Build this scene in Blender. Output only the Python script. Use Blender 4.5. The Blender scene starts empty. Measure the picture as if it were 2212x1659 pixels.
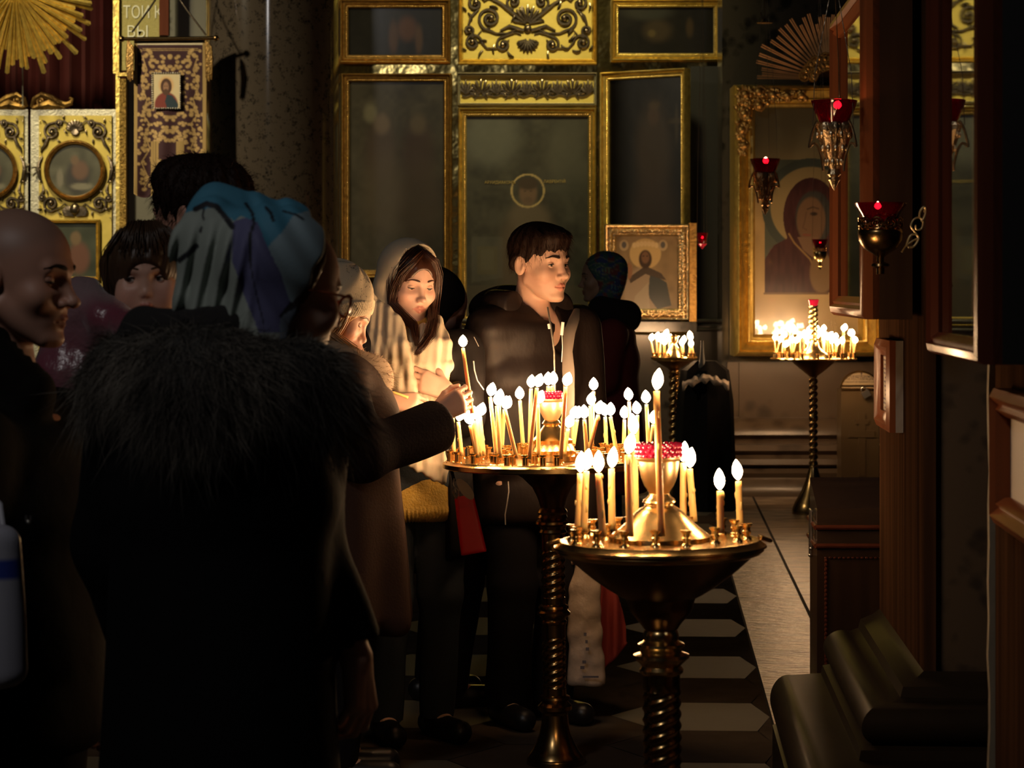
import bpy, math, random
import numpy as np
from mathutils import Vector, Matrix

# ------------------------------------------------------------------ camera, world, lights, exposure
SC = bpy.context.scene
COL = SC.collection
F_PX, HOR, CX, CAM_Z = 5500.0, 620.0, 1106.0, 1.435
cam_data = bpy.data.cameras.new('camera')
cam = bpy.data.objects.new('camera', cam_data)
COL.objects.link(cam)
cam.location = (0, 0, CAM_Z)
cam.rotation_euler = (math.radians(90), 0, 0)
cam_data.sensor_width = 36.0
cam_data.lens = 36.0 * F_PX / 2212.0
cam_data.shift_y = -(829.5 - HOR) / 2212.0
cam_data.clip_end = 200
cam_data.dof.use_dof = True
cam_data.dof.focus_distance = 7.9
cam_data.dof.aperture_fstop = 10.0
SC.camera = cam

world = bpy.data.worlds.new('dark_church_air')
SC.world = world
world.use_nodes = True
wbg = world.node_tree.nodes['Background']
wbg.inputs[0].default_value = (0.55, 0.6, 0.75, 1)
wbg.inputs[1].default_value = 0.0022

SC.view_settings.view_transform = 'Standard'
SC.view_settings.look = 'None'
SC.view_settings.gamma = 1.0
SC.view_settings.exposure = 0.0
SC.view_settings.use_curve_mapping = False
try:
    SC.cycles.use_denoising = True
    SC.cycles.max_bounces = 8
    SC.cycles.transparent_max_bounces = 16
    SC.cycles.caustics_reflective = False
    SC.cycles.caustics_refractive = False
    SC.cycles.sample_clamp_indirect = 4.0
    SC.cycles.use_light_tree = True
except Exception:
    pass


def area_light(name, loc, target, size, power, color, spread=180):
    l = bpy.data.lights.new(name, 'AREA')
    l.shape = 'DISK'
    l.size = size
    l.energy = power
    l.color = color
    l.spread = math.radians(spread)
    o = bpy.data.objects.new(name, l)
    COL.objects.link(o)
    o.location = loc
    o.rotation_euler = (Vector(target) - Vector(loc)).to_track_quat('-Z', 'Y').to_euler()
    return o


# church lamps hanging high above the frame, plus two added fill lights
area_light('iconostasis_chandelier', (0.3, 15.7, 5.9), (0.0, 18.7, 2.75), 0.6, 25, (1.0, 0.86, 0.42), 58)
area_light('banner_fill', (-5.2, 13.2, 4.6), (-2.3, 16.8, 2.3), 0.35, 32, (1.0, 0.86, 0.6), 60)  # added fill, brightens the banner and the column's left side
area_light('altar_door_lamp', (-3.9, 16.2, 5.2), (-3.4, 18.6, 2.2), 0.5, 29, (1.0, 0.86, 0.45), 80)
area_light('nave_fill', (-2.6, 0.8, 5.4), (-0.8, 6.5, 1.2), 0.8, 18, (1.0, 0.95, 0.92), 120)  # added weak fill for ambient light from behind the camera


# ------------------------------------------------------------------ helpers
def P(px, py, D):
    """the point at distance D that the photograph shows at pixel (px, py)"""
    return Vector(((px - CX) * D / F_PX, D, CAM_Z + (HOR - py) * D / F_PX))


def lin(r, g, b):
    f = lambda c: c / 12.92 if c <= 0.04045 else ((c + 0.055) / 1.055) ** 2.4
    return (f(r / 255), f(g / 255), f(b / 255), 1.0)


def mat(name, color=(0.5, 0.5, 0.5, 1), rough=0.6, metal=0.0, bump=None, var=None, attr=None, **kw):
    m = bpy.data.materials.new(name)
    m.use_nodes = True
    nt = m.node_tree
    bs = nt.nodes['Principled BSDF']
    if len(color) == 3:
        color = (*color, 1)
    bs.inputs['Base Color'].default_value = color
    bs.inputs['Roughness'].default_value = rough
    bs.inputs['Metallic'].default_value = metal
    for k, v in kw.items():
        bs.inputs[k.replace('_', ' ').title().replace('Ior', 'IOR')].default_value = v
    N, L = nt.nodes.new, nt.links.new
    tc = N('ShaderNodeTexCoord')
    src = None
    if attr:
        a = N('ShaderNodeAttribute')
        a.attribute_name = attr
        src = a.outputs['Color']
        L(src, bs.inputs['Base Color'])
    if var:  # (scale, amount, second colour, stretch)
        n = N('ShaderNodeTexNoise')
        n.inputs['Scale'].default_value = var[0]
        n.inputs['Detail'].default_value = 5
        if len(var) > 3:
            mp = N('ShaderNodeMapping')
            mp.inputs['Scale'].default_value = var[3]
            L(tc.outputs['Object'], mp.inputs['Vector'])
            L(mp.outputs['Vector'], n.inputs['Vector'])
        else:
            L(tc.outputs['Object'], n.inputs['Vector'])
        r = N('ShaderNodeMapRange')
        r.inputs[1].default_value = 0.35
        r.inputs[2].default_value = 0.68
        r.inputs[4].default_value = var[1]
        L(n.outputs['Fac'], r.inputs[0])
        mx = N('ShaderNodeMix')
        mx.data_type = 'RGBA'
        L(r.outputs[0], mx.inputs['Factor'])
        if src is not None:
            L(src, mx.inputs[6])
        else:
            mx.inputs[6].default_value = color
        c2 = var[2]
        mx.inputs[7].default_value = c2 if len(c2) == 4 else (*c2, 1)
        L(mx.outputs[2], bs.inputs['Base Color'])
    if bump:  # (scale, strength, distance, stretch)
        n = N('ShaderNodeTexNoise')
        n.inputs['Scale'].default_value = bump[0]
        n.inputs['Detail'].default_value = 4
        if len(bump) > 3:
            mp = N('ShaderNodeMapping')
            mp.inputs['Scale'].default_value = bump[3]
            L(tc.outputs['Object'], mp.inputs['Vector'])
            L(mp.outputs['Vector'], n.inputs['Vector'])
        else:
            L(tc.outputs['Object'], n.inputs['Vector'])
        b = N('ShaderNodeBump')
        b.inputs['Strength'].default_value = bump[1]
        b.inputs['Distance'].default_value = bump[2]
        L(n.outputs['Fac'], b.inputs['Height'])
        L(b.outputs['Normal'], bs.inputs['Normal'])
    return m


def glass_mat(name, tint=(1, 1, 1, 1), rough=0.02, refl=0.36, ior=1.5):
    """thin pane: fresnel mix of a clear layer and a mirror layer"""
    m = bpy.data.materials.new(name)
    m.use_nodes = True
    nt = m.node_tree
    nt.nodes.clear()
    N, L = nt.nodes.new, nt.links.new
    out = N('ShaderNodeOutputMaterial')
    t = N('ShaderNodeBsdfTransparent')
    t.inputs[0].default_value = tint
    g = N('ShaderNodeBsdfGlossy')
    g.inputs['Roughness'].default_value = rough
    fr = N('ShaderNodeFresnel')
    fr.inputs[0].default_value = ior
    mu = N('ShaderNodeMath')
    mu.operation = 'MULTIPLY'
    mu.inputs[1].default_value = refl * 2
    mu.use_clamp = True
    mx = N('ShaderNodeMixShader')
    L(fr.outputs[0], mu.inputs[0])
    L(mu.outputs[0], mx.inputs[0])
    L(t.outputs[0], mx.inputs[1])
    L(g.outputs[0], mx.inputs[2])
    L(mx.outputs[0], out.inputs[0])
    return m


def emit_mat(name, color, strength):
    m = bpy.data.materials.new(name)
    m.use_nodes = True
    nt = m.node_tree
    nt.nodes.clear()
    e = nt.nodes.new('ShaderNodeEmission')
    e.inputs[0].default_value = (*color[:3], 1)
    e.inputs[1].default_value = strength
    o = nt.nodes.new('ShaderNodeOutputMaterial')
    nt.links.new(e.outputs[0], o.inputs[0])
    return m


def tag(o, label=None, cat=None, group=None, kind=None):
    if label:
        o['label'] = label
    if cat:
        o['category'] = cat
    if group:
        o['group'] = group
    if kind:
        o['kind'] = kind
    return o


def thing(name, label, cat, loc=(0, 0, 0), group=None, rot=None):
    o = bpy.data.objects.new(name, None)
    o.empty_display_size = 0.1
    COL.objects.link(o)
    o.location = loc
    if rot is not None:
        o.rotation_euler = rot
    return tag(o, label, cat, group)


def wloc(o):
    v = Vector((0, 0, 0))
    while o is not None:
        v = v + o.location
        o = o.parent
    return v


def mesh_np(name, verts, faces, mats=None, parent=None, local=False, smooth=True, colors=None, midx=None):
    """verts (N,3), faces = (M,4)/(M,3) array or list of tuples -> one linked mesh object"""
    verts = np.asarray(verts, dtype=np.float64)
    if parent is not None and not local:
        verts = verts - np.array(wloc(parent))
    me = bpy.data.meshes.new(name)
    if isinstance(faces, np.ndarray):
        n, k = faces.shape
        me.vertices.add(len(verts))
        me.vertices.foreach_set('co', verts.astype(np.float32).ravel())
        me.loops.add(n * k)
        me.loops.foreach_set('vertex_index', faces.astype(np.int32).ravel())
        me.polygons.add(n)
        me.polygons.foreach_set('loop_start', np.arange(0, n * k, k, dtype=np.int32))
        me.update(calc_edges=True)
    else:
        me.from_pydata([tuple(v) for v in verts], [], [tuple(f) for f in faces])
        me.update()
    if smooth:
        me.polygons.foreach_set('use_smooth', [True] * len(me.polygons))
    if colors is not None:
        ca = me.color_attributes.new('col', 'FLOAT_COLOR', 'POINT')
        c = np.ones((len(verts), 4), dtype=np.float32)
        c[:, :3] = np.asarray(colors)[:, :3]
        ca.data.foreach_set('color', c.ravel())
    if mats is not None:
        for m in (mats if isinstance(mats, (list, tuple)) else [mats]):
            me.materials.append(m)
    if midx is not None:
        me.polygons.foreach_set('material_index', np.asarray(midx, dtype=np.int32))
    o = bpy.data.objects.new(name, me)
    COL.objects.link(o)
    if parent is not None:
        o.parent = parent
    return o


class MB:
    """collects shapes into one mesh"""

    def __init__(self):
        self.v, self.f, self.mi, self.cur = [], [], [], 0

    def add(self, vs, fs):
        b = len(self.v)
        self.v += [tuple(x) for x in vs]
        self.f += [tuple(i + b for i in f) for f in fs]
        self.mi += [self.cur] * len(fs)
        return self

    def box(self, c, s, rot=None):
        hx, hy, hz = s[0] / 2, s[1] / 2, s[2] / 2
        vs = [Vector((x, y, z)) for x in (-hx, hx) for y in (-hy, hy) for z in (-hz, hz)]
        if rot is not None:
            vs = [rot @ v for v in vs]
        c = Vector(c)
        return self.add([v + c for v in vs], [(0, 1, 3, 2), (4, 6, 7, 5), (0, 4, 5, 1), (2, 3, 7, 6), (0, 2, 6, 4), (1, 5, 7, 3)])

    def hexa(self, a, b):
        """solid between two quads a, b (each four corners in the same order)"""
        return self.add(list(a) + list(b), [(3, 2, 1, 0), (4, 5, 6, 7)] + [(i, (i + 1) % 4, (i + 1) % 4 + 4, i + 4) for i in range(4)])

    def lathe(self, prof, segs=32, c=(0, 0, 0), axis=None, twist=None):
        c = Vector(c)
        R = Matrix.Identity(3) if axis is None else Vector((0, 0, 1)).rotation_difference(Vector(axis)).to_matrix()
        vs, fs = [], []
        for i, (r, z) in enumerate(prof):
            for j in range(segs):
                a = 2 * math.pi * j / segs
                rr = r if twist is None else twist(r, z, a)
                vs.append(R @ Vector((rr * math.cos(a), rr * math.sin(a), z)) + c)
        for i in range(len(prof) - 1):
            for j in range(segs):
                k = (j + 1) % segs
                fs.append((i * segs + j, i * segs + k, (i + 1) * segs + k, (i + 1) * segs + j))
        if prof[0][0] > 1e-6:
            fs.append(tuple(reversed(range(segs))))
        if prof[-1][0] > 1e-6:
            fs.append(tuple(range((len(prof) - 1) * segs, len(prof) * segs)))
        return self.add(vs, fs)

    def tube(self, pts, rad, segs=8, caps=True, flat=1.0):
        pts = [Vector(p) for p in pts]
        n = len(pts)
        rads = rad if isinstance(rad, (list, tuple)) else [rad] * n
        t0 = (pts[1] - pts[0]).normalized()
        up = Vector((0, 0, 1)) if abs(t0.z) < 0.9 else Vector((1, 0, 0))
        nrm = (up - t0 * up.dot(t0)).normalized()
        vs, fs = [], []
        for i in range(n):
            t = (pts[min(i + 1, n - 1)] - pts[max(i - 1, 0)])
            t = t.normalized() if t.length > 1e-9 else t0
            nrm = nrm - t * nrm.dot(t)
            nrm = nrm.normalized() if nrm.length > 1e-6 else t.orthogonal().normalized()
            bn = t.cross(nrm)
            for j in range(segs):
                a = 2 * math.pi * j / segs
                vs.append(pts[i] + nrm * (math.cos(a) * rads[i] * flat) + bn * (math.sin(a) * rads[i]))
        for i in range(n - 1):
            for j in range(segs):
                k = (j + 1) % segs
                fs.append((i * segs + j, i * segs + k, (i + 1) * segs + k, (i + 1) * segs + j))
        if caps:
            fs.append(tuple(reversed(range(segs))))
            fs.append(tuple(range((n - 1) * segs, n * segs)))
        return self.add(vs, fs)

    def ball(self, c, r, segs=12, rings=8):
        r = (r, r, r) if not isinstance(r, (tuple, list)) else r
        vs, fs = [Vector((c[0], c[1], c[2] + r[2]))], []
        for i in range(1, rings):
            t = math.pi * i / rings
            for j in range(segs):
                a = 2 * math.pi * j / segs
                vs.append(Vector((c[0] + r[0] * math.sin(t) * math.cos(a), c[1] + r[1] * math.sin(t) * math.sin(a), c[2] + r[2] * math.cos(t))))
        vs.append(Vector((c[0], c[1], c[2] - r[2])))
        for j in range(segs):
            k = (j + 1) % segs
            fs.append((0, 1 + j, 1 + k))
            for i in range(rings - 2):
                a = 1 + i * segs
                fs.append((a + j, a + segs + j, a + segs + k, a + k))
            a = 1 + (rings - 2) * segs
            fs.append((len(vs) - 1, a + k, a + j))
        return self.add(vs, fs)

    def prism(self, poly, d0, d1, fn):
        """polygon (list of 2-D points) swept from depth d0 to d1; fn(u, v, d) -> point"""
        n = len(poly)
        vs = [fn(u, v, d0) for u, v in poly] + [fn(u, v, d1) for u, v in poly]
        return self.add(vs, [tuple(range(n)), tuple(reversed(range(n, 2 * n)))] + [((i + 1) % n, i, i + n, (i + 1) % n + n) for i in range(n)])

    def build(self, name, m, parent=None, local=False, smooth=True, sharp=True):
        o = mesh_np(name, np.array([tuple(v) for v in self.v]), self.f, m, parent, local, smooth)
        if any(self.mi):
            o.data.polygons.foreach_set('material_index', self.mi)
        if smooth and sharp:
            try:
                o.data.set_sharp_from_angle(angle=math.radians(38))
            except Exception:
                pass
        return o


def text_mesh(name, body, m, parent, loc, size, rot=(math.pi / 2, 0, 0), extrude=0.001, sx=1.0, align='CENTER'):
    c = bpy.data.curves.new(name + '_curve', 'FONT')
    c.body = body
    c.size = size
    c.extrude = extrude
    c.align_x = align
    c.resolution_u = 3
    t = bpy.data.objects.new(name + '_curve', c)
    COL.objects.link(t)
    bpy.context.view_layer.update()
    dg = bpy.context.evaluated_depsgraph_get()
    me = bpy.data.meshes.new_from_object(t.evaluated_get(dg))
    bpy.data.objects.remove(t)
    o = bpy.data.objects.new(name, me)
    me.materials.clear()
    me.materials.append(m)
    COL.objects.link(o)
    if parent is not None:
        o.parent = parent
        loc = Vector(loc) - wloc(parent)
    o.location = loc
    o.rotation_euler = rot
    o.scale = (sx, 1, 1)
    return o


# ------------------------------------------------------------------ materials
M = {}
M['brass'] = mat('polished_brass', (0.86, 0.58, 0.24), 0.24, 1.0, bump=(60, 0.05, 0.002))
M['brass_dark'] = mat('tarnished_brass', (0.42, 0.26, 0.10), 0.24, 1.0, bump=(40, 0.08, 0.002), var=(30, 0.6, (0.22, 0.13, 0.05)))
M['brass_bowl'] = mat('dark_brass_bowl', (0.24, 0.13, 0.055), 0.30, 1.0, bump=(40, 0.06, 0.002))
M['gold'] = mat('gilded_wood', (0.80, 0.60, 0.17), 0.34, 0.85, bump=(45, 0.35, 0.01), var=(25, 0.55, (0.40, 0.24, 0.06)))
M['gold_old'] = mat('old_gilding', (0.50, 0.30, 0.09), 0.36, 0.85, bump=(70, 0.45, 0.01), var=(40, 0.7, (0.20, 0.10, 0.03)))
M['gold_leaf'] = mat('matte_gold_leaf', (0.60, 0.46, 0.11), 0.55, 0.35, bump=(12, 0.12, 0.02), var=(9, 0.5, (0.46, 0.34, 0.07)))
M['gold_shine'] = mat('burnished_gold', (0.74, 0.57, 0.20), 0.16, 1.0, bump=(2.6, 0.35, 0.05))
M['silver_dark'] = mat('dark_chased_silver', (0.17, 0.13, 0.09), 0.28, 0.9, bump=(60, 0.3, 0.006))
M['silver'] = mat('worn_silver', (0.62, 0.58, 0.46), 0.4, 0.7, bump=(90, 0.5, 0.006), var=(70, 0.6, (0.34, 0.31, 0.24)))
M['riza'] = mat('gilt_silver_cover', (0.62, 0.44, 0.22), 0.24, 0.95, bump=(55, 0.6, 0.01))
M['wax'] = mat('yellow_wax', (0.95, 0.60, 0.22), 0.42, 0.0, subsurface_weight=0.5, subsurface_scale=0.010, subsurface_radius=(1.0, 0.62, 0.25))
M['wick'] = mat('burnt_wick', (0.02, 0.015, 0.01), 0.9)
M['flame'] = emit_mat('candle_flame', (1.0, 0.60, 0.30), 128.0)
M['lamp_flame'] = emit_mat('lamp_flame', (1.0, 0.45, 0.22), 30.0)
M['red_glass'] = mat('red_glass', (0.30, 0.002, 0.014), 0.06, 0.0, transmission_weight=0.75, emission_color=(0.9, 0.01, 0.06, 1), emission_strength=0.0)
M['red_beads'] = mat('red_glass_beads', (0.40, 0.01, 0.05), 0.10, 0.0, coat_weight=0.8)
M['wood'] = mat('brown_wood', (0.050, 0.026, 0.013), 0.34, 0.0, bump=(30, 0.1, 0.004, (1, 1, 0.08)), var=(22, 0.7, (0.028, 0.014, 0.008), (1, 1, 0.06)), specular_ior_level=.12)
M['wood_pale'] = mat('worn_brown_wood', (0.062, 0.031, 0.016), 0.75, 0.0, specular_ior_level=0.0, bump=(30, 0.15, 0.004, (1, 1, 0.08)), var=(20, 0.8, (0.018, 0.011, 0.007), (1, 1, 0.05)))
M['wood_red'] = mat('red_brown_wood', (0.10, 0.028, 0.014), 0.25, 0.0, var=(18, 0.6, (0.06, 0.016, 0.008), (1, 1, 0.1)), specular_ior_level=.10)
M['wood_orange'] = mat('orange_brown_wood', (0.25, 0.078, 0.028), 0.28, 0.0, var=(18, 0.6, (0.24, 0.065, 0.02), (1, 1, 0.1)), specular_ior_level=.06)
M['paper'] = mat('white_paper', (0.60, 0.52, 0.42), 0.7)
M['glass'] = glass_mat('clear_glass')
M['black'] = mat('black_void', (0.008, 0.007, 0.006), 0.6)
M['plaster'] = mat('old_plaster', (0.22, 0.18, 0.12), 0.8, bump=(20, 0.3, 0.01))
M['curtain'] = mat('dark_red_curtain', (0.075, 0.006, 0.008), 0.8)
M['steel'] = mat('steel', (0.55, 0.53, 0.5), 0.3, 1.0)
M['ink'] = mat('dark_ink', (0.03, 0.02, 0.03), 0.7)
M['paint'] = mat('varnished_painting', (0.5, 0.5, 0.5), 0.28, 0.0, attr='col', coat_weight=0.25, coat_roughness=0.12, bump=(5, 0.05, 0.02))
M['cloth_col'] = mat('embroidered_cloth', (0.5, 0.5, 0.5), 0.8, 0.0, attr='col', bump=(220, 0.4, 0.003))


def granite(name, a, b, c, rough=0.25, scale=60):
    m = bpy.data.materials.new(name)
    m.use_nodes = True
    nt = m.node_tree
    bs = nt.nodes['Principled BSDF']
    N, L = nt.nodes.new, nt.links.new
    tc = N('ShaderNodeTexCoord')
    v = N('ShaderNodeTexVoronoi')
    v.inputs['Scale'].default_value = scale
    n = N('ShaderNodeTexNoise')
    n.inputs['Scale'].default_value = scale * 0.35
    n.inputs['Detail'].default_value = 8
    L(tc.outputs['Object'], v.inputs['Vector'])
    L(tc.outputs['Object'], n.inputs['Vector'])
    cr = N('ShaderNodeValToRGB')
    cr.color_ramp.elements[0].color = (*a, 1)
    cr.color_ramp.elements[0].position = 0.36
    cr.color_ramp.elements[1].color = (*b, 1)
    cr.color_ramp.elements[1].position = 0.62
    e = cr.color_ramp.elements.new(0.5)
    e.color = (*c, 1)
    ad = N('ShaderNodeMath')
    ad.operation = 'MULTIPLY_ADD'
    ad.inputs[1].default_value = 0.30
    L(v.outputs['Distance'], ad.inputs[0])
    L(n.outputs['Fac'], ad.inputs[2])
    L(ad.outputs[0], cr.inputs[0])
    L(cr.outputs[0], bs.inputs['Base Color'])
    bs.inputs['Roughness'].default_value = rough
    return m


M['granite'] = granite('brown_granite', (0.012, 0.009, 0.007), (0.055, 0.042, 0.029), (0.027, 0.021, 0.015), 0.10, 60)
M['granite_dark'] = granite('dark_granite', (0.012, 0.009, 0.006), (0.06, 0.042, 0.026), (0.026, 0.018, 0.011), 0.5, 22)
M['marble_dark'] = granite('dark_green_marble', (0.005, 0.0045, 0.0035), (0.042, 0.035, 0.026), (0.013, 0.011, 0.008), 0.2, 13)
M['marble_brown'] = granite('brown_marble', (0.04, 0.025, 0.015), (0.10, 0.066, 0.04), (0.062, 0.04, 0.024), 0.28, 9)
M['stone_floor_light'] = mat('light_floor_stone', (0.145, 0.128, 0.094), 0.6, specular_ior_level=.05, var=(5, 0.6, (0.14, 0.125, 0.09)), bump=(14, 0.15, 0.01))
M['stone_floor_dark'] = mat('dark_floor_stone', (0.082, 0.062, 0.043), 0.7, specular_ior_level=0.0, var=(5, 0.6, (0.048, 0.036, 0.025)), bump=(14, 0.15, 0.01))
M['stone_floor_mid'] = mat('brown_floor_stone', (0.09, 0.07, 0.05), 0.7, specular_ior_level=0.0, var=(5, 0.6, (0.045, 0.034, 0.024)), bump=(14, 0.15, 0.01))
M['stone_border'] = mat('veined_border_slab', (0.42, 0.30, 0.19), 0.34, var=(5, 1.0, (0.10, 0.06, 0.035), (1, 2.6, 1)), bump=(16, 0.5, 0.02, (1, 2.5, 1)))
M['grout'] = mat('dark_joint', (0.012, 0.009, 0.007), 0.9)


def smoothstep(a, b, x):
    t = np.clip((x - a) / (b - a + 1e-12), 0, 1)
    return t * t * (3 - 2 * t)


def seg_dist(u, v, pts):
    d = np.full(np.shape(u), 9.0)
    for (x0, y0), (x1, y1) in zip(pts[:-1], pts[1:]):
        bx, by = x1 - x0, y1 - y0
        h = np.clip(((u - x0) * bx + (v - y0) * by) / (bx * bx + by * by + 1e-12), 0, 1)
        d = np.minimum(d, np.hypot(u - x0 - bx * h, v - y0 - by * h))
    return d


def in_poly(u, v, poly):
    ins = np.zeros(np.shape(u), bool)
    n = len(poly)
    for i in range(n):
        x0, y0 = poly[i]
        x1, y1 = poly[(i + 1) % n]
        c = ((y0 > v) != (y1 > v)) & (u < (x1 - x0) * (v - y0) / (y1 - y0 + 1e-12) + x0)
        ins ^= c
    return ins


def vnoise(u, v, s, seed=0):
    """cheap smooth value noise on the plane"""
    rs = np.random.RandomState(seed)
    g = rs.rand(64, 64)
    x, y = u * s, v * s
    i, j = np.floor(x).astype(int), np.floor(y).astype(int)
    fx, fy = x - i, y - j
    fx, fy = fx * fx * (3 - 2 * fx), fy * fy * (3 - 2 * fy)
    a, b = g[i % 64, j % 64], g[(i + 1) % 64, j % 64]
    c, d = g[i % 64, (j + 1) % 64], g[(i + 1) % 64, (j + 1) % 64]
    return (a * (1 - fx) + b * fx) * (1 - fy) + (c * (1 - fx) + d * fx) * fy


def panel(name, corner, du, dv, fn, m, parent, nu=60, nv=80):
    """flat picture: corner + u*du + v*dv, u, v in 0..1 (v up); fn(u, v) -> rgb of the picture's own pigment"""
    u, v = np.meshgrid(np.linspace(0, 1, nu), np.linspace(0, 1, nv))
    u, v = u.ravel(), v.ravel()
    c, du, dv = np.array(corner), np.array(du), np.array(dv)
    V = c + u[:, None] * du + v[:, None] * dv
    idx = np.arange(nu * nv).reshape(nv, nu)
    Fq = np.stack([idx[:-1, :-1], idx[:-1, 1:], idx[1:, 1:], idx[1:, :-1]], -1).reshape(-1, 4)
    return mesh_np(name, V, Fq, m, parent, smooth=True, colors=fn(u, v))


def rgb(base, n):
    return np.tile(np.array(base, float)[:3], (n, 1))


def blend(c, mask, col):
    mask = np.clip(np.asarray(mask, float), 0, 1)[:, None]
    return c * (1 - mask) + np.array(col, float)[:3][None] * mask


def ell_mask(u, v, cx, cy, rx, ry, soft=0.15):
    d = np.sqrt(((u - cx) / rx) ** 2 + ((v - cy) / ry) ** 2)
    return 1 - smoothstep(1 - soft, 1 + soft, d)


def moulding(mb, c00, du, dv, w, prof, nrm):
    """mitred picture-frame moulding; outer rectangle c00, c00+du, ...; prof = [(t in 0..1 across w, height)]"""
    c00, du, dv, nrm = Vector(c00), Vector(du), Vector(dv), Vector(nrm)
    eu, ev = du.normalized(), dv.normalized()
    W, H = du.length, dv.length
    rings = []
    for t, h in prof:
        o = t * w
        rings.append([c00 + eu * o + ev * o + nrm * h, c00 + eu * (W - o) + ev * o + nrm * h,
                      c00 + eu * (W - o) + ev * (H - o) + nrm * h, c00 + eu * o + ev * (H - o) + nrm * h])
    vs = [p for r in rings for p in r]
    fs = []
    for i in range(len(rings) - 1):
        for j in range(4):
            k = (j + 1) % 4
            fs.append((i * 4 + j, i * 4 + k, (i + 1) * 4 + k, (i + 1) * 4 + j))
    mb.add(vs, fs)


def beads(mb, c00, du, dv, off, nrm, h, r, gap):
    c00, du, dv, nrm = Vector(c00), Vector(du), Vector(dv), Vector(nrm)
    eu, ev = du.normalized(), dv.normalized()
    W, H = du.length, dv.length
    for a, b in (((off, off), (W - off, off)), ((off, H - off), (W - off, H - off)), ((off, off), (off, H - off)), ((W - off, off), (W - off, H - off))):
        L = math.hypot(b[0] - a[0], b[1] - a[1])
        n = max(2, int(L / gap))
        for i in range(n + 1):
            t = i / n
            p = c00 + eu * (a[0] + (b[0] - a[0]) * t) + ev * (a[1] + (b[1] - a[1]) * t) + nrm * h
            mb.ball(p, r, 6, 4)
# ------------------------------------------------------------------ the setting
AX = Vector((0.055, 1, 0)).normalized()      # direction of the side aisle
AN = Vector((1, -0.055, 0)).normalized()


def build_floor():
    mb = MB()
    R = 0.34
    w, h = 2 * R, math.sqrt(3) * R
    h = 0.555
    R = h / math.sqrt(3)
    th = math.atan2(AX.y, AX.x) - math.pi / 2
    ct, st = math.cos(th), math.sin(th)
    o = Vector((0.30, 8.53, 0))
    rot = lambda x, y: Vector((o.x + x * ct - y * st, o.y + x * st + y * ct, 0))
    bx = lambda y: 0.565      # left edge of the border strip in floor axes
    for i in range(-14, 2):
        for j in range(-16, 22):
            cx, cy = 0.35 + i * 1.5 * R, j * h + (i % 2) * h / 2
            if cx - R > bx(0):
                continue
            mb.cur = (2 if j % 2 else 1) if i % 2 else (0 if j % 2 == 0 else 1)
            pts = []
            for k in range(6):
                a = math.pi / 3 * k
                x, y = cx + 0.992 * R * math.cos(a), cy + 0.992 * R * math.sin(a)
                pts.append((min(x, bx(0) - 0.004), y))
            mb.add([rot(x, y) for x, y in pts], [tuple(range(6))])
    mb.cur = 3
    rnd = random.Random(4)
    for k, (xa, xb) in enumerate(((0.565, 0.855), (0.862, 1.30), (1.305, 1.80), (1.81, 2.4))):
        y = -6.5 + 0.3 * k
        while y < 9.4:
            L = rnd.uniform(0.7, 1.15)
            a, b = y + 0.004, y + L - 0.004
            mb.add([rot(xa + 0.004, a), rot(xb - 0.004, a), rot(xb - 0.004, b), rot(xa + 0.004, b)], [(0, 1, 2, 3)])
            y += L
    mb.cur = 4
    mb.add([(-14, -4, -0.006), (8, -4, -0.006), (8, 24, -0.006), (-14, 24, -0.006)], [(0, 1, 2, 3)])
    f = mb.build('floor', [M['stone_floor_light'], M['stone_floor_dark'], M['stone_floor_mid'], M['stone_border'], M['grout']], smooth=False)
    tag(f, 'stone floor of light and dark hexagons with a veined border', 'floor', kind='structure')


build_floor()


def slab(name, x0, y0, x1, y1, D, thick, m, label=None, zmin=None):
    a, b = P(x0, y1, D), P(x1, y0, D)
    z0 = a.z if zmin is None else zmin
    mb = MB().box(((a.x + b.x) / 2, D + thick / 2, (z0 + b.z) / 2), (b.x - a.x, thick, b.z - z0))
    o = mb.build(name, m, smooth=False)
    tag(o, label or name.replace('_', ' '), name.split('_')[0], kind='structure')
    return o


IC = 18.7                                     # distance of the icon screen
slab('wall_back', 735, -500, 1592, 1300, IC, 0.3, M['gold_shine'], 'burnished gilt face of the icon screen', zmin=0)
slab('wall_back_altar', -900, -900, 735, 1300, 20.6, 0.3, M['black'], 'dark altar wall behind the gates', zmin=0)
slab('wall_back_aisle', 1560, -500, 2600, 1300, 17.75, 0.4, M['marble_dark'], 'dark marble back wall of the side aisle', zmin=0)
slab('trim_dado', 970, 704, 1592, 1300, IC - 0.22, 0.22, M['marble_dark'], 'dark veined marble dado below the icons', zmin=0)
slab('trim_jamb', 1492, 143, 1590, 720, IC - 0.14, 0.14, M['black'], 'black slab painted to pass for a dark recess beside the open icon door', zmin=1.0)  # solid slab, its black colour stands in for the recess's shade

# mouldings along the dado and the plinth of the aisle wall
mb = MB()
for y, r in ((694, 0.02), (712, 0.015)):
    mb.tube([P(970, y, IC - 0.25), P(1582, y, IC - 0.25)], r, 10)
tag(mb.build('trim_ledge', M['marble_dark']), 'polished ledge moulding under the icon screen', 'trim', kind='structure')

mb = MB()
W0 = 17.75


def plinth_prof(y, out):
    return P(0, y, W0 - out).z, out


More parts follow.
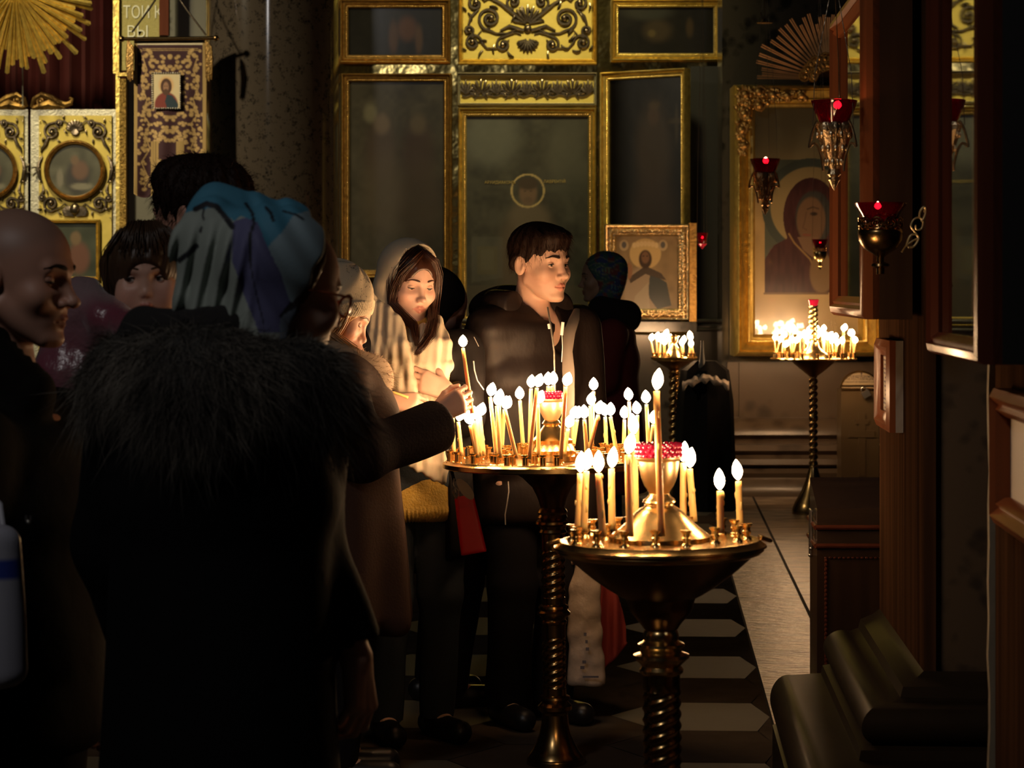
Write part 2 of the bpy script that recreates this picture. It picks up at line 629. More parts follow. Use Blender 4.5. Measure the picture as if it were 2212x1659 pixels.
prof = [(782, 0.03), (900, 0.03), (906, 0.10), (925, 0.16), (940, 0.17), (948, 0.12), (958, 0.12), (962, 0.2), (974, 0.22), (982, 0.18), (992, 0.24), (1004, 0.25), (1010, 0.2), (1022, 0.29), (1032, 0.27), (1052, 0.32), (1068, 0.34)]
zs = [(P(0, y, W0 - o).z, o) for y, o in prof]
zs.append((0.0, 0.34))
xa, xb = P(1575, 900, W0).x, P(2300, 900, W0).x
vs, fs = [], []
for z, o in zs:
    vs += [(xa - o * 0.5, W0 + 0.02, z), (xa - o * 0.5, W0 - o, z), (xb, W0 - o, z)]
for i in range(len(zs) - 1):
    a, b = i * 3, i * 3 + 3
    fs += [(a, a + 1, b + 1, b), (a + 1, a + 2, b + 2, b + 1)]
mb.add(vs, fs)
tag(mb.build('trim_plinth', M['marble_brown']), 'brown marble plinth with rounded mouldings', 'trim', kind='structure')
slab('trim_panel', 1597, 782, 1905, 905, W0 - 0.05, 0.06, M['marble_brown'], 'brown marble panel under the large framed icon')

# granite column beside the gates
cD = 17.0
c0 = P(590, 600, cD)
mb = MB().lathe([(0.60, 0), (0.60, 0.25), (0.52, 0.3), (0.55, 0.38), (0.455, 0.46), (0.45, 0.6), (0.44, 7.5)], 64, (c0.x, cD, 0))
tag(mb.build('pillar_granite', M['granite']), 'polished brown granite column beside the gates', 'column', kind='structure')

# aisle piers on the right -------------------------------------------------
d1, d2 = 6.2, 7.40
near1, far1 = P(1995, 0, d1), P(1900, 0, d2)


def wall_quad(mb, pts, z0, z1, back):
    """vertical slab on a floor line pts[0]-pts[1], thickened by vector back"""
    a, b = Vector(pts[0]), Vector(pts[1])
    a.z = b.z = 0
    q = [a, b, b + back, a + back]
    mb.hexa([p + Vector((0, 0, z0)) for p in q], [p + Vector((0, 0, z1)) for p in q])


mb = MB()
wall_quad(mb, (near1 + AX * 0.0, near1 + AX * 1.2), 0, 4.2, AN * 0.03)
tag(mb.build('wall_pier_side', M['wood_pale'], smooth=False), 'brown panelled flank of the far pier', 'wall', kind='structure')
mb = MB()
wall_quad(mb, (near1 + AN * 0.03 + AX * 0.03, near1 + AN * 0.9 + AX * 0.03), 0, 4.2, AX * 1.1)
tag(mb.build('wall_pier', M['granite_dark'], smooth=False), 'rough dark granite pier', 'wall', kind='structure')

# swept base of the far pier: mouldings on the flank and round the corner to the front
base_prof = [(0.31, 0.0), (0.31, 0.16)]
base_prof += [(0.262 + 0.055 * math.cos(t), 0.235 + 0.072 * math.sin(t)) for t in np.linspace(-1.2, 1.75, 16)]
base_prof += [(0.17, 0.312), (0.165, 0.335)]
base_prof += [(0.105 + 0.058 * math.cos(t), 0.388 + 0.050 * math.sin(t)) for t in np.linspace(-1.2, 1.9, 16)]
base_prof += [(0.062, 0.445), (0.055, 0.47), (0.02, 0.485), (0.0, 0.5)]
mb = MB()
vs, fs = [], []
corner = Vector((near1.x, near1.y, 0))
for o, z in base_prof:
    c = corner - AN * o - AX * o
    vs += [c + AX * (1.2 + o) + Vector((0, 0, z)), c + Vector((0, 0, z)), c + AN * (0.9 + o) + Vector((0, 0, z))]
for i in range(len(base_prof) - 1):
    a, b = i * 3, i * 3 + 3
    fs += [(a, a + 1, b + 1, b), (a + 1, a + 2, b + 2, b + 1)]
mb.add(vs, fs)
tag(mb.build('trim_pier_base', mat('dark_stone_base', (0.022, 0.016, 0.010), 0.45, var=(6, 0.6, (0.012, 0.009, 0.006)), specular_ior_level=.05)), 'dark stone base mouldings round the far pier', 'trim', kind='structure')

mb = MB()
p2 = P(2150, 0, 4.86)
wall_quad(mb, (p2 - AX * 1.6, p2), 0, 4.2, AN * 0.9)
tag(mb.build('wall_near_pier', M['wood_pale'], smooth=False), 'worn brown panelling of the near pier', 'wall', kind='structure')
mb = MB()
pp = [Vector((p2.x, p2.y, z)) for z in (0, 4.2)]
rn = random.Random(3)
zz = np.linspace(0.02, 4.2, 60)
vs, fs = [], []
for z in zz:
    wv = 0.008 + 0.005 * rn.random()
    for dx, dy in ((0.0, 0.0), (-wv, 0.004), (-wv, 0.03), (0.0, 0.03)):
        vs.append(p2 + AN * dx + AX * dy + Vector((0, 0, z - p2.z)))
for i in range(len(zz) - 1):
    for k in range(3):
        a = i * 4 + k
        fs.append((a, a + 1, a + 5, a + 4))
mb.add(vs, fs)
tag(mb.build('trim_plaster_edge', M['plaster']), 'ragged pale plaster edge of the near pier', 'trim', kind='structure')


# ------------------------------------------------------------------ pictures on the icon screen
def picture(name, label, cat, rect, D, border, fn, m_frame, nu=60, nv=90, glass=False, depth=0.06, bead=True, tilt=None, prof=None, inner_m=None):
    x0, y0, x1, y1 = rect
    a = P(x0, y1, D)
    du = P(x1, y1, D) - a
    dv = P(x0, y0, D) - a
    if tilt:                                   # (fraction) right edge comes forward
        b = P(x1, y1, D * (1 - tilt))
        du = Vector((b.x - a.x, b.y - a.y, 0))
    nrm = du.cross(dv).normalized()
    if nrm.y > 0:
        nrm = -nrm
    root = thing(name, label, cat, a)
    w = border * D / F_PX
    mb = MB()
    moulding(mb, a, du, dv, w, prof or [(0, -0.02), (0, depth * 0.8), (0.10, depth), (0.22, depth * 0.9), (0.28, depth * 0.55), (0.45, depth * 0.75), (0.62, depth * 0.6), (0.70, depth * 0.42), (0.86, depth * 0.42), (1.0, depth * 0.2), (1.0, -0.02)], nrm)
    mb.build('frame', m_frame, root)
    eu, ev = du.normalized(), dv.normalized()
    if bead:
        mb = MB()
        beads(mb, a, du, dv, w * 0.78, nrm, depth * 0.45, w * 0.09, w * 0.26)
        mb.build('bead_rim', inner_m or m_frame, root)
    c = a + eu * w + ev * w
    pu, pv = eu * (du.length - 2 * w), ev * (dv.length - 2 * w)
    bx = border / max(1e-6, (x1 - x0))
    by = border / max(1e-6, (y1 - y0))

    def f2(u, v):
        X = x0 + border + u * (x1 - x0 - 2 * border)
        Y = y1 - border - v * (y1 - y0 - 2 * border)
        return fn(X, Y)
    if fn is not None:
        panel('painting', c, pu, pv, f2, M['paint'], root, nu, nv)
        # backing board gives the picture its thickness
        mb = MB()
        q = [c - nrm * 0.004, c + pu - nrm * 0.004, c + pu + pv - nrm * 0.004, c + pv - nrm * 0.004]
        mb.hexa([p - nrm * 0.016 for p in q], q)
        mb.build('backing_board', M['wood'], root, smooth=False)
    if glass:
        mb = MB().add([c + nrm * depth * 0.25, c + pu + nrm * depth * 0.25, c + pu + pv + nrm * depth * 0.25, c + pv + nrm * depth * 0.25], [(0, 1, 2, 3)])
        mb.build('glass_pane', M['glass'], root, smooth=False)
    return root, c, pu, pv, nrm


def murky(base, blobs, seed):
    def fn(X, Y):
        c = rgb(base, len(X))
        n = vnoise(X, Y, 0.03, seed) * 0.6 + vnoise(X, Y, 0.11, seed + 1) * 0.4
        c = c * 0.48 * (0.55 + 0.9 * n)[:, None]
        for cx, cy, rx, ry, col, op in blobs:
            c = blend(c, ell_mask(X, Y, cx, cy, rx, ry, 0.45) * op, col)
        return c
    return fn


picture('small_painting', 'small dark painting in a gilt frame, above the tall dark painting next to the column', 'painting',
        (735, 0, 972, 137), IC - 0.02, 18, murky((0.012, 0.010, 0.008), [(880, 62, 20, 26, (0.05, 0.02, 0.01), .8), (850, 80, 10, 34, (0.04, 0.018, 0.008), .7), (905, 85, 8, 30, (0.05, 0.025, 0.012), .7)], 3), M['gold_old'])
picture('tall_painting', 'tall dark painting in a narrow gilt frame, right beside the granite column', 'painting',
        (738, 160, 975, 600), IC - 0.02, 17, murky((0.055, 0.046, 0.032), [(822, 330, 34, 70, (0.03, 0.02, 0.016), .8), (903, 330, 34, 66, (0.03, 0.018, 0.014), .8), (800, 245, 14, 20, (0.08, 0.07, 0.045), .7), (830, 420, 46, 90, (0.04, 0.03, 0.02), .7), (905, 430, 46, 90, (0.038, 0.027, 0.02), .7), (825, 268, 17, 22, (0.07, 0.05, 0.035), .7), (903, 268, 17, 22, (0.06, 0.045, 0.03), .7)], 8), M['gold_old'])


def saint(X, Y):
    c = murky((0.075, 0.070, 0.052), [(1060, 300, 60, 60, (0.10, 0.10, 0.085), .5), (1225, 330, 40, 90, (0.06, 0.058, 0.045), .6)], 15)(X, Y)
    c = blend(c, ell_mask(X, Y, 1142, 560, 66, 120, 0.25), (0.06, 0.045, 0.03))
    c = blend(c, ell_mask(X, Y, 1142, 470, 40, 34, 0.3), (0.075, 0.058, 0.04))
    r = np.hypot(X - 1140, Y - 412)
    c = blend(c, 1 - smoothstep(1.0, 2.6, np.abs(r - 35)), (0.30, 0.22, 0.10))
    c = blend(c, ell_mask(X, Y, 1141, 416, 19, 27, 0.25), (0.10, 0.062, 0.04))
    c = blend(c, ell_mask(X, Y, 1141, 397, 22, 13, 0.3), (0.04, 0.028, 0.019))
    for x in (1134, 1147):
        c = blend(c, ell_mask(X, Y, x, 413, 3, 1.6, 0.4) * .8, (0.03, 0.02, 0.014))
    c = blend(c, ell_mask(X, Y, 1141, 432, 9, 7, 0.4) * .5, (0.06, 0.04, 0.028))
    m = in_poly(X, Y, [(1020, 512), (1085, 512), (1085, 600), (1020, 610)])
    c = blend(c, m * 0.35, (0.075, 0.072, 0.06))
    m = (np.abs(X - 1053) < 22) & (np.abs(Y - 562) < 30)
    c = blend(c, m * 0.5, (0.07, 0.058, 0.03))
    m = (np.abs(X - 1053) < 15) & (np.abs(Y - 562) < 22)
    c = blend(c, m * 0.5, (0.075, 0.07, 0.05))
    c = blend(c, (Y > 616) * 0.8, (0.05, 0.042, 0.03))
    return c


root, c, pu, pv, nrm = picture('saint_painting', 'tall painting of a haloed saint in a gilt frame, behind the young man', 'painting',
                               (990, 234, 1288, 702), IC - 0.02, 18, saint, M['gold'], 110, 170, inner_m=M['gold_old'])
for body, x, y in (('АРХИДИАКОНЪ', 1080, 397), ('ЛАВРЕНТIЙ', 1198, 395)):
    p = P(x, y, IC - 0.027)
    text_mesh('inscription', body, M['gold'], root, p, 0.030, extrude=0.0006, sx=0.95)

picture('small_painting', 'small dark painting in a beaded gilt frame, over the half open icon door', 'painting',
        (1320, 0, 1558, 132), IC - 0.02, 17, murky((0.016, 0.013, 0.009), [(1420, 66, 30, 24, (0.045, 0.03, 0.015), .7), (1408, 72, 8, 8, (0.08, 0.055, 0.02), .8), (1490, 60, 8, 20, (0.05, 0.03, 0.012), .7), (1400, 25, 50, 18, (0.035, 0.034, 0.026), .7)], 22), M['gold'])
picture('icon_door', 'half open icon door with a dark full length saint, gilt frame leaning forward', 'icon',
        (1304, 158, 1488, 722), IC - 0.08, 17, murky((0.018, 0.014, 0.010), [(1412, 330, 36, 100, (0.05, 0.032, 0.018), .8), (1412, 255, 12, 20, (0.07, 0.04, 0.022), .8), (1414, 232, 12, 9, (0.08, 0.05, 0.02), .6), (1460, 268, 18, 5, (0.06, 0.04, 0.018), .7), (1460, 275, 4, 40, (0.05, 0.035, 0.018), .7), (1412, 470, 44, 90, (0.045, 0.028, 0.018), .8)], 30), M['gold'], tilt=0.022, glass=True)


# ornament panels ------------------------------------------------------------
def scroll(mb, q, cx, cy, r0, turns, start, rad, sgn=1, tail=None):
    """spiral relief in pixel plane coordinates; q(x, y) -> point"""
    pts, rr = [], []
    n = int(18 * turns) + 4
    for i in range(n):
        t = i / (n - 1)
        a = start + sgn * 2 * math.pi * turns * t
        r = r0 * (1 - 0.86 * t)
        pts.append(q(cx + r * math.cos(a), cy + r * math.sin(a)))
        rr.append(rad * (0.75 + 0.5 * t))
    if tail:
        p0 = pts[0]
        t3 = [q(*p) for p in tail]
        pts = t3 + pts
        rr = [rad * (0.4 + 0.35 * i / len(t3)) for i in range(len(t3))] + rr
    mb.tube(pts, rr, 6)
    mb.ball(pts[-1], rad * 1.9, 8, 5)


def fan(mb, q, cx, cy, R, n, a0, a1, rad, tip=1.3):
    for i in range(n):
        a = math.radians(a0 + (a1 - a0) * i / (n - 1))
        L = R * (0.78 + 0.22 * math.sin(math.pi * (i + 0.5) / n))
        pts = [q(cx + L * t * math.cos(a), cy - L * t * math.sin(a)) for t in (0.12, 0.5, 0.85, 1.0)]
        mb.tube(pts, [rad * 0.6, rad, rad * tip, rad * 0.5], 6)


def leaf(mb, q, x, y, ang, L, rad):
    a = math.radians(ang)
    pts = [q(x + L * t * math.cos(a + 0.5 * t), y - L * t * math.sin(a + 0.5 * t)) for t in (0, 0.3, 0.6, 0.85, 1)]
    mb.tube(pts, [rad * 0.5, rad * 1.2, rad * 1.3, rad * 0.8, rad * 0.2], 6, flat=0.6)


def relief_panel(name, label, rect, D, draw, m_bg, m_frame, border=10):
    root, c, pu, pv, nrm = picture(name, label, 'panel', rect, D, border, None, m_frame, bead=False, depth=0.05,
                                   prof=[(0, -0.02), (0, 0.04), (0.25, 0.055), (0.4, 0.03), (0.7, 0.045), (1.0, 0.012), (1.0, -0.02)])
    mb = MB()
    q4 = [c, c + pu, c + pu + pv, c + pv]
    mb.hexa([p - nrm * 0.02 for p in q4], [p + nrm * 0.004 for p in q4])
    mb.build('ground', m_bg, root, smooth=False)
    mb = MB()
    draw(mb, lambda x, y: P(x, y, D - 0.016))
    mb.build('ornament', M['silver_dark'], root)
    return root


def draw_top(mb, q):
    K = 0.0135
    for s in (-1, 1):
        X = lambda x: 1140 + s * x
        scroll(mb, q, X(82), 40, 26, 1.7, math.radians(90 if s > 0 else 90), K, -s, tail=[(X(20), 62), (X(45), 72), (X(68), 72)])
        scroll(mb, q, X(118), 92, 19, 1.4, math.radians(0 if s < 0 else 180), K * .9, s, tail=[(X(40), 86), (X(66), 104), (X(88), 104)])
        scroll(mb, q, X(52), 96, 17, 1.3, math.radians(270), K * .9, s, tail=[(X(14), 74), (X(26), 70), (X(40), 74)])
        scroll(mb, q, X(30), 4, 17, 1.4, math.radians(90), K * .9, -s)
        scroll(mb, q, X(112), 8, 20, 1.2, math.radians(200 if s > 0 else -20), K, s, tail=[(X(60), -8), (X(84), -4)])
        scroll(mb, q, X(128), 66, 13, 1.2, math.radians(90), K * .8, s, tail=[(X(100), 66), (X(108), 76), (X(120), 80)])
        mb.tube([q(X(6), 50), q(X(30), 30), q(X(60), 6), q(X(90), -8)], [K * .8, K * 1.2, K, K * .6], 6)
        mb.tube([q(X(8), 66), q(X(40), 56), q(X(60), 66)], [K, K, K * .5], 6)
        mb.tube([q(X(106), 20), q(X(122), 36), q(X(128), 54)], [K * .6, K, K * .6], 6)
        for lx, ly, la in ((36, 46, 140), (64, 18, 40), (100, 62, 200), (72, 96, 300), (88, 88, 20), (120, 44, 90), (132, 24, 60), (96, 108, 330), (44, 110, 250), (24, 92, 200), (132, 108, 30), (12, 34, 100)):
            leaf(mb, q, X(lx), ly, la if s > 0 else 180 - la, 20, K * .9)
    fan(mb, q, 1140, 52, 42, 9, 15, 165, K * .75)
    fan(mb, q, 1140, 84, 30, 9, 200, 340, K * .7)
    mb.ball(q(1140, 62), (K * 2.2, K * 1.6, K * 2.2), 12, 8)


def draw_frieze(mb, q):
    K = 0.0085
    for i in range(5):
        x = 1006 + i * 66
        for a in (30, 60, 90, 120, 150):
            pts = [q(x, 204), q(x + 13 * math.cos(math.radians(a)), 200 - 13 * math.sin(math.radians(a)) * 1.1), q(x + 23 * math.cos(math.radians(a)) * .8, 204 - 33 * math.sin(math.radians(a)))]
            mb.tube(pts, [K * .7, K * 1.8, K * .3], 6)
    for i in range(4):
        x = 1039 + i * 66
        fan(mb, q, x, 204, 33, 9, 8, 172, K * .9, 1.6)
        for s in (-1, 1):
            scroll(mb, q, x + s * 14, 204, 8, 1.2, math.radians(90), K * .8, s)
    mb.tube([q(998 + i * 7, 206 + 2.5 * math.sin(i * 1.4)) for i in range(40)], K * .8, 6)


relief_panel('ornament_panel', 'square gilt panel of dark scrolls and shells, high above the saint painting', (990, -150, 1289, 138), IC - 0.02, draw_top, M['gold_leaf'], M['gold'], 11)
relief_panel('ornament_panel', 'narrow gilt frieze of dark palmettes directly above the saint painting', (988, 158, 1289, 229), IC - 0.02, draw_frieze, M['gold_leaf'], M['silver'], 7)

# small icon in a gilt cover, standing on the ledge --------------------------------
sD = 17.9


def christ(X, Y):
    c = rgb((0.30, 0.20, 0.10), len(X)) * (0.8 + 0.4 * vnoise(X, Y, 0.08, 5))[:, None]
    c = blend(c, ell_mask(X, Y, 1394, 548, 34, 33, 0.05), (0.62, 0.42, 0.18))
    for k in range(-3, 4):
        c = blend(c, ell_mask(X, Y, 1394 + k * 8, 530 - 4 * math.cos(k * .5), 4.5, 6, 0.3), (0.75, 0.55, 0.28))
    c = blend(c, ell_mask(X, Y, 1388, 640, 40, 64, 0.12), (0.36, 0.26, 0.17))
    c = blend(c, in_poly(X, Y, [(1404, 590), (1440, 610), (1450, 660), (1420, 668), (1400, 640)]), (0.05, 0.06, 0.06))
    c = blend(c, in_poly(X, Y, [(1358, 600), (1394, 574), (1428, 590), (1440, 606), (1394, 592), (1362, 612)]), (0.075, 0.05, 0.035))
    c = blend(c, ell_mask(X, Y, 1359, 585, 7, 18, 0.2), (0.30, 0.14, 0.07))
    c = blend(c, in_poly(X, Y, [(1372, 640), (1400, 610), (1404, 668), (1366, 668)]), (0.42, 0.33, 0.22))
    c = blend(c, ell_mask(X, Y, 1394, 560, 14, 20, 0.12), (0.055, 0.03, 0.018))
    c = blend(c, ell_mask(X, Y, 1394, 556, 8.5, 13, 0.2), (0.20, 0.105, 0.055))
    for x in (1390, 1398):
        c = blend(c, ell_mask(X, Y, x, 553, 2.2, 1.2, 0.4), (0.03, 0.02, 0.015))
    for x in (1348, 1432):
        c = blend(c, ell_mask(X, Y, x, 530, 10, 12, 0.1), (0.50, 0.36, 0.2))
        c = blend(c, ell_mask(X, Y, x, 529, 5, 7, 0.2), (0.13, 0.12, 0.11))
    return c


root, c, pu, pv, nrm = picture('small_icon', 'small icon of a bearded haloed figure in a chased gilt cover, standing on the ledge', 'icon',
                               (1306, 485, 1488, 692), sD, 25, christ, M['riza'], 120, 130, glass=True, depth=0.05)
mb = MB()
q = lambda x, y: P(x, y, sD - 0.045)
for k in range(13):
    scroll(mb, q, 1322 + k * 12.5, 499, 4.6, 1.1, k, 0.005, 1 if k % 2 else -1)
    scroll(mb, q, 1322 + k * 12.5, 679, 4.6, 1.1, k, 0.005, 1 if k % 2 else -1)
for k in range(13):
    scroll(mb, q, 1318, 505 + k * 14, 4.6, 1.1, k, 0.005, 1 if k % 2 else -1)
    scroll(mb, q, 1477, 505 + k * 14, 4.6, 1.1, k, 0.005, 1 if k % 2 else -1)
for p_, q_ in (((1308, 499), (1486, 499)), ((1308, 679), (1486, 679)), ((1318, 490), (1318, 690)), ((1477, 490), (1477, 690))):
    mb.tube([P(*p_, sD - 0.04), P(*q_, sD - 0.04)], 0.006, 6)
mb.build('chased_border', M['riza'], root)
a = P(1488, 692, sD)
mb = MB()
zt = P(0, 485, sD).z
mb.box((a.x + 0.028, sD + 0.06, (a.z + zt) / 2), (0.05, 0.16, zt - a.z + 0.02))
mb.build('side_board', M['gold_old'], root, smooth=False)
mb = MB().box(((P(1306, 0, sD).x + a.x) / 2, sD + 0.27, (a.z - 0.045)), (a.x - P(1306, 0, sD).x + 0.1, 0.66, 0.07))
tag(mb.build('trim_shelf', M['marble_dark'], smooth=False), 'marble shelf below the small gilt icon', 'shelf', kind='structure')

# ------------------------------------------------------------------ royal gates on the left
gD = 18.9


def gate_leaf(x0, x1, label):
    a = P(x0, 900, gD)
    root = thing('gate_leaf', label, 'gate', (a.x, gD, 0))
    mb = MB()
    za, zb = 0.02, P(0, 236, gD).z
    mb.box(((a.x + P(x1, 0, gD).x) / 2, gD + 0.03, (za + zb) / 2), (P(x1, 0, gD).x - a.x, 0.05, zb - za))
    mb.build('door_panel', M['silver'], root, smooth=False)
    mb = MB()
    m = 19
    p0, p1 = P(x0 + m, 900, gD), P(x1 - 8, 250, gD)
    mb.box(((p0.x + p1.x) / 2, gD - 0.004, (0.4 + p1.z) / 2), (p1.x - p0.x, 0.03, p1.z - 0.4))
    mb.build('gilt_field', M['gold_leaf'], root, smooth=False)
    cx = (x0 + x1) / 2 + 4
    q = lambda x, y: P(x, y, gD - 0.035)
    mb = MB()
    K = 0.0115
    for s in (-1, 1):
        X = lambda x: cx + s * x
        scroll(mb, q, X(50), 284, 18, 1.5, math.radians(-90), K, s, tail=[(X(14), 268), (X(22), 262), (X(34), 262)])
        scroll(mb, q, X(34), 266, 9, 1.2, math.radians(90), K * .8, -s)
        mb.tube([q(X(58), 296), q(X(64), 312), q(X(72), 322), q(X(74), 330)], [K, K * 1.2, K * .8, K * .3], 6)
        mb.tube([q(X(70), 336), q(X(78), 352), q(X(80), 366), q(X(76), 384), q(X(70), 396)], [K * .3, K, K * 1.5, K, K * .3], 6)
        mb.tube([q(X(70), 398), q(X(68), 412), q(X(74), 424), q(X(66), 436)], [K * .3, K, K * .9, K * .4], 6)
        scroll(mb, q, X(52), 440, 17, 1.5, math.radians(90), K, -s, tail=[(X(10), 452), (X(22), 440), (X(32), 448)])
        scroll(mb, q, X(72), 428, 8, 1.2, math.radians(0), K * .7, s)
        for lx, ly, la in ((62, 266, 60), (66, 296, 320), (40, 300, 240), (24, 280, 250), (64, 448, 300), (38, 456, 240), (70, 452, 20), (82, 362, 20), (82, 372, 340), (26, 258, 120), (60, 420, 100), (30, 434, 60)):
            leaf(mb, q, X(lx), ly, la if s > 0 else 180 - la, 12, K * .8)
        for k in range(9):
            mb.ball(q(X(76), 262 + k * 26), 0.006, 6, 4)
    fan(mb, q, cx, 284, 26, 9, 20, 160, K * .8)
    fan(mb, q, cx, 276, 18, 5, 240, 300, K * .8)
    mb.ball(q(cx, 452), (0.04, 0.03, 0.045), 12, 8)
    fan(mb, q, cx, 468, 32, 7, 10, 60, K * .7)
    fan(mb, q, cx, 468, 32, 7, 120, 170, K * .7)
    mb.build('ornament', M['silver_dark'], root)
    # round medallion
    c = P(cx, 368, gD - 0.03)
    mb = MB()
    prof = [(0.222, 0.0), (0.226, 0.03), (0.212, 0.042), (0.206, 0.025), (0.198, 0.036), (0.19, 0.02), (0.186, 0.0)]
    mb.lathe([(r, z) for r, z in prof], 64, c, axis=(0, -1, 0))
    mb.build('medallion_rim', M['gold_old'], root)
    n = 40
    rr, tt = np.meshgrid(np.linspace(0, 0.19, 16), np.linspace(0, 2 * math.pi, n, endpoint=False))
    V = np.stack([c.x + rr * np.cos(tt), np.full_like(rr, c.y - 0.008), c.z + rr * np.sin(tt)], -1).reshape(-1, 3)
    idx = np.arange(n * 16).reshape(n, 16)
    i2 = np.roll(idx, -1, 0)
    Fq = np.stack([idx[:, :-1], idx[:, 1:], i2[:, 1:], i2[:, :-1]], -1).reshape(-1, 4)
    U, W = V[:, 0] - c.x, V[:, 2] - c.z
    col = rgb((0.085, 0.08, 0.06), len(V)) * (0.7 + 0.6 * vnoise(U + 3, W + 3, 18, 2))[:, None]
    col = blend(col, ell_mask(U, W, 0.02, -0.05, 0.09, 0.12, .3), (0.045, 0.04, 0.04))
    col = blend(col, ell_mask(U, W, 0.04, 0.0, 0.06, 0.07, .3), (0.13, 0.075, 0.055))
    col = blend(col, ell_mask(U, W, 0.0, 0.075, 0.03, 0.036, .3), (0.14, 0.09, 0.06))
    col = blend(col, ell_mask(U, W, -0.11, -0.06, 0.025, 0.07, .3), (0.17, 0.15, 0.12))
    col = blend(col, ell_mask(U, W, 0.05, -0.12, 0.08, 0.025, .3), (0.19, 0.17, 0.13))
    mesh_np('medallion_painting', V, Fq, M['paint'], root, colors=col)
    # lower framed picture
    a0, a1 = P(cx - 60, 606, gD - 0.03), P(cx + 54, 474, gD - 0.03)
    du, dv = Vector((a1.x - a0.x, 0, 0)), Vector((0, 0, a1.z - a0.z))
    mb = MB()
    moulding(mb, a0, du, dv, 0.03, [(0, -0.01), (0, 0.03), (0.3, 0.04), (0.6, 0.02), (0.8, 0.03), (1, 0.005)], (0, -1, 0))
    mb.build('picture_frame', M['gold'], root)
    fn = lambda u, v: blend(blend(rgb((0.05, 0.055, 0.04), len(u)) * (0.7 + 0.6 * vnoise(u, v, 5, 4))[:, None], ell_mask(u, v, .62, .35, .24, .3, .3), (0.13, 0.06, 0.045)), ell_mask(u, v, .55, .72, .12, .13, .3), (0.15, 0.10, 0.06))
    panel('lower_painting', a0 + Vector((0.03, -0.004, 0.03)), (du.x - 0.06, 0, 0), (0, 0, dv.z - 0.06), fn, M['paint'], root, 30, 36)
    mb = MB().lathe([(0, 0.03), (0.02, 0.028), (0.03, 0.015), (0.032, 0)], 20, P(cx + 8, 622, gD - 0.05), axis=(0, -1, 0))
    mb.build('door_boss', M['silver_dark'], root)
    # carved crest on the top edge
    mb = MB()
    q = lambda x, y: P(x, y, gD + 0.02)
    s = 1 if x0 > 30 else -1
    e = x0 if s > 0 else x1
    mb.tube([q(e + s * 2, 232), q(e + s * 8, 214), q(e + s * 24, 205), q(e + s * 44, 212), q(e + s * 60, 222), q(e + s * 76, 226), q(e + s * 88, 222), q(e + s * 90, 214), q(e + s * 84, 212)], [0.015, 0.02, 0.026, 0.03, 0.028, 0.024, 0.02, 0.016, 0.016], 8)
    mb.tube([q(e + s * 4, 234), q(e + s * 40, 226), q(e + s * 74, 234)], [0.02, 0.045, 0.015], 8)
    scroll(mb, q, e + s * 22, 218, 10, 1.3, 0, 0.014, s)
    mb.build('crest', M['gold_old'], root)
    return root


gate_leaf(66, 250, 'right leaf of the white and gilt gate, with a whole round painting')
gate_leaf(-122, 60, 'left leaf of the white and gilt gate, cut by the edge of the photo')

mb = MB()
for k in range(1):
    x0c, x1c = P(-700, 0, 19.6).x, P(300, 0, 19.6).x
    n = 120
    zs2 = (0.0, 1.5, 3.0, 4.5)
    vs = [(x0c + (x1c - x0c) * i / n, 19.6 + 0.05 * math.sin(i * 0.9) + 0.03 * math.sin(i * 2.3), z) for z in zs2 for i in range(n + 1)]
    fs = [(r * (n + 1) + i, r * (n + 1) + i + 1, (r + 1) * (n + 1) + i + 1, (r + 1) * (n + 1) + i) for r in range(3) for i in range(n)]
    mb.add(vs, fs)
tag(mb.build('curtain', M['curtain']), 'dark red curtain hanging behind the gates', 'curtain')


# posts and strips right of the gates
mb = MB()


def vbar(mb, x0, x1, y0, y1, D, t):
    a, b = P(x0, y1, D), P(x1, y0, D)
    mb.box(((a.x + b.x) / 2, D + t / 2, (a.z + b.z) / 2), (b.x - a.x, t, b.z - a.z))


vbar(mb, 250, 258, 150, 1000, 18.72, 0.1)
vbar(mb, 250, 274, 157, 164, 18.70, 0.1)
vbar(mb, 244, 252, -200, 158, 18.74, 0.1)
vbar(mb, 252, 257, -200, 156, 18.7, 0.1)
tag(mb.build('trim_gilt_post', M['gold'], smooth=False), 'gilt post beside the gates', 'trim', kind='structure')
mb = MB()
vbar(mb, 258, 272, 170, 1000, 18.72, 0.06)
tag(mb.build('trim_carved_strip', mat('carved_gilt_strip', (0.45, 0.28, 0.08), 0.35, 0.9, bump=(60, 1.0, 0.03)), smooth=False), 'carved gilt strip beside the gates', 'trim', kind='structure')
mb = MB()
vbar(mb, 272, 470, -300, 1000, 18.85, 0.1)
tag(mb.build('trim_grey_pilaster', mat('grey_stone', (0.11, 0.10, 0.075), 0.4), smooth=False), 'grey pilaster behind the banner', 'trim', kind='structure')
mb = MB()
vbar(mb, 344, 364, -300, 76, 18.6, 0.08)
tag(mb.build('trim_red_wood', M['wood_red'], smooth=False), 'red brown wooden strip above the banner', 'trim', kind='structure')

a = P(258, 120, 18.7)
root = thing('mosaic_sign', 'narrow gold sign with pale Cyrillic letters, above the banner', 'sign', a)
mb = MB()
vbar(mb, 258, 344, -200, 152, 18.74, 0.06)
mb.build('gold_ground', mat('gold_mosaic', (0.34, 0.29, 0.10), 0.5, 0.3, bump=(160, 0.5, 0.01), var=(120, 0.6, (0.24, 0.19, 0.06))), root, smooth=False)
lm = mat('pale_letters', (0.66, 0.64, 0.52), 0.6)
text_mesh('lettering', 'ТОИ К', lm, root, P(265, 39, 18.735), 0.128, extrude=0.002, sx=0.74, align='LEFT')
text_mesh('lettering', 'ВЫ', lm, root, P(273, 80, 18.735), 0.118, extrude=0.002, sx=0.92, align='LEFT')

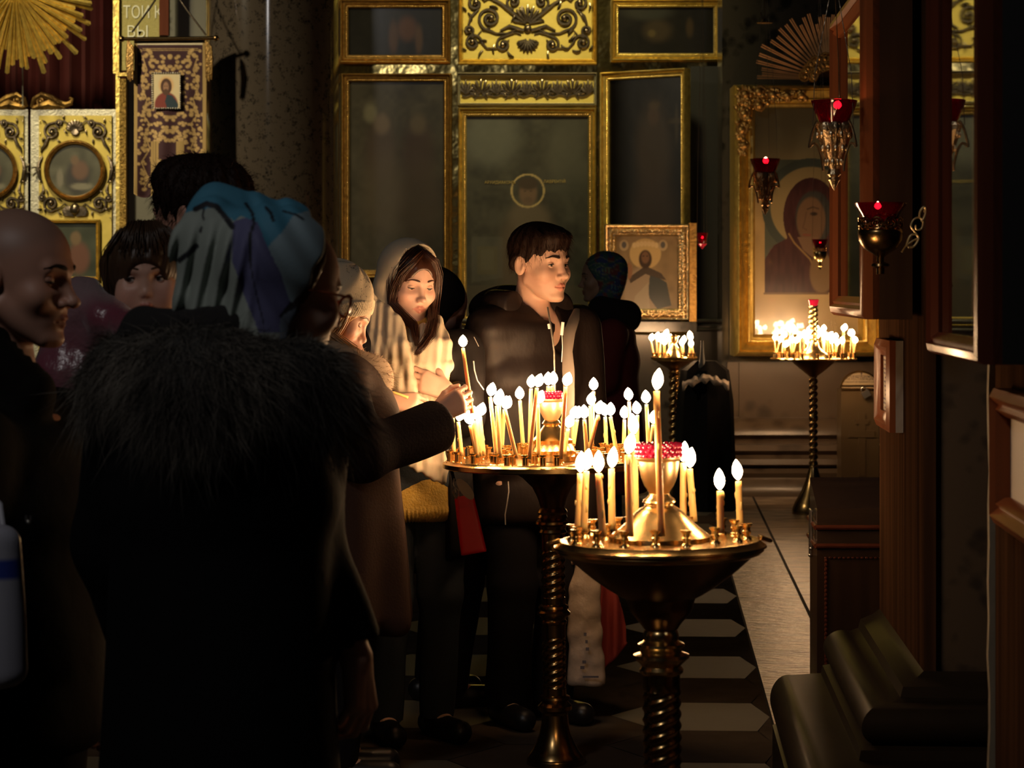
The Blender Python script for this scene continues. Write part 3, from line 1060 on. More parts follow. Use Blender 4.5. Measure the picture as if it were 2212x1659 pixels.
# gilt sunburst over the gates
s0 = P(32, -22, 18.55)
root = thing('sunburst', 'large gilt sunburst of long rays above the white and gilt gate', 'ornament', s0)
rnd = random.Random(11)
mb = MB()
n = 64
for i in range(n):
    a = -math.pi * 1.12 + (math.pi * 1.24) * i / (n - 1)
    if 0.12 < a:
        continue
    L = (150 + 45 * (0.5 + 0.5 * math.sin(i * 1.9)) - 28 * rnd.random())
    r0 = 6
    c, s = math.cos(a), math.sin(a)
    off = 0.02 * ((i % 3) - 1)
    w0, w1 = 1.8, 4.6 + 1.2 * rnd.random()
    q = lambda r, w, d: P(32 + r * c - w * s, -22 - (r * s + w * c), 18.55 + off + d)
    fr = [q(r0, -w0, 0), q(r0, w0, 0), q(L, w1, 0), q(L, -w1, 0)]
    bk = [q(r0, -w0, 0.02), q(r0, w0, 0.02), q(L, w1, 0.02), q(L, -w1, 0.02)]
    rd = [q(r0, 0, -0.012), q(L + 3, 0, -0.014)]
    vs = bk + fr + rd
    mb.add(vs, [(3, 2, 1, 0), (0, 1, 5, 4), (1, 2, 6, 5), (2, 3, 7, 6), (3, 0, 4, 7), (4, 8, 9, 7), (8, 5, 6, 9), (4, 5, 8), (6, 7, 9)])
mb.build('rays', M['gold'], root, smooth=False)
mb = MB()
pt = P(49, 215, 18.8)
mb.tube([(pt.x, 18.8, pt.z - 0.05), (pt.x, 18.8, pt.z + 0.9)], 0.006, 8)
mb.build('cord', M['silver'], root)

# church banner ---------------------------------------------------------------
bD = 16.4
a = P(366, 90, bD)
root = thing('church_banner', 'dark red church banner with gold vine embroidery and a small icon', 'banner', a)
mb = MB()
mb.tube([P(263, 84, bD), P(467, 82, bD)], 0.012, 10)
mb.ball(P(263, 84, bD), 0.02)
mb.ball(P(467, 82, bD), 0.02)
mb.build('cross_bar', M['brass_dark'], root)
mb = MB()
for x0, y0, x1, y1 in ((362, -40, 285, 70), (362, -40, 445, 76)):
    mb.tube([P(x0, y0, bD + 0.02), P((x0 + x1) / 2, (y0 + y1) / 2 + 3, bD), P(x1, y1, bD)], 0.006, 6)
mb.build('hanging_cord', M['silver_dark'], root)


def banner_col(X, Y):
    c = rgb((0.032, 0.004, 0.006), len(X))
    gold = (0.50, 0.32, 0.11)
    g = np.zeros(len(X))
    rs = random.Random(5)
    A = np.abs(X - 366)
    for k in range(150):
        x = rs.choice((58, 44, 30, 62, 52)) + rs.uniform(-8, 8)
        y = 108 + k * 2.05 + rs.uniform(-4, 4)
        r = rs.uniform(2.6, 4.8)
        g = np.maximum(g, ell_mask(A, Y, abs(x), y, r, r * 0.9, 0.3))
    for yc in (128, 150, 250, 275, 290, 300):
        for k in range(9):
            g = np.maximum(g, ell_mask(A, Y, rs.uniform(0, 42), yc + rs.uniform(-9, 9), 4.2, 3.6, 0.3))
    path = [(60, 120), (50, 150), (62, 185), (50, 215), (60, 245), (44, 268), (56, 290), (44, 320), (62, 350), (48, 385), (58, 410)]
    g = np.maximum(g, 1 - smoothstep(0.6, 1.8, seg_dist(A, Y, path)))
    for y in (104, 108):
        g = np.maximum(g, (np.abs(Y - y) < 1.1) * (A < 60) * 0.7)
    c = blend(c, g * (0.55 + 0.45 * vnoise(X, Y, 0.5, 9)), gold)
    c = blend(c, (np.abs(Y - 93) < 2.2), (0.62, 0.52, 0.32))
    # gold braid at the sides and round the tongues
    br = (A > 71)
    for xs in (328 - 366, 396 - 366 - 2):
        pass
    tongue = np.zeros(len(X), bool)
    for x in (332, 388):
        tongue |= (np.abs(X - x) < 8.5) & (Y > 304)
    c = blend(c, (br | tongue) * 1.0, (0.30, 0.19, 0.055))
    c = blend(c, tongue & (np.abs(np.abs(X - 332) - 3) < 1.2) * True, (0.18, 0.11, 0.03))
    return c


def banner_mesh():
    nx, ny = 100, 190
    X, Y = np.meshgrid(np.linspace(288, 445, nx), np.linspace(80, 432, ny))
    Yb = 432 - Y
    # three rounded tongues at the foot
    cent = np.where(X < 332, 310, np.where(X > 388, 416, 360))
    lim = np.where((X < 332), 424, np.where(X > 388, 420, 430)) - 10 * ((X - cent) / 24.0) ** 2
    Y2 = np.minimum(Y, lim)
    fl = 0.012 * np.sin((X - 288) * 0.06) * (Y2 - 80) / 350 + 0.010 * np.sin((X - 288) * 0.13 + Y2 * 0.01) * (Y2 - 80) / 350
    S = bD / F_PX
    V = np.stack([(X - CX) * S, bD + 0.03 + fl, CAM_Z + (HOR - Y2) * S], -1).reshape(-1, 3)
    idx = np.arange(nx * ny).reshape(ny, nx)
    Fq = np.stack([idx[:-1, :-1], idx[1:, :-1], idx[1:, 1:], idx[:-1, 1:]], -1).reshape(-1, 4)
    return mesh_np('embroidered_cloth', V, Fq, M['cloth_col'], root, colors=banner_col(X.ravel(), Y2.ravel()))


o = banner_mesh()
md = o.modifiers.new('thick', 'SOLIDIFY')
md.thickness = 0.008
for xc, ds in ((282, -1), (450, 1)):
    mb = MB()
    for k in range(5):
        x = xc + (k - 2) * 2.6
        pts = [P(x, 88 + 3 * k, bD - 0.01), P(x + ds * 2, 130, bD - 0.02), P(x + ds * (1 + k % 2), 168 + 4 * (k % 3), bD - 0.01)]
        mb.tube(pts, [0.008, 0.011, 0.006], 6)
    mb.build('tassel', M['gold_old'], root)


def bust(u, v):
    c = rgb((0.62, 0.50, 0.27), len(u))
    c = blend(c, ell_mask(u, v, .5, .66, .26, .24, .3), (0.62, 0.36, 0.14))
    c = blend(c, ell_mask(u, v, .5, .10, .42, .36, .08), (0.20, 0.045, 0.03))
    c = blend(c, in_poly(u, v, [(.52, .40), (.72, .36), (.92, .14), (.92, 0), (.52, 0), (.46, .2)]), (0.03, 0.045, 0.05))
    c = blend(c, ell_mask(u, v, .5, .62, .20, .23, .1), (0.075, 0.035, 0.02))
    c = blend(c, ell_mask(u, v, .49, .60, .10, .15, .2), (0.30, 0.16, 0.085))
    c = blend(c, ell_mask(u, v, .49, .46, .10, .09, .2), (0.10, 0.05, 0.028))
    for x in (.45, .53):
        c = blend(c, ell_mask(u, v, x, .63, .022, .012, .3), (0.03, 0.018, 0.012))
    return c


e = P(329, 234, bD + 0.008)
e2 = P(389, 158, bD + 0.008)
panel('small_icon_patch', e, (e2.x - e.x, 0, 0), (0, 0, e2.z - e.z), bust, M['paint'], root, 50, 64)
mb = MB()
beads(mb, e, (e2.x - e.x, 0, 0), (0, 0, e2.z - e.z), 0, (0, -1, 0), 0.004, 0.006, 0.014)
mb.build('pearl_border', M['silver'], root)

# ------------------------------------------------------------------ the large framed icon in the aisle
kD = 17.45


def veiled(X, Y):
    """plain veiled figure with a halo"""
    c = rgb((0.50, 0.35, 0.15), len(X)) * (0.8 + 0.4 * vnoise(X, Y, 0.035, 7))[:, None]
    c = blend(c, 1 - smoothstep(300, 480, Y), (0.26, 0.22, 0.12))
    ins = (X > 1652) & (Y < 632)
    c = blend(c, (ins & (Y > 345)) * 1.0, (0.10, 0.115, 0.085))
    r = np.hypot(X - 1752, Y - 448)
    c = blend(c, ((r < 106) & (r > 88)) * 1.0 * (Y < 632), (0.07, 0.085, 0.07))
    c = blend(c, (1 - smoothstep(86, 89, r)) * (Y < 632), (0.34, 0.26, 0.12))
    veil = ell_mask(X, Y, 1752, 468, 60, 84, 0.03) > .5
    body = in_poly(X, Y, [(1652, 632), (1652, 560), (1672, 530), (1700, 515), (1712, 480), (1800, 480), (1850, 520), (1870, 632)])
    col = rgb((0.060, 0.022, 0.021), len(X)) * (0.75 + 0.5 * vnoise(X * 1.6, Y * 0.4, 0.12, 3))[:, None]
    m = ((veil | body) & (Y < 632))[:, None]
    c = np.where(m, col, c)
    c = blend(c, (1 - smoothstep(1, 2.5, seg_dist(X, Y, [(1704, 505), (1716, 525), (1750, 560), (1768, 600)]))) * (Y < 632), (0.30, 0.19, 0.07))
    c = blend(c, ell_mask(X, Y, 1758, 470, 40, 58, 0.05), (0.05, 0.05, 0.045))
    c = blend(c, ell_mask(X, Y, 1752, 476, 31, 50, 0.08), (0.17, 0.10, 0.055))
    c = blend(c, in_poly(X, Y, [(1722, 512), (1770, 512), (1760, 560), (1735, 540)]), (0.20, 0.12, 0.07))
    c = blend(c, ell_mask(X, Y, 1758, 462, 8, 4, 0.3), (0.035, 0.022, 0.016))
    c = blend(c, 1 - smoothstep(.8, 2.2, seg_dist(X, Y, [(1744, 452), (1756, 447), (1768, 451)])), (0.06, 0.035, 0.02))
    c = blend(c, 1 - smoothstep(.8, 2.2, seg_dist(X, Y, [(1742, 458), (1738, 480), (1734, 492), (1742, 496)])), (0.13, 0.07, 0.04))
    c = blend(c, 1 - smoothstep(.8, 2.4, seg_dist(X, Y, [(1736, 507), (1750, 508)])), (0.22, 0.06, 0.04))
    c = blend(c, ell_mask(X, Y, 1775, 590, 26, 44, 0.1) * (Y < 632), (0.21, 0.13, 0.06))
    c = blend(c, (Y > 632) & (np.abs(X - 1720) < 70) & (Y < 636), (0.16, 0.09, 0.04))
    return c


root, c, pu, pv, nrm = picture('framed_icon', 'large framed icon of a veiled haloed woman behind the far right candle stand', 'icon',
                               (1583, 186, 1900, 769), kD, 47, veiled, M['gold'], 190, 340, glass=True, depth=0.16, bead=False,
                               prof=[(0, -0.25), (0, 0.10), (0.08, 0.15), (0.2, 0.165), (0.26, 0.14), (0.30, 0.15), (0.5, 0.10), (0.62, 0.075), (0.66, 0.09), (0.74, 0.085), (0.78, 0.06), (0.88, 0.065), (1.0, 0.03), (1.0, -0.02)])
mb = MB()
rnd = random.Random(9)
q = lambda x, y: P(x, y, kD - 0.20)
for i in range(150):
    if i < 80:
        t = rnd.random()
        x, y = 1592 + 150 * t + rnd.uniform(-4, 4), 206 + rnd.uniform(-20, 22) * (1 - 0.6 * t)
    else:
        t = rnd.random()
        x, y = 1604 + rnd.uniform(-16, 20) * (1 - 0.55 * t), 206 + 130 * t
    mb.ball(q(x, y), (rnd.uniform(.010, .024), .02, rnd.uniform(.010, .024)), 8, 5)
for x, y, r in ((1608, 205, 16), (1640, 200, 15), (1668, 204, 13), (1700, 208, 11), (1730, 206, 9), (1606, 245, 15), (1604, 280, 13), (1606, 315, 11), (1640, 225, 14)):
    scroll(mb, q, x, y, r, 1.3, rnd.uniform(0, 6), 0.016, rnd.choice((-1, 1)))
    for k in range(4):
        leaf(mb, q, x, y, rnd.uniform(0, 360), r * 1.3, 0.013)
mb.build('carved_leaves', M['gold_old'], root)

# gilt rays above that icon
s0 = P(1790, 172, kD - 0.1)
root = thing('sunburst', 'thin copper coloured rays over a gilt cloud, above the large framed icon', 'ornament', s0)
mb = MB()
for i, (a, L) in enumerate(((178, 160), (175, 150), (171, 152), (166, 166), (160, 165), (153, 168), (146, 156), (140, 150), (134, 158), (128, 156), (122, 160), (117, 138), (112, 150), (107, 154), (102, 128), (98, 142), (94, 146), (90, 140), (86, 146), (80, 150), (73, 146), (66, 154))):
    ar = math.radians(a)
    for w in (-0.9, 0.9):
        am = ar + math.radians(w)
        mb.tube([P(1790 + 56 * math.cos(am), 172 - 56 * math.sin(am), kD - 0.1), P(1790 + (L - 6 * abs(w)) * math.cos(am), 172 - (L - 6 * abs(w)) * math.sin(am), kD - 0.1)], [0.0035, 0.0052], 5)
mb.build('rays', mat('copper_gilding', (0.75, 0.40, 0.18), 0.45, 0.5), root)
mb = MB()
q = lambda x, y: P(x, y, kD - 0.14)
rnd = random.Random(2)
for i in range(13):
    a = math.radians(25 + 12.2 * i)
    for rr, sz in ((52, 12), (34, 11)):
        x, y = 1790 + rr * math.cos(a), 172 - rr * math.sin(a) * 0.9
        mb.ball(q(x, y), (0.036, 0.03, 0.034), 10, 7)
        scroll(mb, lambda x, y: P(x, y, kD - 0.175), x, y, sz, 1.6, rnd.uniform(0, 6), 0.008, rnd.choice((-1, 1)))
mb.build('cloud', M['gold_old'], root)
a = P(1790, 165, kD + 0.1)
mb = MB().box((a.x, kD + 0.09, a.z), (0.3, 0.38, 0.12))
mb.build('bracket', M['wood'], root, smooth=False)


# ------------------------------------------------------------------ glazed icon cases on the piers
def icon_case(label, fl_near, fl_far, z0, z1, depth, m_frame, m_side, fn, bar):
    """glazed case: front edge runs from fl_near to fl_far (floor points), body goes back along AN"""
    a, b = Vector(fl_near), Vector(fl_far)
    a.z = b.z = 0
    root = thing('icon_case', label, 'icon case', (a.x, a.y, z0))
    ax = (b - a).normalized()
    nr = Vector((-ax.y, ax.x, 0))
    if nr.x > 0:
        nr = -nr                                # front normal looks to the nave (-x)
    bk = -nr * depth
    up = Vector((0, 0, 1))
    L = (b - a).length
    mb = MB()
    t = 0.018
    for (s0_, s1_) in ((0, t), (L - t, L)):
        q4 = [a + ax * s0_ + bk * 0.04, a + ax * s1_ + bk * 0.04, a + ax * s1_ + bk, a + ax * s0_ + bk]
        mb.hexa([p + up * z0 for p in q4], [p + up * z1 for p in q4])
    for (u0, u1) in ((z0, z0 + t), (z1 - t, z1)):
        q4 = [a + ax * t + bk * 0.04, a + ax * (L - t) + bk * 0.04, a + ax * (L - t) + bk, a + ax * t + bk]
        mb.hexa([p + up * u0 for p in q4], [p + up * u1 for p in q4])
    q4 = [a + ax * t + bk * 0.93, a + ax * (L - t) + bk * 0.93, a + ax * (L - t) + bk, a + ax * t + bk]
    mb.hexa([p + up * (z0 + t) for p in q4], [p + up * (z1 - t) for p in q4])
    mb.build('case_body', m_side, root, smooth=False)
    mb = MB()
    moulding(mb, a + up * z0, ax * L, up * (z1 - z0), bar, [(0, -0.02), (0, 0.012), (0.15, 0.022), (0.45, 0.026), (0.6, 0.014), (0.72, 0.018), (1.0, 0.004), (1.0, -0.02)], nr)
    mb.build('door_frame', m_frame, root)
    gp = [a + ax * bar + up * (z0 + bar), a + ax * (L - bar) + up * (z0 + bar), a + ax * (L - bar) + up * (z1 - bar), a + ax * bar + up * (z1 - bar)]
    MB().add(gp, [(0, 1, 2, 3)]).build('glass_pane', M['glass'], root, smooth=False)
    c = a + ax * (bar + 0.01) + up * (z0 + bar + 0.01) + bk * 0.55
    panel('icon_board', c, ax * (L - 2 * bar - 0.02), up * (z1 - z0 - 2 * bar - 0.02), fn, M['paint'], root, 40, 80)
    return root


n1, f1 = P(1882, 0, 6.215), P(1810, 0, 7.27)
icon_case('glazed icon case with a red wooden frame, on the far pier above the notice', n1, f1, P(0, 690, 6.215).z, P(0, -52, 6.215).z, 0.100,
          M['wood_orange'], M['wood'], lambda u, v: blend(rgb((0.10, 0.085, 0.05), len(u)) * (0.6 + 0.8 * vnoise(u, v, 6, 3))[:, None], ell_mask(u, v, .5, .45, .3, .38, .3), (0.06, 0.05, 0.04)), 0.054)
n2, f2 = P(2140, 0, 4.34), P(2026, 0, 5.13)
icon_case('glazed icon case nearest the camera, cut by the right edge of the photo', n2, f2, P(0, 788, 4.34).z, P(0, -180, 4.34).z, 0.110,
          M['wood_red'], M['black'], lambda u, v: blend(blend(rgb((0.26, 0.17, 0.075), len(u)) * (0.7 + 0.6 * vnoise(u, v, 7, 6))[:, None], ell_mask(u, v, .5, .5, .3, .36, .4), (0.12, 0.09, 0.05)), (v < .16) * 0.5, (0.36, 0.2, 0.08)), 0.043)

# framed notice on the flank of the far pier
off = near1 + AX * 0.50
na = Vector((off.x, off.y, 0)) - AN * 0.024
root = thing('notice', 'framed paper notice on the side of the far pier, above the wooden lectern', 'notice', (na.x, na.y, 1.05))
zt_, zb_ = P(0, 736, 6.72).z, P(0, 934, 6.72).z
mb = MB()
moulding(mb, na + Vector((0, 0, zb_)), AX * 0.40, Vector((0, 0, zt_ - zb_)), 0.045, [(0, -0.03), (0, 0.012), (0.4, 0.02), (0.7, 0.01), (1, 0.004), (1, -0.01)], -AN)
mb.build('frame', M['wood_orange'], root)
q4 = [na + Vector((0, 0, zb_)) - AN * -0.028, na + AX * 0.40 + Vector((0, 0, zb_)) + AN * 0.028, na + AX * 0.40 + Vector((0, 0, zt_)) + AN * 0.028, na + Vector((0, 0, zt_)) + AN * 0.028]
mb = MB().hexa(q4, [p - AN * 0.024 for p in q4])
mb.build('sheet', M['paper'], root, smooth=False)
mb = MB()
rnd = random.Random(8)
for k in range(13):
    z = zt_ - 0.05 - k * 0.0118
    y = 0.07
    while y < 0.31:
        L = rnd.uniform(0.015, 0.045)
        p = na + AX * y + Vector((0, 0, z)) + AN * 0.0035
        mb.add([p, p + AX * L, p + AX * L + Vector((0, 0, 0.005)), p + Vector((0, 0, 0.005))], [(0, 1, 2, 3)])
        y += L + 0.012
mb.build('print', mat('grey_print', (0.2, 0.16, 0.2), 0.8), root, smooth=False)

# second framed picture on the near pier, at the right edge
off = p2 - AX * 0.215
nb = Vector((off.x, off.y, 0)) - AN * 0.012
za, zb = P(0, 1128, 4.65).z, P(0, 838, 4.65).z
root = thing('notice', 'orange brown frame on the near pier, at the right edge of the photo', 'notice', (nb.x, nb.y, za))
mb = MB()
moulding(mb, nb - AX * 0.5 + Vector((0, 0, za)), AX * 0.5, Vector((0, 0, zb - za)), 0.05, [(0, -0.012), (0, 0.02), (0.3, 0.03), (0.6, 0.015), (0.75, 0.022), (1, 0.005), (1, -0.01)], -AN)
mb.build('frame', M['wood_orange'], root)
q4 = [nb - AX * 0.45 + Vector((0, 0, za + .05)) + AN * .01, nb - AX * 0.05 + Vector((0, 0, za + .05)) + AN * .01, nb - AX * 0.05 + Vector((0, 0, zb - .05)) + AN * .01, nb - AX * 0.45 + Vector((0, 0, zb - .05)) + AN * .01]
MB().hexa(q4, [p - AN * 0.006 for p in q4]).build('sheet', M['paper'], root, smooth=False)

# ------------------------------------------------------------------ lectern chest under the notice
lD = 7.98
lx0, lx1 = P(1765, 0, lD).x, P(1970, 0, lD).x
root = thing('lectern', 'dark wooden lectern chest with a sloping top, against the far pier', 'lectern', (lx0, lD, 0))
zf, zk = P(0, 1098, lD).z, P(0, 1032, lD + 0.34).z
sh = AX * 0.36


def lbox(mb, x0, x1, z0, z1, y0=0.0, y1=0.36):
    a, b = Vector((x0, lD, 0)) + AX * y0, Vector((x1, lD, 0)) + AX * y0
    v = AX * (y1 - y0)
    q4 = [a, b, b + v, a + v]
    mb.hexa([p + Vector((0, 0, z0)) for p in q4], [p + Vector((0, 0, z1)) for p in q4])


mb = MB()
lbox(mb, lx0, lx1, 0.0, zf - 0.12)
mb.build('chest_body', M['wood'], root, smooth=False)
mb = MB()
a, b = Vector((lx0, lD, 0)), Vector((lx1, lD, 0))
lo = [a, b, b + sh, a + sh]
hi = [zf, zf, zk, zk]
mb.hexa([p + Vector((0, 0, zf - 0.115)) for p in lo], [p + Vector((0, 0, h)) for p, h in zip(lo, hi)])
mb.build('sloping_top', mat('varnished_board', (0.05, 0.03, 0.02), 0.16, 0.0, coat_weight=0.5, var=(18, 0.6, (0.03, 0.018, 0.012), (0.2, 1, 1))), root, smooth=False)
mb = MB()
for z in (zf - 0.118, zf - 0.06):
    mb.tube([a + Vector((-0.004, -0.004, z)), b + Vector((0, -0.004, z))], 0.008, 8)
    mb.tube([a + Vector((-0.004, -0.004, z)), a + sh + Vector((-0.004, 0, z))], 0.008, 8)
mb.build('moulding', M['wood_red'], root)
mb = MB()
n = 40
for i in range(n):
    z = 0.05 + (zf - 0.2) * i / n
    mb.ball((lx0 + 0.028, lD - 0.002, z), (0.006, 0.004, 0.008), 6, 4)
    if i < 22:
        mb.ball((lx0 + 0.028 + i * 0.0142, lD - 0.002, zf - 0.155), (0.006, 0.004, 0.004), 6, 4)
mb.build('carved_edging', M['wood_red'], root)
mb = MB()
pk = Vector((lx0, lD, 0)) + AX * 0.14 - AN * 0.01
for k, (dy, L) in enumerate(((0.0, 0.12), (0.022, 0.10), (0.044, 0.13))):
    p = pk + AX * dy + Vector((0, 0, zf - 0.02 - k * 0.008))
    mb.tube([p, p - Vector((0, 0, L))], 0.005, 6)
    mb.ball(p - Vector((0, 0, L)), 0.007)
mb.tube([pk + Vector((0, 0, zf - 0.02)) + AX * (t * 0.08 - 0.02) for t in (0, .5, 1)], 0.004, 6)
mb.build('hook_rail', M['steel'], root)
mb = MB().lathe([(0.0, 0.02), (0.012, 0.018), (0.014, 0.008), (0.008, 0.0)], 14, (lx0 + 0.17, lD, 0.38), axis=(0, -1, 0))
mb.box((lx0 + 0.17, lD - 0.003, 0.38), (0.07, 0.008, 0.03))
mb.build('handle', M['brass_dark'], root)

# ------------------------------------------------------------------ donation box with an arched top
oD = 16.9
a, b = P(1817, 842, oD), P(1899, 842, oD)
w = b.x - a.x
root = thing('donation_box', 'arched metal donation box with a padlock, between the far candle stand and the notice', 'donation box', ((a.x + b.x) / 2, oD, 0))
dm = mat('bronze_box', (0.16, 0.105, 0.05), 0.38, 0.6, bump=(12, 0.15, 0.01))
mb = MB().box(((a.x + b.x) / 2, oD + 0.11, (a.z) / 2), (w, 0.22, a.z))
mb.build('box_body', dm, root, smooth=False)
mb = MB()
n = 20
poly = [(a.x + w / 2 + w / 2 * math.cos(math.pi * i / n), a.z + 0.01 + (P(0, 806, oD).z - a.z) * math.sin(math.pi * i / n)) for i in range(n + 1)]
mb.prism(poly, oD + 0.02, oD + 0.06, lambda u, v, d: (u, d, v))
mb.build('arched_plate', mat('pale_brass_plate', (0.50, 0.38, 0.22), 0.4, 0.5), root, smooth=False)
mb = MB()
mb.tube([(u, oD + 0.012, v) for u, v in poly], 0.006, 6)
mb.tube([(a.x, oD - 0.004, a.z + 0.002), (b.x, oD - 0.004, a.z + 0.002)], 0.009, 6)
mb.tube([(a.x, oD + 0.008, a.z + 0.028), (b.x, oD + 0.008, a.z + 0.028)], 0.004, 6)
mb.build('rim', M['brass_dark'], root)
cxm = (a.x + b.x) / 2
for body, y, s in (('Пожертвования', 815, 0.026), ('НА РЕСТАВРАЦИЮ', 821, 0.024), ('Казанского кафедрального собора', 826.5, 0.016)):
    text_mesh('lettering', body, M['ink'], root, P(1859, y, oD + 0.019), s, extrude=0.0008, sx=0.86)
mb = MB()
p = P(1861, 808, oD + 0.018)
mb.box((p.x, p.y, p.z), (0.004, 0.002, 0.022)).box((p.x, p.y, p.z + 0.004), (0.014, 0.002, 0.004))
mb.build('small_cross', M['ink'], root, smooth=False)
mb = MB()
p = P(1862, 960, oD - 0.004)
mb.box((p.x, oD - 0.003, p.z), (0.045, 0.008, 0.42)).box((p.x, oD - 0.003, p.z + 0.07), (0.17, 0.012, 0.045)).box((p.x, oD - 0.003, p.z + 0.15), (0.09, 0.012, 0.03))
mb.build('raised_cross', dm, root, smooth=False)
p = P(1871, 851, oD - 0.035)
pl = thing('padlock', 'steel padlock hanging on the arched donation box', 'padlock', p)
Rl = Matrix.Rotation(math.radians(-30), 3, 'Y')
mb = MB().box(p, (0.050, 0.02, 0.044), Rl)
mb.build('lock_body', M['steel'], pl, smooth=False)
mb = MB()
mb.tube([p + Rl @ Vector((0.017 * math.cos(t), 0, 0.020 + 0.008 + 0.017 * math.sin(t) * 1.3)) for t in np.linspace(-0.4, math.pi + 0.4, 14)], 0.004, 8)
mb.build('shackle', M['steel'], pl)

# ------------------------------------------------------------------ draped stand in the dark corner
hD = 16.4
p = P(1524, 900, hD)
root = thing('draped_lectern', 'black draped lectern with a pale cloth over its top, in the dark corner', 'lectern', (p.x, hD, 0))
mb = MB()
mb.lathe([(0.17, 0.0), (0.165, 0.35), (0.155, 0.7), (0.13, 0.9), (0.06, 0.96)], 28, (p.x, hD, 0), twist=lambda r, z, a: r * (1 + 0.06 * math.sin(7 * a)) * (1.15 if abs(math.cos(a)) > .7 else 1.0))
mb.build('drape', mat('black_cloth', (0.004, 0.0035, 0.0035), 0.9, specular_ior_level=.1), root)
vs, fs = [], []
n = 24
for i in range(n + 1):
    t = i / n * 2 - 1
    x = 1525 + t * 50
    y = 816 + 16 * abs(t) ** 1.3 + 2 * math.sin(i * 1.7)
    h = 9 + 4 * math.cos(i * 1.1)
    vs += [P(x, y - h / 2 - 3, hD - 0.15), P(x, y, hD - 0.19), P(x, y + h, hD - 0.19)]
for i in range(n):
    for k in (0, 1):
        fs.append((i * 3 + k, i * 3 + k + 1, i * 3 + k + 4, i * 3 + k + 3))
o = MB().add(vs, fs).build('pale_cloth', mat('pale_cloth', (0.30, 0.24, 0.19), 0.9), root)
md = o.modifiers.new('thick', 'SOLIDIFY')
md.thickness = 0.02
mb = MB()
vbar(mb, 1491, 1508, 784, 824, hD + 0.05, 0.02)
vbar(mb, 1528, 1552, 788, 818, hD + 0.05, 0.02)
mb.build('pale_book', mat('grey_page', (0.10, 0.08, 0.06), 0.8), root, smooth=False)
mb = MB().lathe([(0.075, 0.0), (0.05, 0.05), (0.02, 0.1), (0.012, 0.16), (0.008, 0.24)], 16, (P(1517, 812, hD - 0.06).x, hD - 0.06, P(0, 816, hD).z))
mb.build('finial', M['black'], root)
# ------------------------------------------------------------------ candle stands
SOCK = [(0.0115, 0.0), (0.010, 0.004), (0.0062, 0.008), (0.0062, 0.011), (0.0092, 0.015), (0.0092, 0.018), (0.0062, 0.021), (0.0072, 0.026), (0.0118, 0.031), (0.0122, 0.0335), (0.0085, 0.0335), (0.007, 0.020)]
SOCK_STRAIGHT = [(0.0125, 0.0), (0.0125, 0.003), (0.0090, 0.006), (0.0090, 0.030), (0.0125, 0.034), (0.0128, 0.037), (0.0095, 0.037), (0.008, 0.02)]


def spiral_twist(n, lead, amp):
    return lambda r, z, a: r * (1 + amp * (abs(math.sin(0.5 * (n * a - 2 * math.pi * z * n / lead))) * 2 - 1.2))


def lathe_part(name, prof, m, parent, segs=48, twist=None):
    return MB().lathe(prof, segs, twist=twist).build(name, m, parent, local=True)


def stand_common(root, S, tray_z, R, parts, sock, spots, m_tray, m_body, m_bowl):
    pass


def px_prof(items, S, cx_unused=0):
    """[(half width px, py)] -> [(r, z)] for a stand seen at S pixels per metre"""
    return [(w / S, CAM_Z + (HOR - y) / S) for w, y in items]


def tray_spot(px, py, z):
    """point of the level plane z that the photograph shows at px, py"""
    D = F_PX * (CAM_Z - z) / (py - HOR)
    return Vector(((px - CX) * D / F_PX, D, z))


FLAME = [(0.0, 0.0), (0.28, 0.04), (0.62, 0.14), (0.90, 0.28), (1.0, 0.42), (0.92, 0.58), (0.70, 0.74), (0.40, 0.88), (0.12, 0.97), (0.0, 1.0)]
WICK_M, CANDLES = M['wick'], {}
ORD = ['first', 'second', 'third', 'fourth', 'fifth', 'sixth', 'seventh', 'eighth', 'ninth', 'tenth', 'eleventh', 'twelfth', 'thirteenth', 'fourteenth', 'fifteenth', 'sixteenth', 'seventeenth', 'eighteenth', 'nineteenth', 'twentieth',
       'twenty-first', 'twenty-second', 'twenty-third', 'twenty-fourth', 'twenty-fifth', 'twenty-sixth', 'twenty-seventh', 'twenty-eighth', 'twenty-ninth', 'thirtieth', 'thirty-first', 'thirty-second', 'thirty-third', 'thirty-fourth', 'thirty-fifth', 'thirty-sixth', 'thirty-seventh', 'thirty-eighth']


def candle(label, group, base, top, rad, fl_w, fl_h, bend=0.0, lit=True, drips=0, lean=None, segs=10, seed=0):
    base, top = Vector(base), Vector(top)
    ax = top - base
    n = 9
    rnd = random.Random(seed)
    side = Vector((1, 0, 0))
    pts = [base + ax * (i / (n - 1)) + side * bend * math.sin(math.pi * i / (n - 1)) for i in range(n)]
    mb = MB()
    mb.tube(pts, [rad * (1.0 - 0.16 * i / (n - 1)) for i in range(n)], segs)
    for k in range(drips):
        t = rnd.uniform(0.3, 0.98)
        a = rnd.uniform(0, 6.3)
        c = base + ax * t + Vector((math.cos(a) * rad * 0.9, math.sin(a) * rad * 0.9, 0))
        mb.ball(c, (rad * .35, rad * .35, rad * rnd.uniform(.6, 1.4)), 7, 5)
    body = mesh_np('candle', np.array([tuple(v - base) for v in (Vector(q) for q in mb.v)]), mb.f, M['wax'])
    body.location = base
    tag(body, label, 'candle', group)
    wk = MB().tube([top - base - Vector((0, 0, 0.002)), top - base + Vector((0.0005, 0, 0.007)), top - base + Vector((0.0015, 0, 0.010))], 0.0009, 5)
    wk.build('wick', WICK_M, body, local=True)
    if lit:
        d = Vector((0, 0, 1)) if lean is None else Vector(lean)
        fl = MB().lathe([(r * fl_w / 2, z * fl_h) for r, z in FLAME], 10, axis=d)
        o = fl.build('flame', M['flame'], body, local=True)
        o.location = top - base + Vector((0, 0, 0.003))
    return body


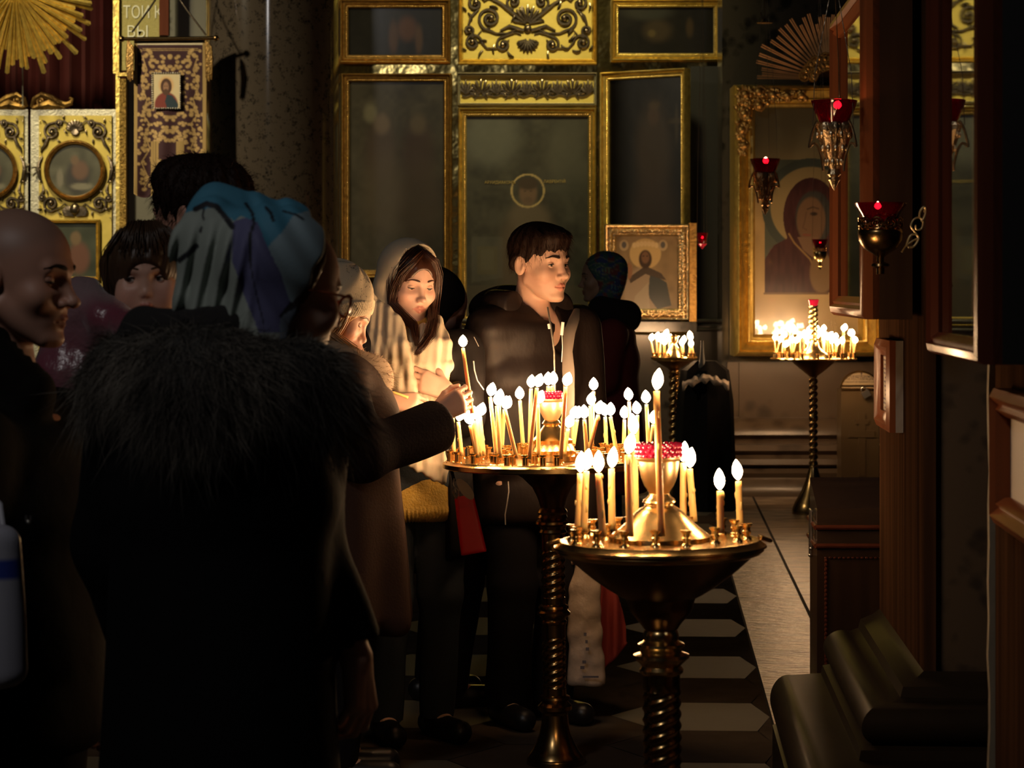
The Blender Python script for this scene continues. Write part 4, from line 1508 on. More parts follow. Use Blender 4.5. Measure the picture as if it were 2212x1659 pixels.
# --- stand 1: nearest ---------------------------------------------------------------------
S1 = 1058.0
D1 = F_PX / S1
tz1 = CAM_Z + (HOR - 1168) / S1
r1 = thing('candle_stand', 'nearest brass candle stand, with few candles and a wide bowl under its tray', 'candle stand', ((1437 - CX) / S1, D1, 0), rot=(0, math.radians(-0.7), 0))
z = tz1
lathe_part('tray', [(0, z), (0.19, z), (0.197, z + 0.003), (0.204, z + 0.002), (0.209, z - 0.004), (0.217, z - 0.009), (0.218, z - 0.013), (0.211, z - 0.016), (0.212, z - 0.020), (0.205, z - 0.026), (0.196, z - 0.030), (0.0, z - 0.030)], M['brass'], r1, 72)
lathe_part('bowl', px_prof([(203, 1200), (186, 1214), (168, 1230), (146, 1248), (118, 1268), (92, 1284), (76, 1292), (73, 1299), (70, 1310), (66, 1322), (55, 1334), (48, 1342), (42, 1350), (37, 1358)], S1), M['brass_bowl'], r1, 64)
lathe_part('knop', px_prof([(30, 1356), (36, 1362), (39, 1372), (37, 1382), (42, 1386), (50, 1390), (51, 1395), (46, 1400), (45, 1408), (60, 1413), (61, 1420), (55, 1425), (47, 1432), (42, 1438), (48, 1446), (47, 1452), (41, 1457)], S1), M['brass'], r1, 48)
zt, zb = CAM_Z + (HOR - 1457) / S1, 0.16
rc = 40.5 / S1
prof = [(rc, zt - (1490 - 1457) / S1 * t) for t in (0, .5, .95)]
ztw = zt - (1492 - 1457) / S1
prof += [(rc, ztw - (ztw - zb) * i / 260) for i in range(261)]
lathe_part('stem', prof, M['brass_dark'], r1, 60, twist=lambda r, z, a: r if z > ztw + 1e-5 else r * (1.0 + 0.10 * max(0.0, 0.5 + 0.5 * math.cos(3 * a - 2 * math.pi * z / 0.0235)) ** 2 - 0.05))
lathe_part('foot', [(rc * 0.9, 0.18), (rc * 1.3, 0.165), (rc * 1.35, 0.15), (rc * 1.0, 0.14), (rc * 1.2, 0.09), (rc * 2.0, 0.05), (rc * 3.2, 0.03), (rc * 3.6, 0.018), (rc * 3.6, 0.0)], M['brass'], r1, 48)
lathe_part('bell', px_prof([(112, 1167), (110, 1158), (100, 1150), (84, 1138), (64, 1120), (52, 1106), (42, 1098), (32, 1092), (30, 1088), (36, 1084), (33, 1078), (25, 1072), (22, 1066)], S1), M['brass'], r1, 56)
lathe_part('lamp_cup', px_prof([(20, 1067), (24, 1060), (32, 1048), (39, 1030), (43, 1010), (44, 996), (50, 991), (51, 987), (45, 986), (38, 990), (30, 1030), (0, 1045)], S1), mat('brushed_brass', (0.86, 0.60, 0.30), 0.34, 1.0, bump=(3, 0.1, 0.01)), r1, 48)


def bead_ring(parent, R, z0, rows, nb, rb):
    mb = MB()
    for k in range(rows):
        for i in range(nb):
            a = 2 * math.pi * (i + 0.5 * (k % 2)) / nb
            mb.ball((R * math.cos(a), R * math.sin(a), z0 + k * rb * 1.5), rb, 8, 6)
    mb.lathe([(R * 0.94, z0 - rb), (R * 0.94, z0 + rows * rb * 1.5 - rb)], 32)
    return mb.build('red_glass_cup', M['red_beads'], parent, local=True)


bead_ring(r1, 0.0435, CAM_Z + (HOR - 983) / S1, 3, 22, 0.0064)
for a in (0.06, 3.18):
    mb = MB()
    c, s = math.cos(a), math.sin(a)
    mb.tube([(0.206 * math.cos(a + t * .085) + .022 * c * (1 - t * t), 0.206 * math.sin(a + t * .085) + .022 * s * (1 - t * t), tz1 + .004 - .008 * (1 - t * t)) for t in np.linspace(-1, 1, 11)], 0.0045, 8)
    mb.build('tray_handle', M['brass'], r1, local=True)

S1C = [  # base px, top px, flame centre px, drips
    (1248.6, 1129.6, 1253.7, 1023, 1255, 1000, 2), (1261, 1135, 1266, 1018, 1269, 995, 3), (1302, 1143.5, 1293, 1023, 1293, 998, 2),
    (1322, 1130, 1321, 1013, 1324, 988, 2), (1361, 1145, 1356, 983, 1361, 965, 3), (1373, 1109, 1370, 940, 1368, 922, 3),
    (1429, 1145, 1418, 845, 1421, 836, 3), (1499, 1111, 1490, 1013, 1492, 998, 6), (1476, 1112, 1476, 1000, 1478, 975, 1),
    (1557, 1140, 1555, 1061, 1554, 1036, 4), (1599, 1116, 1595, 1040, 1592, 1016, 3)]
N1 = ['leftmost lit candle on the nearest stand, leaning slightly right', 'second candle from the left on the nearest stand, close beside the leftmost one',
      'third candle from the left on the nearest stand, leaning left', 'fourth candle from the left on the nearest stand, upright behind the third',
      'tall candle left of the cup on the nearest stand, front of two', 'tall candle left of the cup on the nearest stand, at the back of the tray',
      'tallest candle of the nearest stand, right in front of its red cup', 'dripping candle just right of the cup on the nearest stand',
      'small candle behind the cup on the nearest stand, mostly hidden', 'short upright candle right of the cup on the nearest stand, second from the right', 'rightmost lit candle on the nearest stand']
spots1 = []
hs = 0.0335
tilt1 = math.tan(math.radians(0.7))


def on_tray(px, py, S, cxp, tz, R, hs, tilt):
    """seat of a candle on a tray: clamp to the tray radius"""
    Dc = F_PX / S
    c = Vector(((cxp - CX) / S, Dc, 0))
    zz = tz + hs
    q = tray_spot(px, py, zz)
    d = Vector((q.x - c.x, q.y - c.y, 0))
    dy = max(-R, min(R, d.y))
    lim = math.sqrt(max(0.0, R * R - d.x * d.x)) if abs(d.x) < R else 0.0
    dy = max(-lim, min(lim, dy))
    q = Vector(((px - CX) * (Dc + dy) / F_PX, Dc + dy, zz))
    return q, Vector((q.x - c.x, dy, 0))


def seat(spots, p, gap):
    for s in spots:
        if math.hypot(s[0] - p[0], s[1] - p[1]) < gap:
            return s
    spots.append(p)
    return p


def put_candles(data, S, cxp, tz, R, hs, tilt, spots, gap, names, group, rad, fw, fh, cup=None):
    seats = []
    order = sorted(range(len(data)), key=lambda i: data[i][4])
    for i, (bx, by, tx, ty, fx, fy, dr) in enumerate(data):
        q, loc = on_tray(bx, by, S, cxp, tz, R, hs, tilt)
        if cup and i in cup:
            q = Vector(((bx - CX) / S, F_PX / S + cup[i], CAM_Z + (HOR - by) / S))
            loc = None
        else:
            zr = tz + hs + tilt * loc.x
            q.z = zr
            sp = seat(spots, (loc.x, loc.y), gap)
            q = Vector((q.x - loc.x + sp[0], q.y - loc.y + sp[1], zr))
        D = q.y
        top = P(tx, ty, D)
        base = q - Vector((0, 0, 0.012)) if loc is not None else q
        ln = P(fx, fy, D) - top
        ln = Vector((ln.x, 0, max(0.02, ln.z)))
        nm = names[i] if isinstance(names, list) else names(order.index(i))
        candle(nm, group, base, top, rad, fw, fh, 0.0, True, dr, ln.normalized(), seed=i)


put_candles(S1C, S1, 1437, tz1, 0.19, hs, tilt1, spots1, 0.018, N1, 'lit candles on the nearest stand', 0.0076, 0.0215, 0.043)
for px, py in ((1258, 1178), (1301, 1178), (1361, 1182), (1430, 1184), (1495, 1182), (1561, 1178), (1605, 1172), (1625, 1168), (1330, 1170), (1402, 1172), (1503, 1170), (1571, 1150), (1240, 1160), (1275, 1160), (1290, 1150), (1345, 1146), (1520, 1146), (1585, 1160)):
    q, loc = on_tray(px, py, S1, 1437, tz1, 0.19, 0.0, tilt1)
    if math.hypot(loc.x, loc.y) > 0.115:
        seat(spots1, (loc.x, loc.y), 0.026)
for sx, sy in spots1:
    o = MB().lathe(SOCK, 16, (sx, sy, tz1 - 0.0005)).build('candle_socket', M['brass'], r1, local=True)

# --- stand 2: middle ---------------------------------------------------------------------
S2 = 717.0
D2 = F_PX / S2
tz2 = CAM_Z + (HOR - 995) / S2
r2 = thing('candle_stand', 'middle brass candle stand, crowded with lit candles in front of the young man', 'candle stand', ((1200 - CX) / S2, D2, 0), rot=(0, math.radians(-0.7), 0))
z = tz2
R2 = 236 / S2
lathe_part('tray', [(0, z), (R2 - 0.025, z), (R2 - 0.02, z + 0.006), (R2 - 0.012, z + 0.006), (R2 - 0.008, z + 0.001), (R2, z - 0.003), (R2, z - 0.016), (R2 - 0.01, z - 0.02), (0, z - 0.02)], M['brass'], r2, 80)
lathe_part('bowl', [(0.15, z - 0.019), (0.125, z - 0.03), (0.09, z - 0.05), (0.06, z - 0.08), (0.045, z - 0.11), (0.036, z - 0.14)], M['brass_bowl'], r2, 56)
pf = lambda items: px_prof(items, S2)
lathe_part('knop', pf([(26, 1096), (30, 1100), (33, 1106), (30, 1111), (33, 1117), (29, 1121), (36, 1126), (37, 1131), (30, 1136), (28, 1143), (31, 1149), (27, 1153)]), M['brass_dark'], r2, 40)


def stem2(y0, y1, tw0, tw1):
    p = []
    r = 25.5 / S2
    for i in range(141):
        y = y0 + (y1 - y0) * i / 140
        p.append((r, CAM_Z + (HOR - y) / S2))
    za, zb = CAM_Z + (HOR - tw0) / S2, CAM_Z + (HOR - tw1) / S2
    return lathe_part('stem', p, M['brass_dark'], r2, 48, twist=lambda r, z, a: r * (1.0 + 0.10 * max(0.0, 0.5 + 0.5 * math.cos(3 * a - 2 * math.pi * z / 0.0245)) ** 2 - 0.05) if zb < z < za else r)


stem2(1153, 1308, 1188, 1290)
lathe_part('ring', pf([(25, 1304), (32, 1308), (33, 1313), (30, 1316), (36, 1322), (36, 1327), (29, 1332), (26, 1338), (29, 1342), (28, 1347), (25, 1349)]), M['brass_dark'], r2, 40)
stem2(1348, 1504, 1376, 1486)
lathe_part('ring', pf([(25, 1500), (33, 1504), (34, 1509), (28, 1514), (37, 1524), (37, 1532), (29, 1538), (28, 1543)]), M['brass_dark'], r2, 40)
lathe_part('foot', pf([(28, 1543), (30, 1562), (34, 1584), (42, 1604), (52, 1622), (60, 1632), (62, 1640), (57, 1644), (58, 1648)]) + [(0.085, 0.02), (0.088, 0.0)], M['brass_dark'], r2, 48)
lathe_part('bell', pf([(62, 994), (60, 984), (50, 980), (52, 972), (48, 964), (44, 958), (46, 950), (36, 944), (27, 932), (21, 924), (16, 918), (20, 914), (17, 909), (14, 906)]), M['brass'], r2, 48)
lathe_part('lamp_cup', pf([(14, 908), (19, 900), (25, 888), (28, 876), (28, 868), (32, 864), (31, 861), (24, 862), (18, 890), (0, 895)]), mat('pale_brass_cup', (0.88, 0.66, 0.36), 0.4, 0.9), r2, 40)
bead_ring(r2, 0.030, CAM_Z + (HOR - 861) / S2, 3, 18, 0.0058)
zoom = lambda l, ox, oy, k: [(ox + a / k, oy + b / k, ox + c / k, oy + d / k, ox + e / k, oy + f / k, g) for a, b, c, d, e, f, g in l]
S2C = zoom([
    (235, 890, 205, 620, 222, 585, 3), (375, 905, 310, 650, 300, 600, 0), (370, 890, 335, 610, 340, 560, 0), (400, 880, 372, 590, 390, 535, 0), (430, 870, 398, 575, 412, 520, 2),
    (545, 890, 487, 400, 500, 350, 1), (575, 895, 545, 480, 560, 425, 0), (590, 800, 562, 450, 572, 390, 0), (605, 780, 612, 510, 622, 460, 0), (720, 900, 618, 515, 640, 455, 0),
    (778, 755, 750, 430, 748, 375, 0), (835, 790, 848, 325, 853, 260, 0), (832, 920, 900, 320, 920, 255, 0), (915, 895, 908, 465, 930, 410, 0),
    (1000, 375, 1000, 305, 1000, 240, 0), (1038, 375, 1040, 300, 1044, 232, 0), (1110, 915, 1155, 310, 1172, 260, 1), (1140, 880, 1175, 680, 1190, 630, 0),
    (1222, 750, 1220, 600, 1236, 530, 0), (1268, 735, 1258, 600, 1266, 540, 0), (1345, 900, 1320, 600, 1318, 540, 2), (1385, 760, 1372, 480, 1382, 420, 0),
    (1400, 740, 1402, 350, 1402, 295, 1), (1370, 900, 1442, 560, 1455, 500, 1), (1515, 745, 1505, 575, 1498, 515, 6), (1605, 860, 1550, 575, 1552, 520, 1), (1670, 775, 1675, 600, 1675, 540, 0),
    (1727, 765, 1716, 440, 1710, 390, 0), (1755, 800, 1745, 690, 1750, 640, 0), (1790, 780, 1790, 560, 1780, 480, 0), (1890, 780, 1870, 465, 1865, 410, 0), (1932, 790, 1930, 645, 1935, 570, 0), (165, 965, 152, 470, 152, 440, 0)], 940, 760, 4.096)
spots2 = []
put_candles(S2C, S2, 1200, tz2, 0.298, 0.037, tilt1, spots2, 0.02,
            lambda k: 'lit candle on the middle stand, %s from the left by its flame' % ORD[k], 'lit candles on the middle stand', 0.0066, 0.029, 0.041,
            cup={14: 0.0, 15: -0.006})
rnd = random.Random(21)
for R, n in ((0.298, 30), (0.225, 20), (0.15, 12)):
    for i in range(n):
        a = 2 * math.pi * (i + 0.3 * rnd.random()) / n
        seat(spots2, (R * math.cos(a), R * math.sin(a)), 0.030)
for sx, sy in spots2:
    MB().lathe(SOCK_STRAIGHT, 14, (sx, sy, tz2 - 0.0005)).build('candle_socket', M['brass'], r2, local=True)

# --- stand 3: far, left of the framed icon -------------------------------------------------
S3 = 330.0
D3 = F_PX / S3
tz3 = CAM_Z + (HOR - 773) / S3
r3 = thing('candle_stand', 'small far candle stand below the small gilt icon', 'candle stand', ((1456 - CX) / S3, D3, 0))
pf3 = lambda items: px_prof(items, S3)
lathe_part('tray', pf3([(0, 772), (44, 772), (49, 770), (51, 772), (49, 776), (40, 780), (0, 780)]), M['brass'], r3, 48)
lathe_part('bowl', pf3([(42, 778), (34, 784), (24, 790), (14, 795), (10, 800)]), M['brass_bowl'], r3, 32)
zl, zh = 0.14, CAM_Z + (HOR - 800) / S3
lathe_part('stem', [(0.030, zh - (zh - zl) * i / 200) for i in range(201)], M['brass_dark'], r3, 24, twist=lambda r, z, a: r * (1.0 + 0.2 * math.cos(2 * a - 2 * math.pi * z / 0.05)))
lathe_part('knop', pf3([(8, 800), (13, 806), (8, 812)]), M['brass_dark'], r3, 24)
lathe_part('foot', [(0.03, 0.15), (0.05, 0.12), (0.09, 0.05), (0.13, 0.02), (0.13, 0.0)], M['brass_dark'], r3, 32)
lathe_part('bell', pf3([(24, 772), (20, 764), (14, 756), (7, 748), (5, 742), (8, 736), (9, 728), (12, 726), (7, 724), (0, 728)]), M['brass'], r3, 32)
S3C = zoom([(380, 920, 335, 710, 350, 630, 0), (450, 960, 440, 680, 465, 600, 0), (470, 950, 512, 700, 548, 600, 0), (510, 920, 515, 750, 525, 690, 0), (600, 930, 592, 790, 605, 730, 0), (620, 930, 616, 620, 640, 550, 0),
            (700, 880, 696, 720, 710, 680, 0), (800, 880, 812, 740, 820, 670, 0), (960, 930, 940, 800, 952, 740, 0), (980, 910, 977, 750, 988, 680, 0), (1100, 940, 1115, 660, 1100, 510, 0), (1185, 960, 1132, 700, 1120, 630, 0), (1112, 950, 1132, 830, 1132, 780, 0)], 1370, 660, 9.217)
spots3 = []
put_candles(S3C, S3, 1456, tz3, 0.135, 0.035, 0.0, spots3, 0.016, lambda k: 'tiny lit candle on the small far stand, %s from the left by its flame' % ORD[k], 'lit candles on the small far stand', 0.0062, 0.034, 0.048)
for i in range(10):
    a = 2 * math.pi * i / 10
    seat(spots3, (0.135 * math.cos(a), 0.135 * math.sin(a)), 0.03)
for sx, sy in spots3:
    MB().lathe(SOCK, 10, (sx, sy, tz3 - 0.0005)).build('candle_socket', M['brass'], r3, local=True)

# --- stand 4: far right, before the framed icon ----------------------------------------------
S4 = 341.0
D4 = F_PX / S4
tz4 = CAM_Z + (HOR - 774) / S4
r4 = thing('candle_stand', 'far candle stand with a twisted post, before the large framed icon', 'candle stand', ((1757 - CX) / S4, D4, 0))
pf4 = lambda items: px_prof(items, S4)
lathe_part('tray', pf4([(0, 774), (88, 774), (91, 773), (94, 774.5), (91, 777), (0, 778)]), M['brass'], r4, 64)
lathe_part('bowl', pf4([(50, 777), (44, 784), (32, 794), (20, 804), (12, 810), (8, 814)]), M['brass_bowl'], r4, 32)
zl, zh = 0.28, CAM_Z + (HOR - 812) / S4
lathe_part('stem', [(0.024, zh - (zh - zl) * i / 300) for i in range(301)], M['brass_dark'], r4, 24, twist=lambda r, z, a: r * (1.0 + 0.22 * math.cos(2 * a - 2 * math.pi * z / 0.04)))
lathe_part('ring', pf4([(7, 895), (10, 900), (10, 904), (7, 910)]), M['brass_dark'], r4, 24)
lathe_part('foot', pf4([(7, 975), (8, 985), (7, 990), (9, 1010), (14, 1026), (16, 1034), (26, 1060), (40, 1085), (46, 1100), (46, 1108)]) + [(0.135, 0.0)], M['brass_dark'], r4, 32)
lathe_part('bell', pf4([(36, 774), (32, 766), (22, 758), (13, 750), (11, 740)]), M['brass'], r4, 32)
za, zb = CAM_Z + (HOR - 660) / S4, CAM_Z + (HOR - 745) / S4
lathe_part('twisted_post', [(0.0265, za - (za - zb) * i / 90) for i in range(91)], M['brass'], r4, 28, twist=lambda r, z, a: r * (1.0 + 0.2 * max(0, math.cos(3 * a - 2 * math.pi * z / 0.03)) ** 3))
lathe_part('red_glass_cup', pf4([(9, 661), (10, 656), (12, 648), (11, 646.5), (9, 648), (8, 656), (0, 658)]), M['red_beads'], r4, 24)
S4C = zoom([
    (330, 1140, 300, 880, 325, 830, 0), (365, 1170, 402, 920, 430, 860, 0), (450, 1150, 480, 830, 505, 770, 0), (490, 1140, 512, 1020, 545, 900, 0), (525, 1140, 515, 1010, 540, 965, 0),
    (650, 1140, 600, 720, 612, 660, 0), (665, 1120, 662, 700, 668, 640, 0), (640, 1140, 642, 930, 650, 890, 0), (690, 1120, 722, 940, 742, 890, 0), (820, 1130, 815, 850, 815, 800, 0), (860, 1150, 888, 830, 890, 775, 0),
    (885, 1130, 917, 820, 932, 765, 0), (960, 1100, 960, 960, 962, 905, 0), (1000, 1060, 1000, 730, 1002, 680, 0), (1090, 1060, 1100, 700, 1100, 650, 0), (1150, 1060, 1150, 710, 1150, 660, 0), (1030, 1100, 1022, 850, 1022, 800, 0), (1060, 1120, 1060, 950, 1060, 900, 0),
    (1120, 1110, 1102, 900, 1102, 850, 0), (1160, 1110, 1152, 850, 1152, 800, 0), (1290, 1110, 1250, 790, 1222, 725, 0), (1310, 1100, 1280, 710, 1285, 650, 0), (1330, 1110, 1310, 850, 1322, 795, 0), (1362, 1120, 1352, 870, 1380, 805, 0), (1412, 1120, 1385, 830, 1430, 765, 0),
    (1480, 1110, 1450, 950, 1442, 900, 0), (1530, 1100, 1516, 870, 1522, 815, 0), (1542, 1110, 1558, 980, 1552, 930, 0), (1640, 1160, 1648, 950, 1650, 900, 0), (1690, 1160, 1668, 700, 1688, 645, 0), (1702, 1160, 1690, 690, 1706, 620, 0),
    (1815, 1160, 1835, 800, 1820, 745, 0), (1890, 1150, 1850, 800, 1852, 740, 0), (1885, 1150, 1915, 940, 1910, 890, 0)], 1640, 640, 9.217)
spots4 = []
put_candles(S4C, S4, 1757, tz4, 0.25, 0.034, 0.0, spots4, 0.016, lambda k: 'thin lit candle on the far twisted-post stand, %s from the left by its flame' % ORD[k], 'lit candles on the far twisted-post stand', 0.0052, 0.034, 0.043)
for i in range(20):
    a = 2 * math.pi * i / 20
    seat(spots4, (0.25 * math.cos(a), 0.25 * math.sin(a)), 0.035)
for sx, sy in spots4:
    MB().lathe(SOCK_STRAIGHT, 10, (sx, sy, tz4 - 0.0005)).build('candle_socket', M['brass'], r4, local=True)


# ------------------------------------------------------------------ hanging oil lamps
def oil_lamp(label, px, y_top, y_glass, y_bot, wpx, D, style, chain_to=-60, lit=(0, 0), m=None, ears=True, flame_s=1.0):
    S = F_PX / D
    c = P(px, y_bot, D)
    m = m or M['riza']
    root = thing('oil_lamp', label, 'oil lamp', c)
    H = (y_bot - y_glass) / S
    W = wpx / S / 2
    zg = H
    zt = (y_bot - y_top) / S
    g = MB().lathe([(W * 0.60, zg * 0.92), (W * 0.70, zg + (zt - zg) * 0.1), (W * 0.92, zg + (zt - zg) * 0.72), (W, zt), (W * 0.94, zt), (W * 0.84, zg + (zt - zg) * 0.6), (W * 0.55, zg)], 28,
                   twist=lambda r, z, a: r * (1 + (0.03 * math.cos(12 * a) if z > zg else 0)))
    g.build('red_glass_cup', M['red_glass'], root, local=True)
    mb = MB()
    if style == 'cone':
        mb.lathe([(0.0, 0.0), (W * .10, H * .06), (W * .2, H * .13), (W * .26, H * .16), (W * .18, H * .2), (W * .30, H * .24), (W * .26, H * .28), (W * .2, H * .32), (W * .34, H * .45), (W * .55, H * .66), (W * .72, H * .86), (W * .78, H * 0.94), (W * .70, H)], 32,
                 twist=lambda r, z, a: r * (1 + 0.10 * math.cos(8 * a) * (1 if z > H * .3 else .4)))
        rnd = random.Random(int(px))
        for k in range(3):
            for i in range(10):
                a = 2 * math.pi * (i + k * .5) / 10
                zz = H * (.42 + .2 * k)
                rr = W * (.36 + .18 * k)
                mb.ball((rr * math.cos(a), rr * math.sin(a), zz), (W * .10, W * .10, H * .06), 8, 6)
        for i in range(8):
            a = 2 * math.pi * i / 8
            mb.tube([(W * .72 * math.cos(a + t * .25), W * .72 * math.sin(a + t * .25), H * (.86 + .12 * math.sin(t * 3.1))) for t in np.linspace(0, 1, 6)], W * .05, 6)
    else:
        mb.lathe([(0, 0), (W * .16, 0), (W * .16, H * .10), (W * .36, H * .14), (W * .34, H * .18), (W * .14, H * .22), (W * .14, H * .30), (W * .30, H * .36), (W * .62, H * .44), (W * .84, H * .60), (W * .88, H * .74), (W * .84, H * .78), (W * .80, H * .80)], 32)
        for i in range(10):
            a = 2 * math.pi * i / 10
            cc = Vector((W * .82 * math.cos(a), W * .82 * math.sin(a), H * .9))
            tn = Vector((-math.sin(a), math.cos(a), 0))
            for rr in (W * .22, W * .11):
                mb.tube([cc + tn * rr * math.cos(t) + Vector((0, 0, rr * math.sin(t))) for t in np.linspace(0, 2 * math.pi, 14)], W * .035, 6)
    mb.build('metal_body', m, root, local=True)
    if ears:
        mb = MB()
        for a in (3.3, 5.6, 1.2):
            d = Vector((math.cos(a), math.sin(a), 0))
            pts = [d * (W * (.75 + .35 * math.sin(t) + .1 * t / 5)) + Vector((0, 0, H * (.92 - .11 * t) + .1 * H * math.cos(2 * t))) for t in np.linspace(0, 5, 18)]
            mb.tube(pts, W * .06, 6)
        mb.build('handle', m, root, local=True)
    if chain_to is not None:
        mb = MB()
        topz = (y_bot - chain_to) / S
        for a in (3.3, 5.6, 1.2):
            d = Vector((math.cos(a) * W * 0.98, math.sin(a) * W * 0.98, 0))
            mb.tube([d + Vector((0, 0, H * 0.95)), d * 0.9 + Vector((0, 0, zt + (topz - zt) * .2)), Vector((0, 0, topz))], 0.0012, 5)
        mb.build('chain', M['silver_dark'], root, local=True)
    fl = MB().lathe([(r * 0.009 * flame_s, z_ * 0.022 * flame_s) for r, z_ in FLAME], 10, (lit[0] / S, -W * 0.3, zt - 0.020 - lit[1] / S))
    fl.build('flame', M['lamp_flame'], root, local=True)
    return root


oil_lamp('large hanging lamp with dark red glass over a chased silver cone, by the framed case', 1802, 217, 265, 412, 98, 6.2, 'cone', lit=(6, 2), m=mat('chased_silver_gilt', (0.72, 0.54, 0.32), 0.32, 1.0, bump=(90, 0.5, 0.006)), flame_s=1.0)
oil_lamp('hanging lamp with a bright red glass, before the left side of the framed icon', 1653, 343, 373, 465, 64, 15.4, 'cone', lit=(0, 4), m=mat('copper_gilt', (0.80, 0.48, 0.24), 0.36, 1.0, bump=(90, 0.5, 0.006)), flame_s=1.9)
oil_lamp('wide openwork brass lamp with a red glass, below the red framed case', 1902, 438, 470, 592, 112, 5.9, 'bowl', chain_to=None, lit=(-8, -3), m=M['brass_dark'], ears=False, flame_s=0.9)
oil_lamp('small openwork lamp standing in for a reflection in the glass before the veiled figure', 1771, 517, 533, 582, 34, 15.9, 'bowl', lit=(0, 2), m=M['brass'], ears=False, flame_s=0.5)  # built in place of a lamp's reflection in the icon glass
oil_lamp('tiny red glass lamp in the dark recess right of the small gilt icon', 1517, 503, 526, 538, 24, 16.8, 'cone', lit=(0, 6), m=M['red_beads'], ears=False, flame_s=0.8)
# bracket of the wide lamp
p0, p1 = P(1953, 560, 5.9), P(2000, 470, 5.9)
root = thing('lamp_bracket', 'openwork brass scroll bracket holding the wide red lamp', 'bracket', p0)
mb = MB()
q = lambda x, y: P(x, y, 5.9)


def spline(pts, n=6):
    out = []
    for i in range(len(pts) - 1):
        p0, p1, p2, p3 = pts[max(i - 1, 0)], pts[i], pts[i + 1], pts[min(i + 2, len(pts) - 1)]
        for k in range(n):
            t = k / n
            out.append(tuple(.5 * (2 * b + (c - a) * t + (2 * a - 5 * b + 4 * c - d) * t * t + (3 * b - a - 3 * c + d) * t ** 3) for a, b, c, d in zip(p0, p1, p2, p3)))
    return out + [pts[-1]]


pts = [(1948, 545), (1958, 530), (1972, 520), (1984, 512), (1975, 500), (1968, 488), (1974, 474), (1986, 470), (1994, 480), (1990, 494), (1980, 496), (1978, 486)]
mb.tube([q(*p) for p in spline(pts)], 0.004, 8, flat=0.6)
mb.tube([q(*p) for p in spline(((1986, 470), (1988, 456), (1996, 447), (2000, 456), (1996, 470), (1990, 478)))], 0.005, 8, flat=0.6)
mb.tube([q(*p) for p in spline(((1958, 530), (1966, 510), (1978, 506), (1984, 516), (1974, 532), (1962, 534)))], 0.005, 8, flat=0.6)
mb.tube([P(2000, 456, 5.9), P(2000, 456, 6.25)], 0.006, 8)
mb.build('scroll', mat('pale_brass', (0.55, 0.42, 0.2), 0.4, 0.7), root)
# hanging fitting near the top edge
p = P(1652, 50, 15.9)
root = thing('lamp_hook', 'small metal hook and cap hanging near the top edge, left of the copper rays', 'hook', p)
mb = MB().lathe([(0.0, 0.03), (0.012, 0.026), (0.02, 0.012), (0.048, 0.004), (0.05, 0.0), (0.0, 0.0)], 20, p)
mb.build('cap', M['riza'], root)
mb = MB()
mb.tube([p + Vector((0.026 * math.cos(t), 0, 0.062 + 0.03 * math.sin(t))) for t in np.linspace(math.pi * 0.95, 2.05 * math.pi, 12)], 0.004, 6)
mb.tube([p + Vector((0, 0, 0.03)), p + Vector((0, 0, 0.5))], 0.003, 6)
mb.build('ring_and_cord', M['silver_dark'], root)
# ------------------------------------------------------------------ figures: smooth distance fields turned into one surface each
f32 = np.float32


def A3(*a):
    return np.array([tuple(x) for x in a], f32) if len(a) > 1 else np.array(tuple(a[0]), f32)


def d_cap(p, a, b, r0, r1=None):
    r1 = r0 if r1 is None else r1
    a, b = A3(a), A3(b)
    ba = b - a
    L2 = float(ba @ ba) + 1e-12
    h = np.clip(((p - a) @ ba) / L2, 0, 1)
    q = p - a - h[:, None] * ba
    return np.sqrt(np.einsum('ij,ij->i', q, q)) - (r0 + (r1 - r0) * h)


def d_ell(p, c, r, R=None):
    q = p - A3(c)
    if R is not None:
        q = q @ np.array(R, f32)
    r = np.array(r, f32)
    k0 = np.sqrt(np.einsum('ij,ij->i', q / r, q / r)) + 1e-9
    k1 = np.sqrt(np.einsum('ij,ij->i', q / (r * r), q / (r * r))) + 1e-9
    return k0 * (k0 - 1) / k1


def smin(a, b, k):
    h = np.maximum(k - np.abs(a - b), 0) / k
    return np.minimum(a, b) - h * h * (k * 0.25)


def smax(a, b, k):
    return -smin(-a, -b, k)


def d_tube(p, a, b, ra, rb, yaw):
    """tapered tube of elliptic section between a and b; ra, rb = (half width, half depth); yaw = facing angle in degrees"""
    a, b = A3(a), A3(b)
    t = (b - a)
    L = float(np.sqrt(t @ t))
    t = t / L
    h = np.clip(((p - a) @ t) / L, -0.2, 1.2)
    q = p - a - (h * L)[:, None] * t
    y = math.radians(yaw)
    fw = np.array([math.cos(y), math.sin(y), 0], f32)
    sd = np.array([math.sin(y), -math.cos(y), 0], f32)
    hc = np.clip(h, 0, 1)
    ru, rv = ra[0] + (rb[0] - ra[0]) * hc, ra[1] + (rb[1] - ra[1]) * hc
    k = np.sqrt(((q @ sd) / ru) ** 2 + ((q @ fw) / rv) ** 2) + 1e-9
    d = (k - 1) * np.minimum(ru, rv)
    e = np.abs(((p - a) @ t) / L - 0.5) - 0.5
    return smax(d, e * L, 0.05)


def grid_axis(lo, hi, step, spans):
    v, x = [lo], lo
    while x < hi:
        s = step
        nxt = hi + step
        for a, b, st in spans:
            if a <= x < b:
                s = min(s, st)
            elif a > x:
                nxt = min(nxt, a)
        x = min(x + s, nxt) if x < nxt - 1e-9 else x + s
        v.append(x)
    return np.array(v, f32)


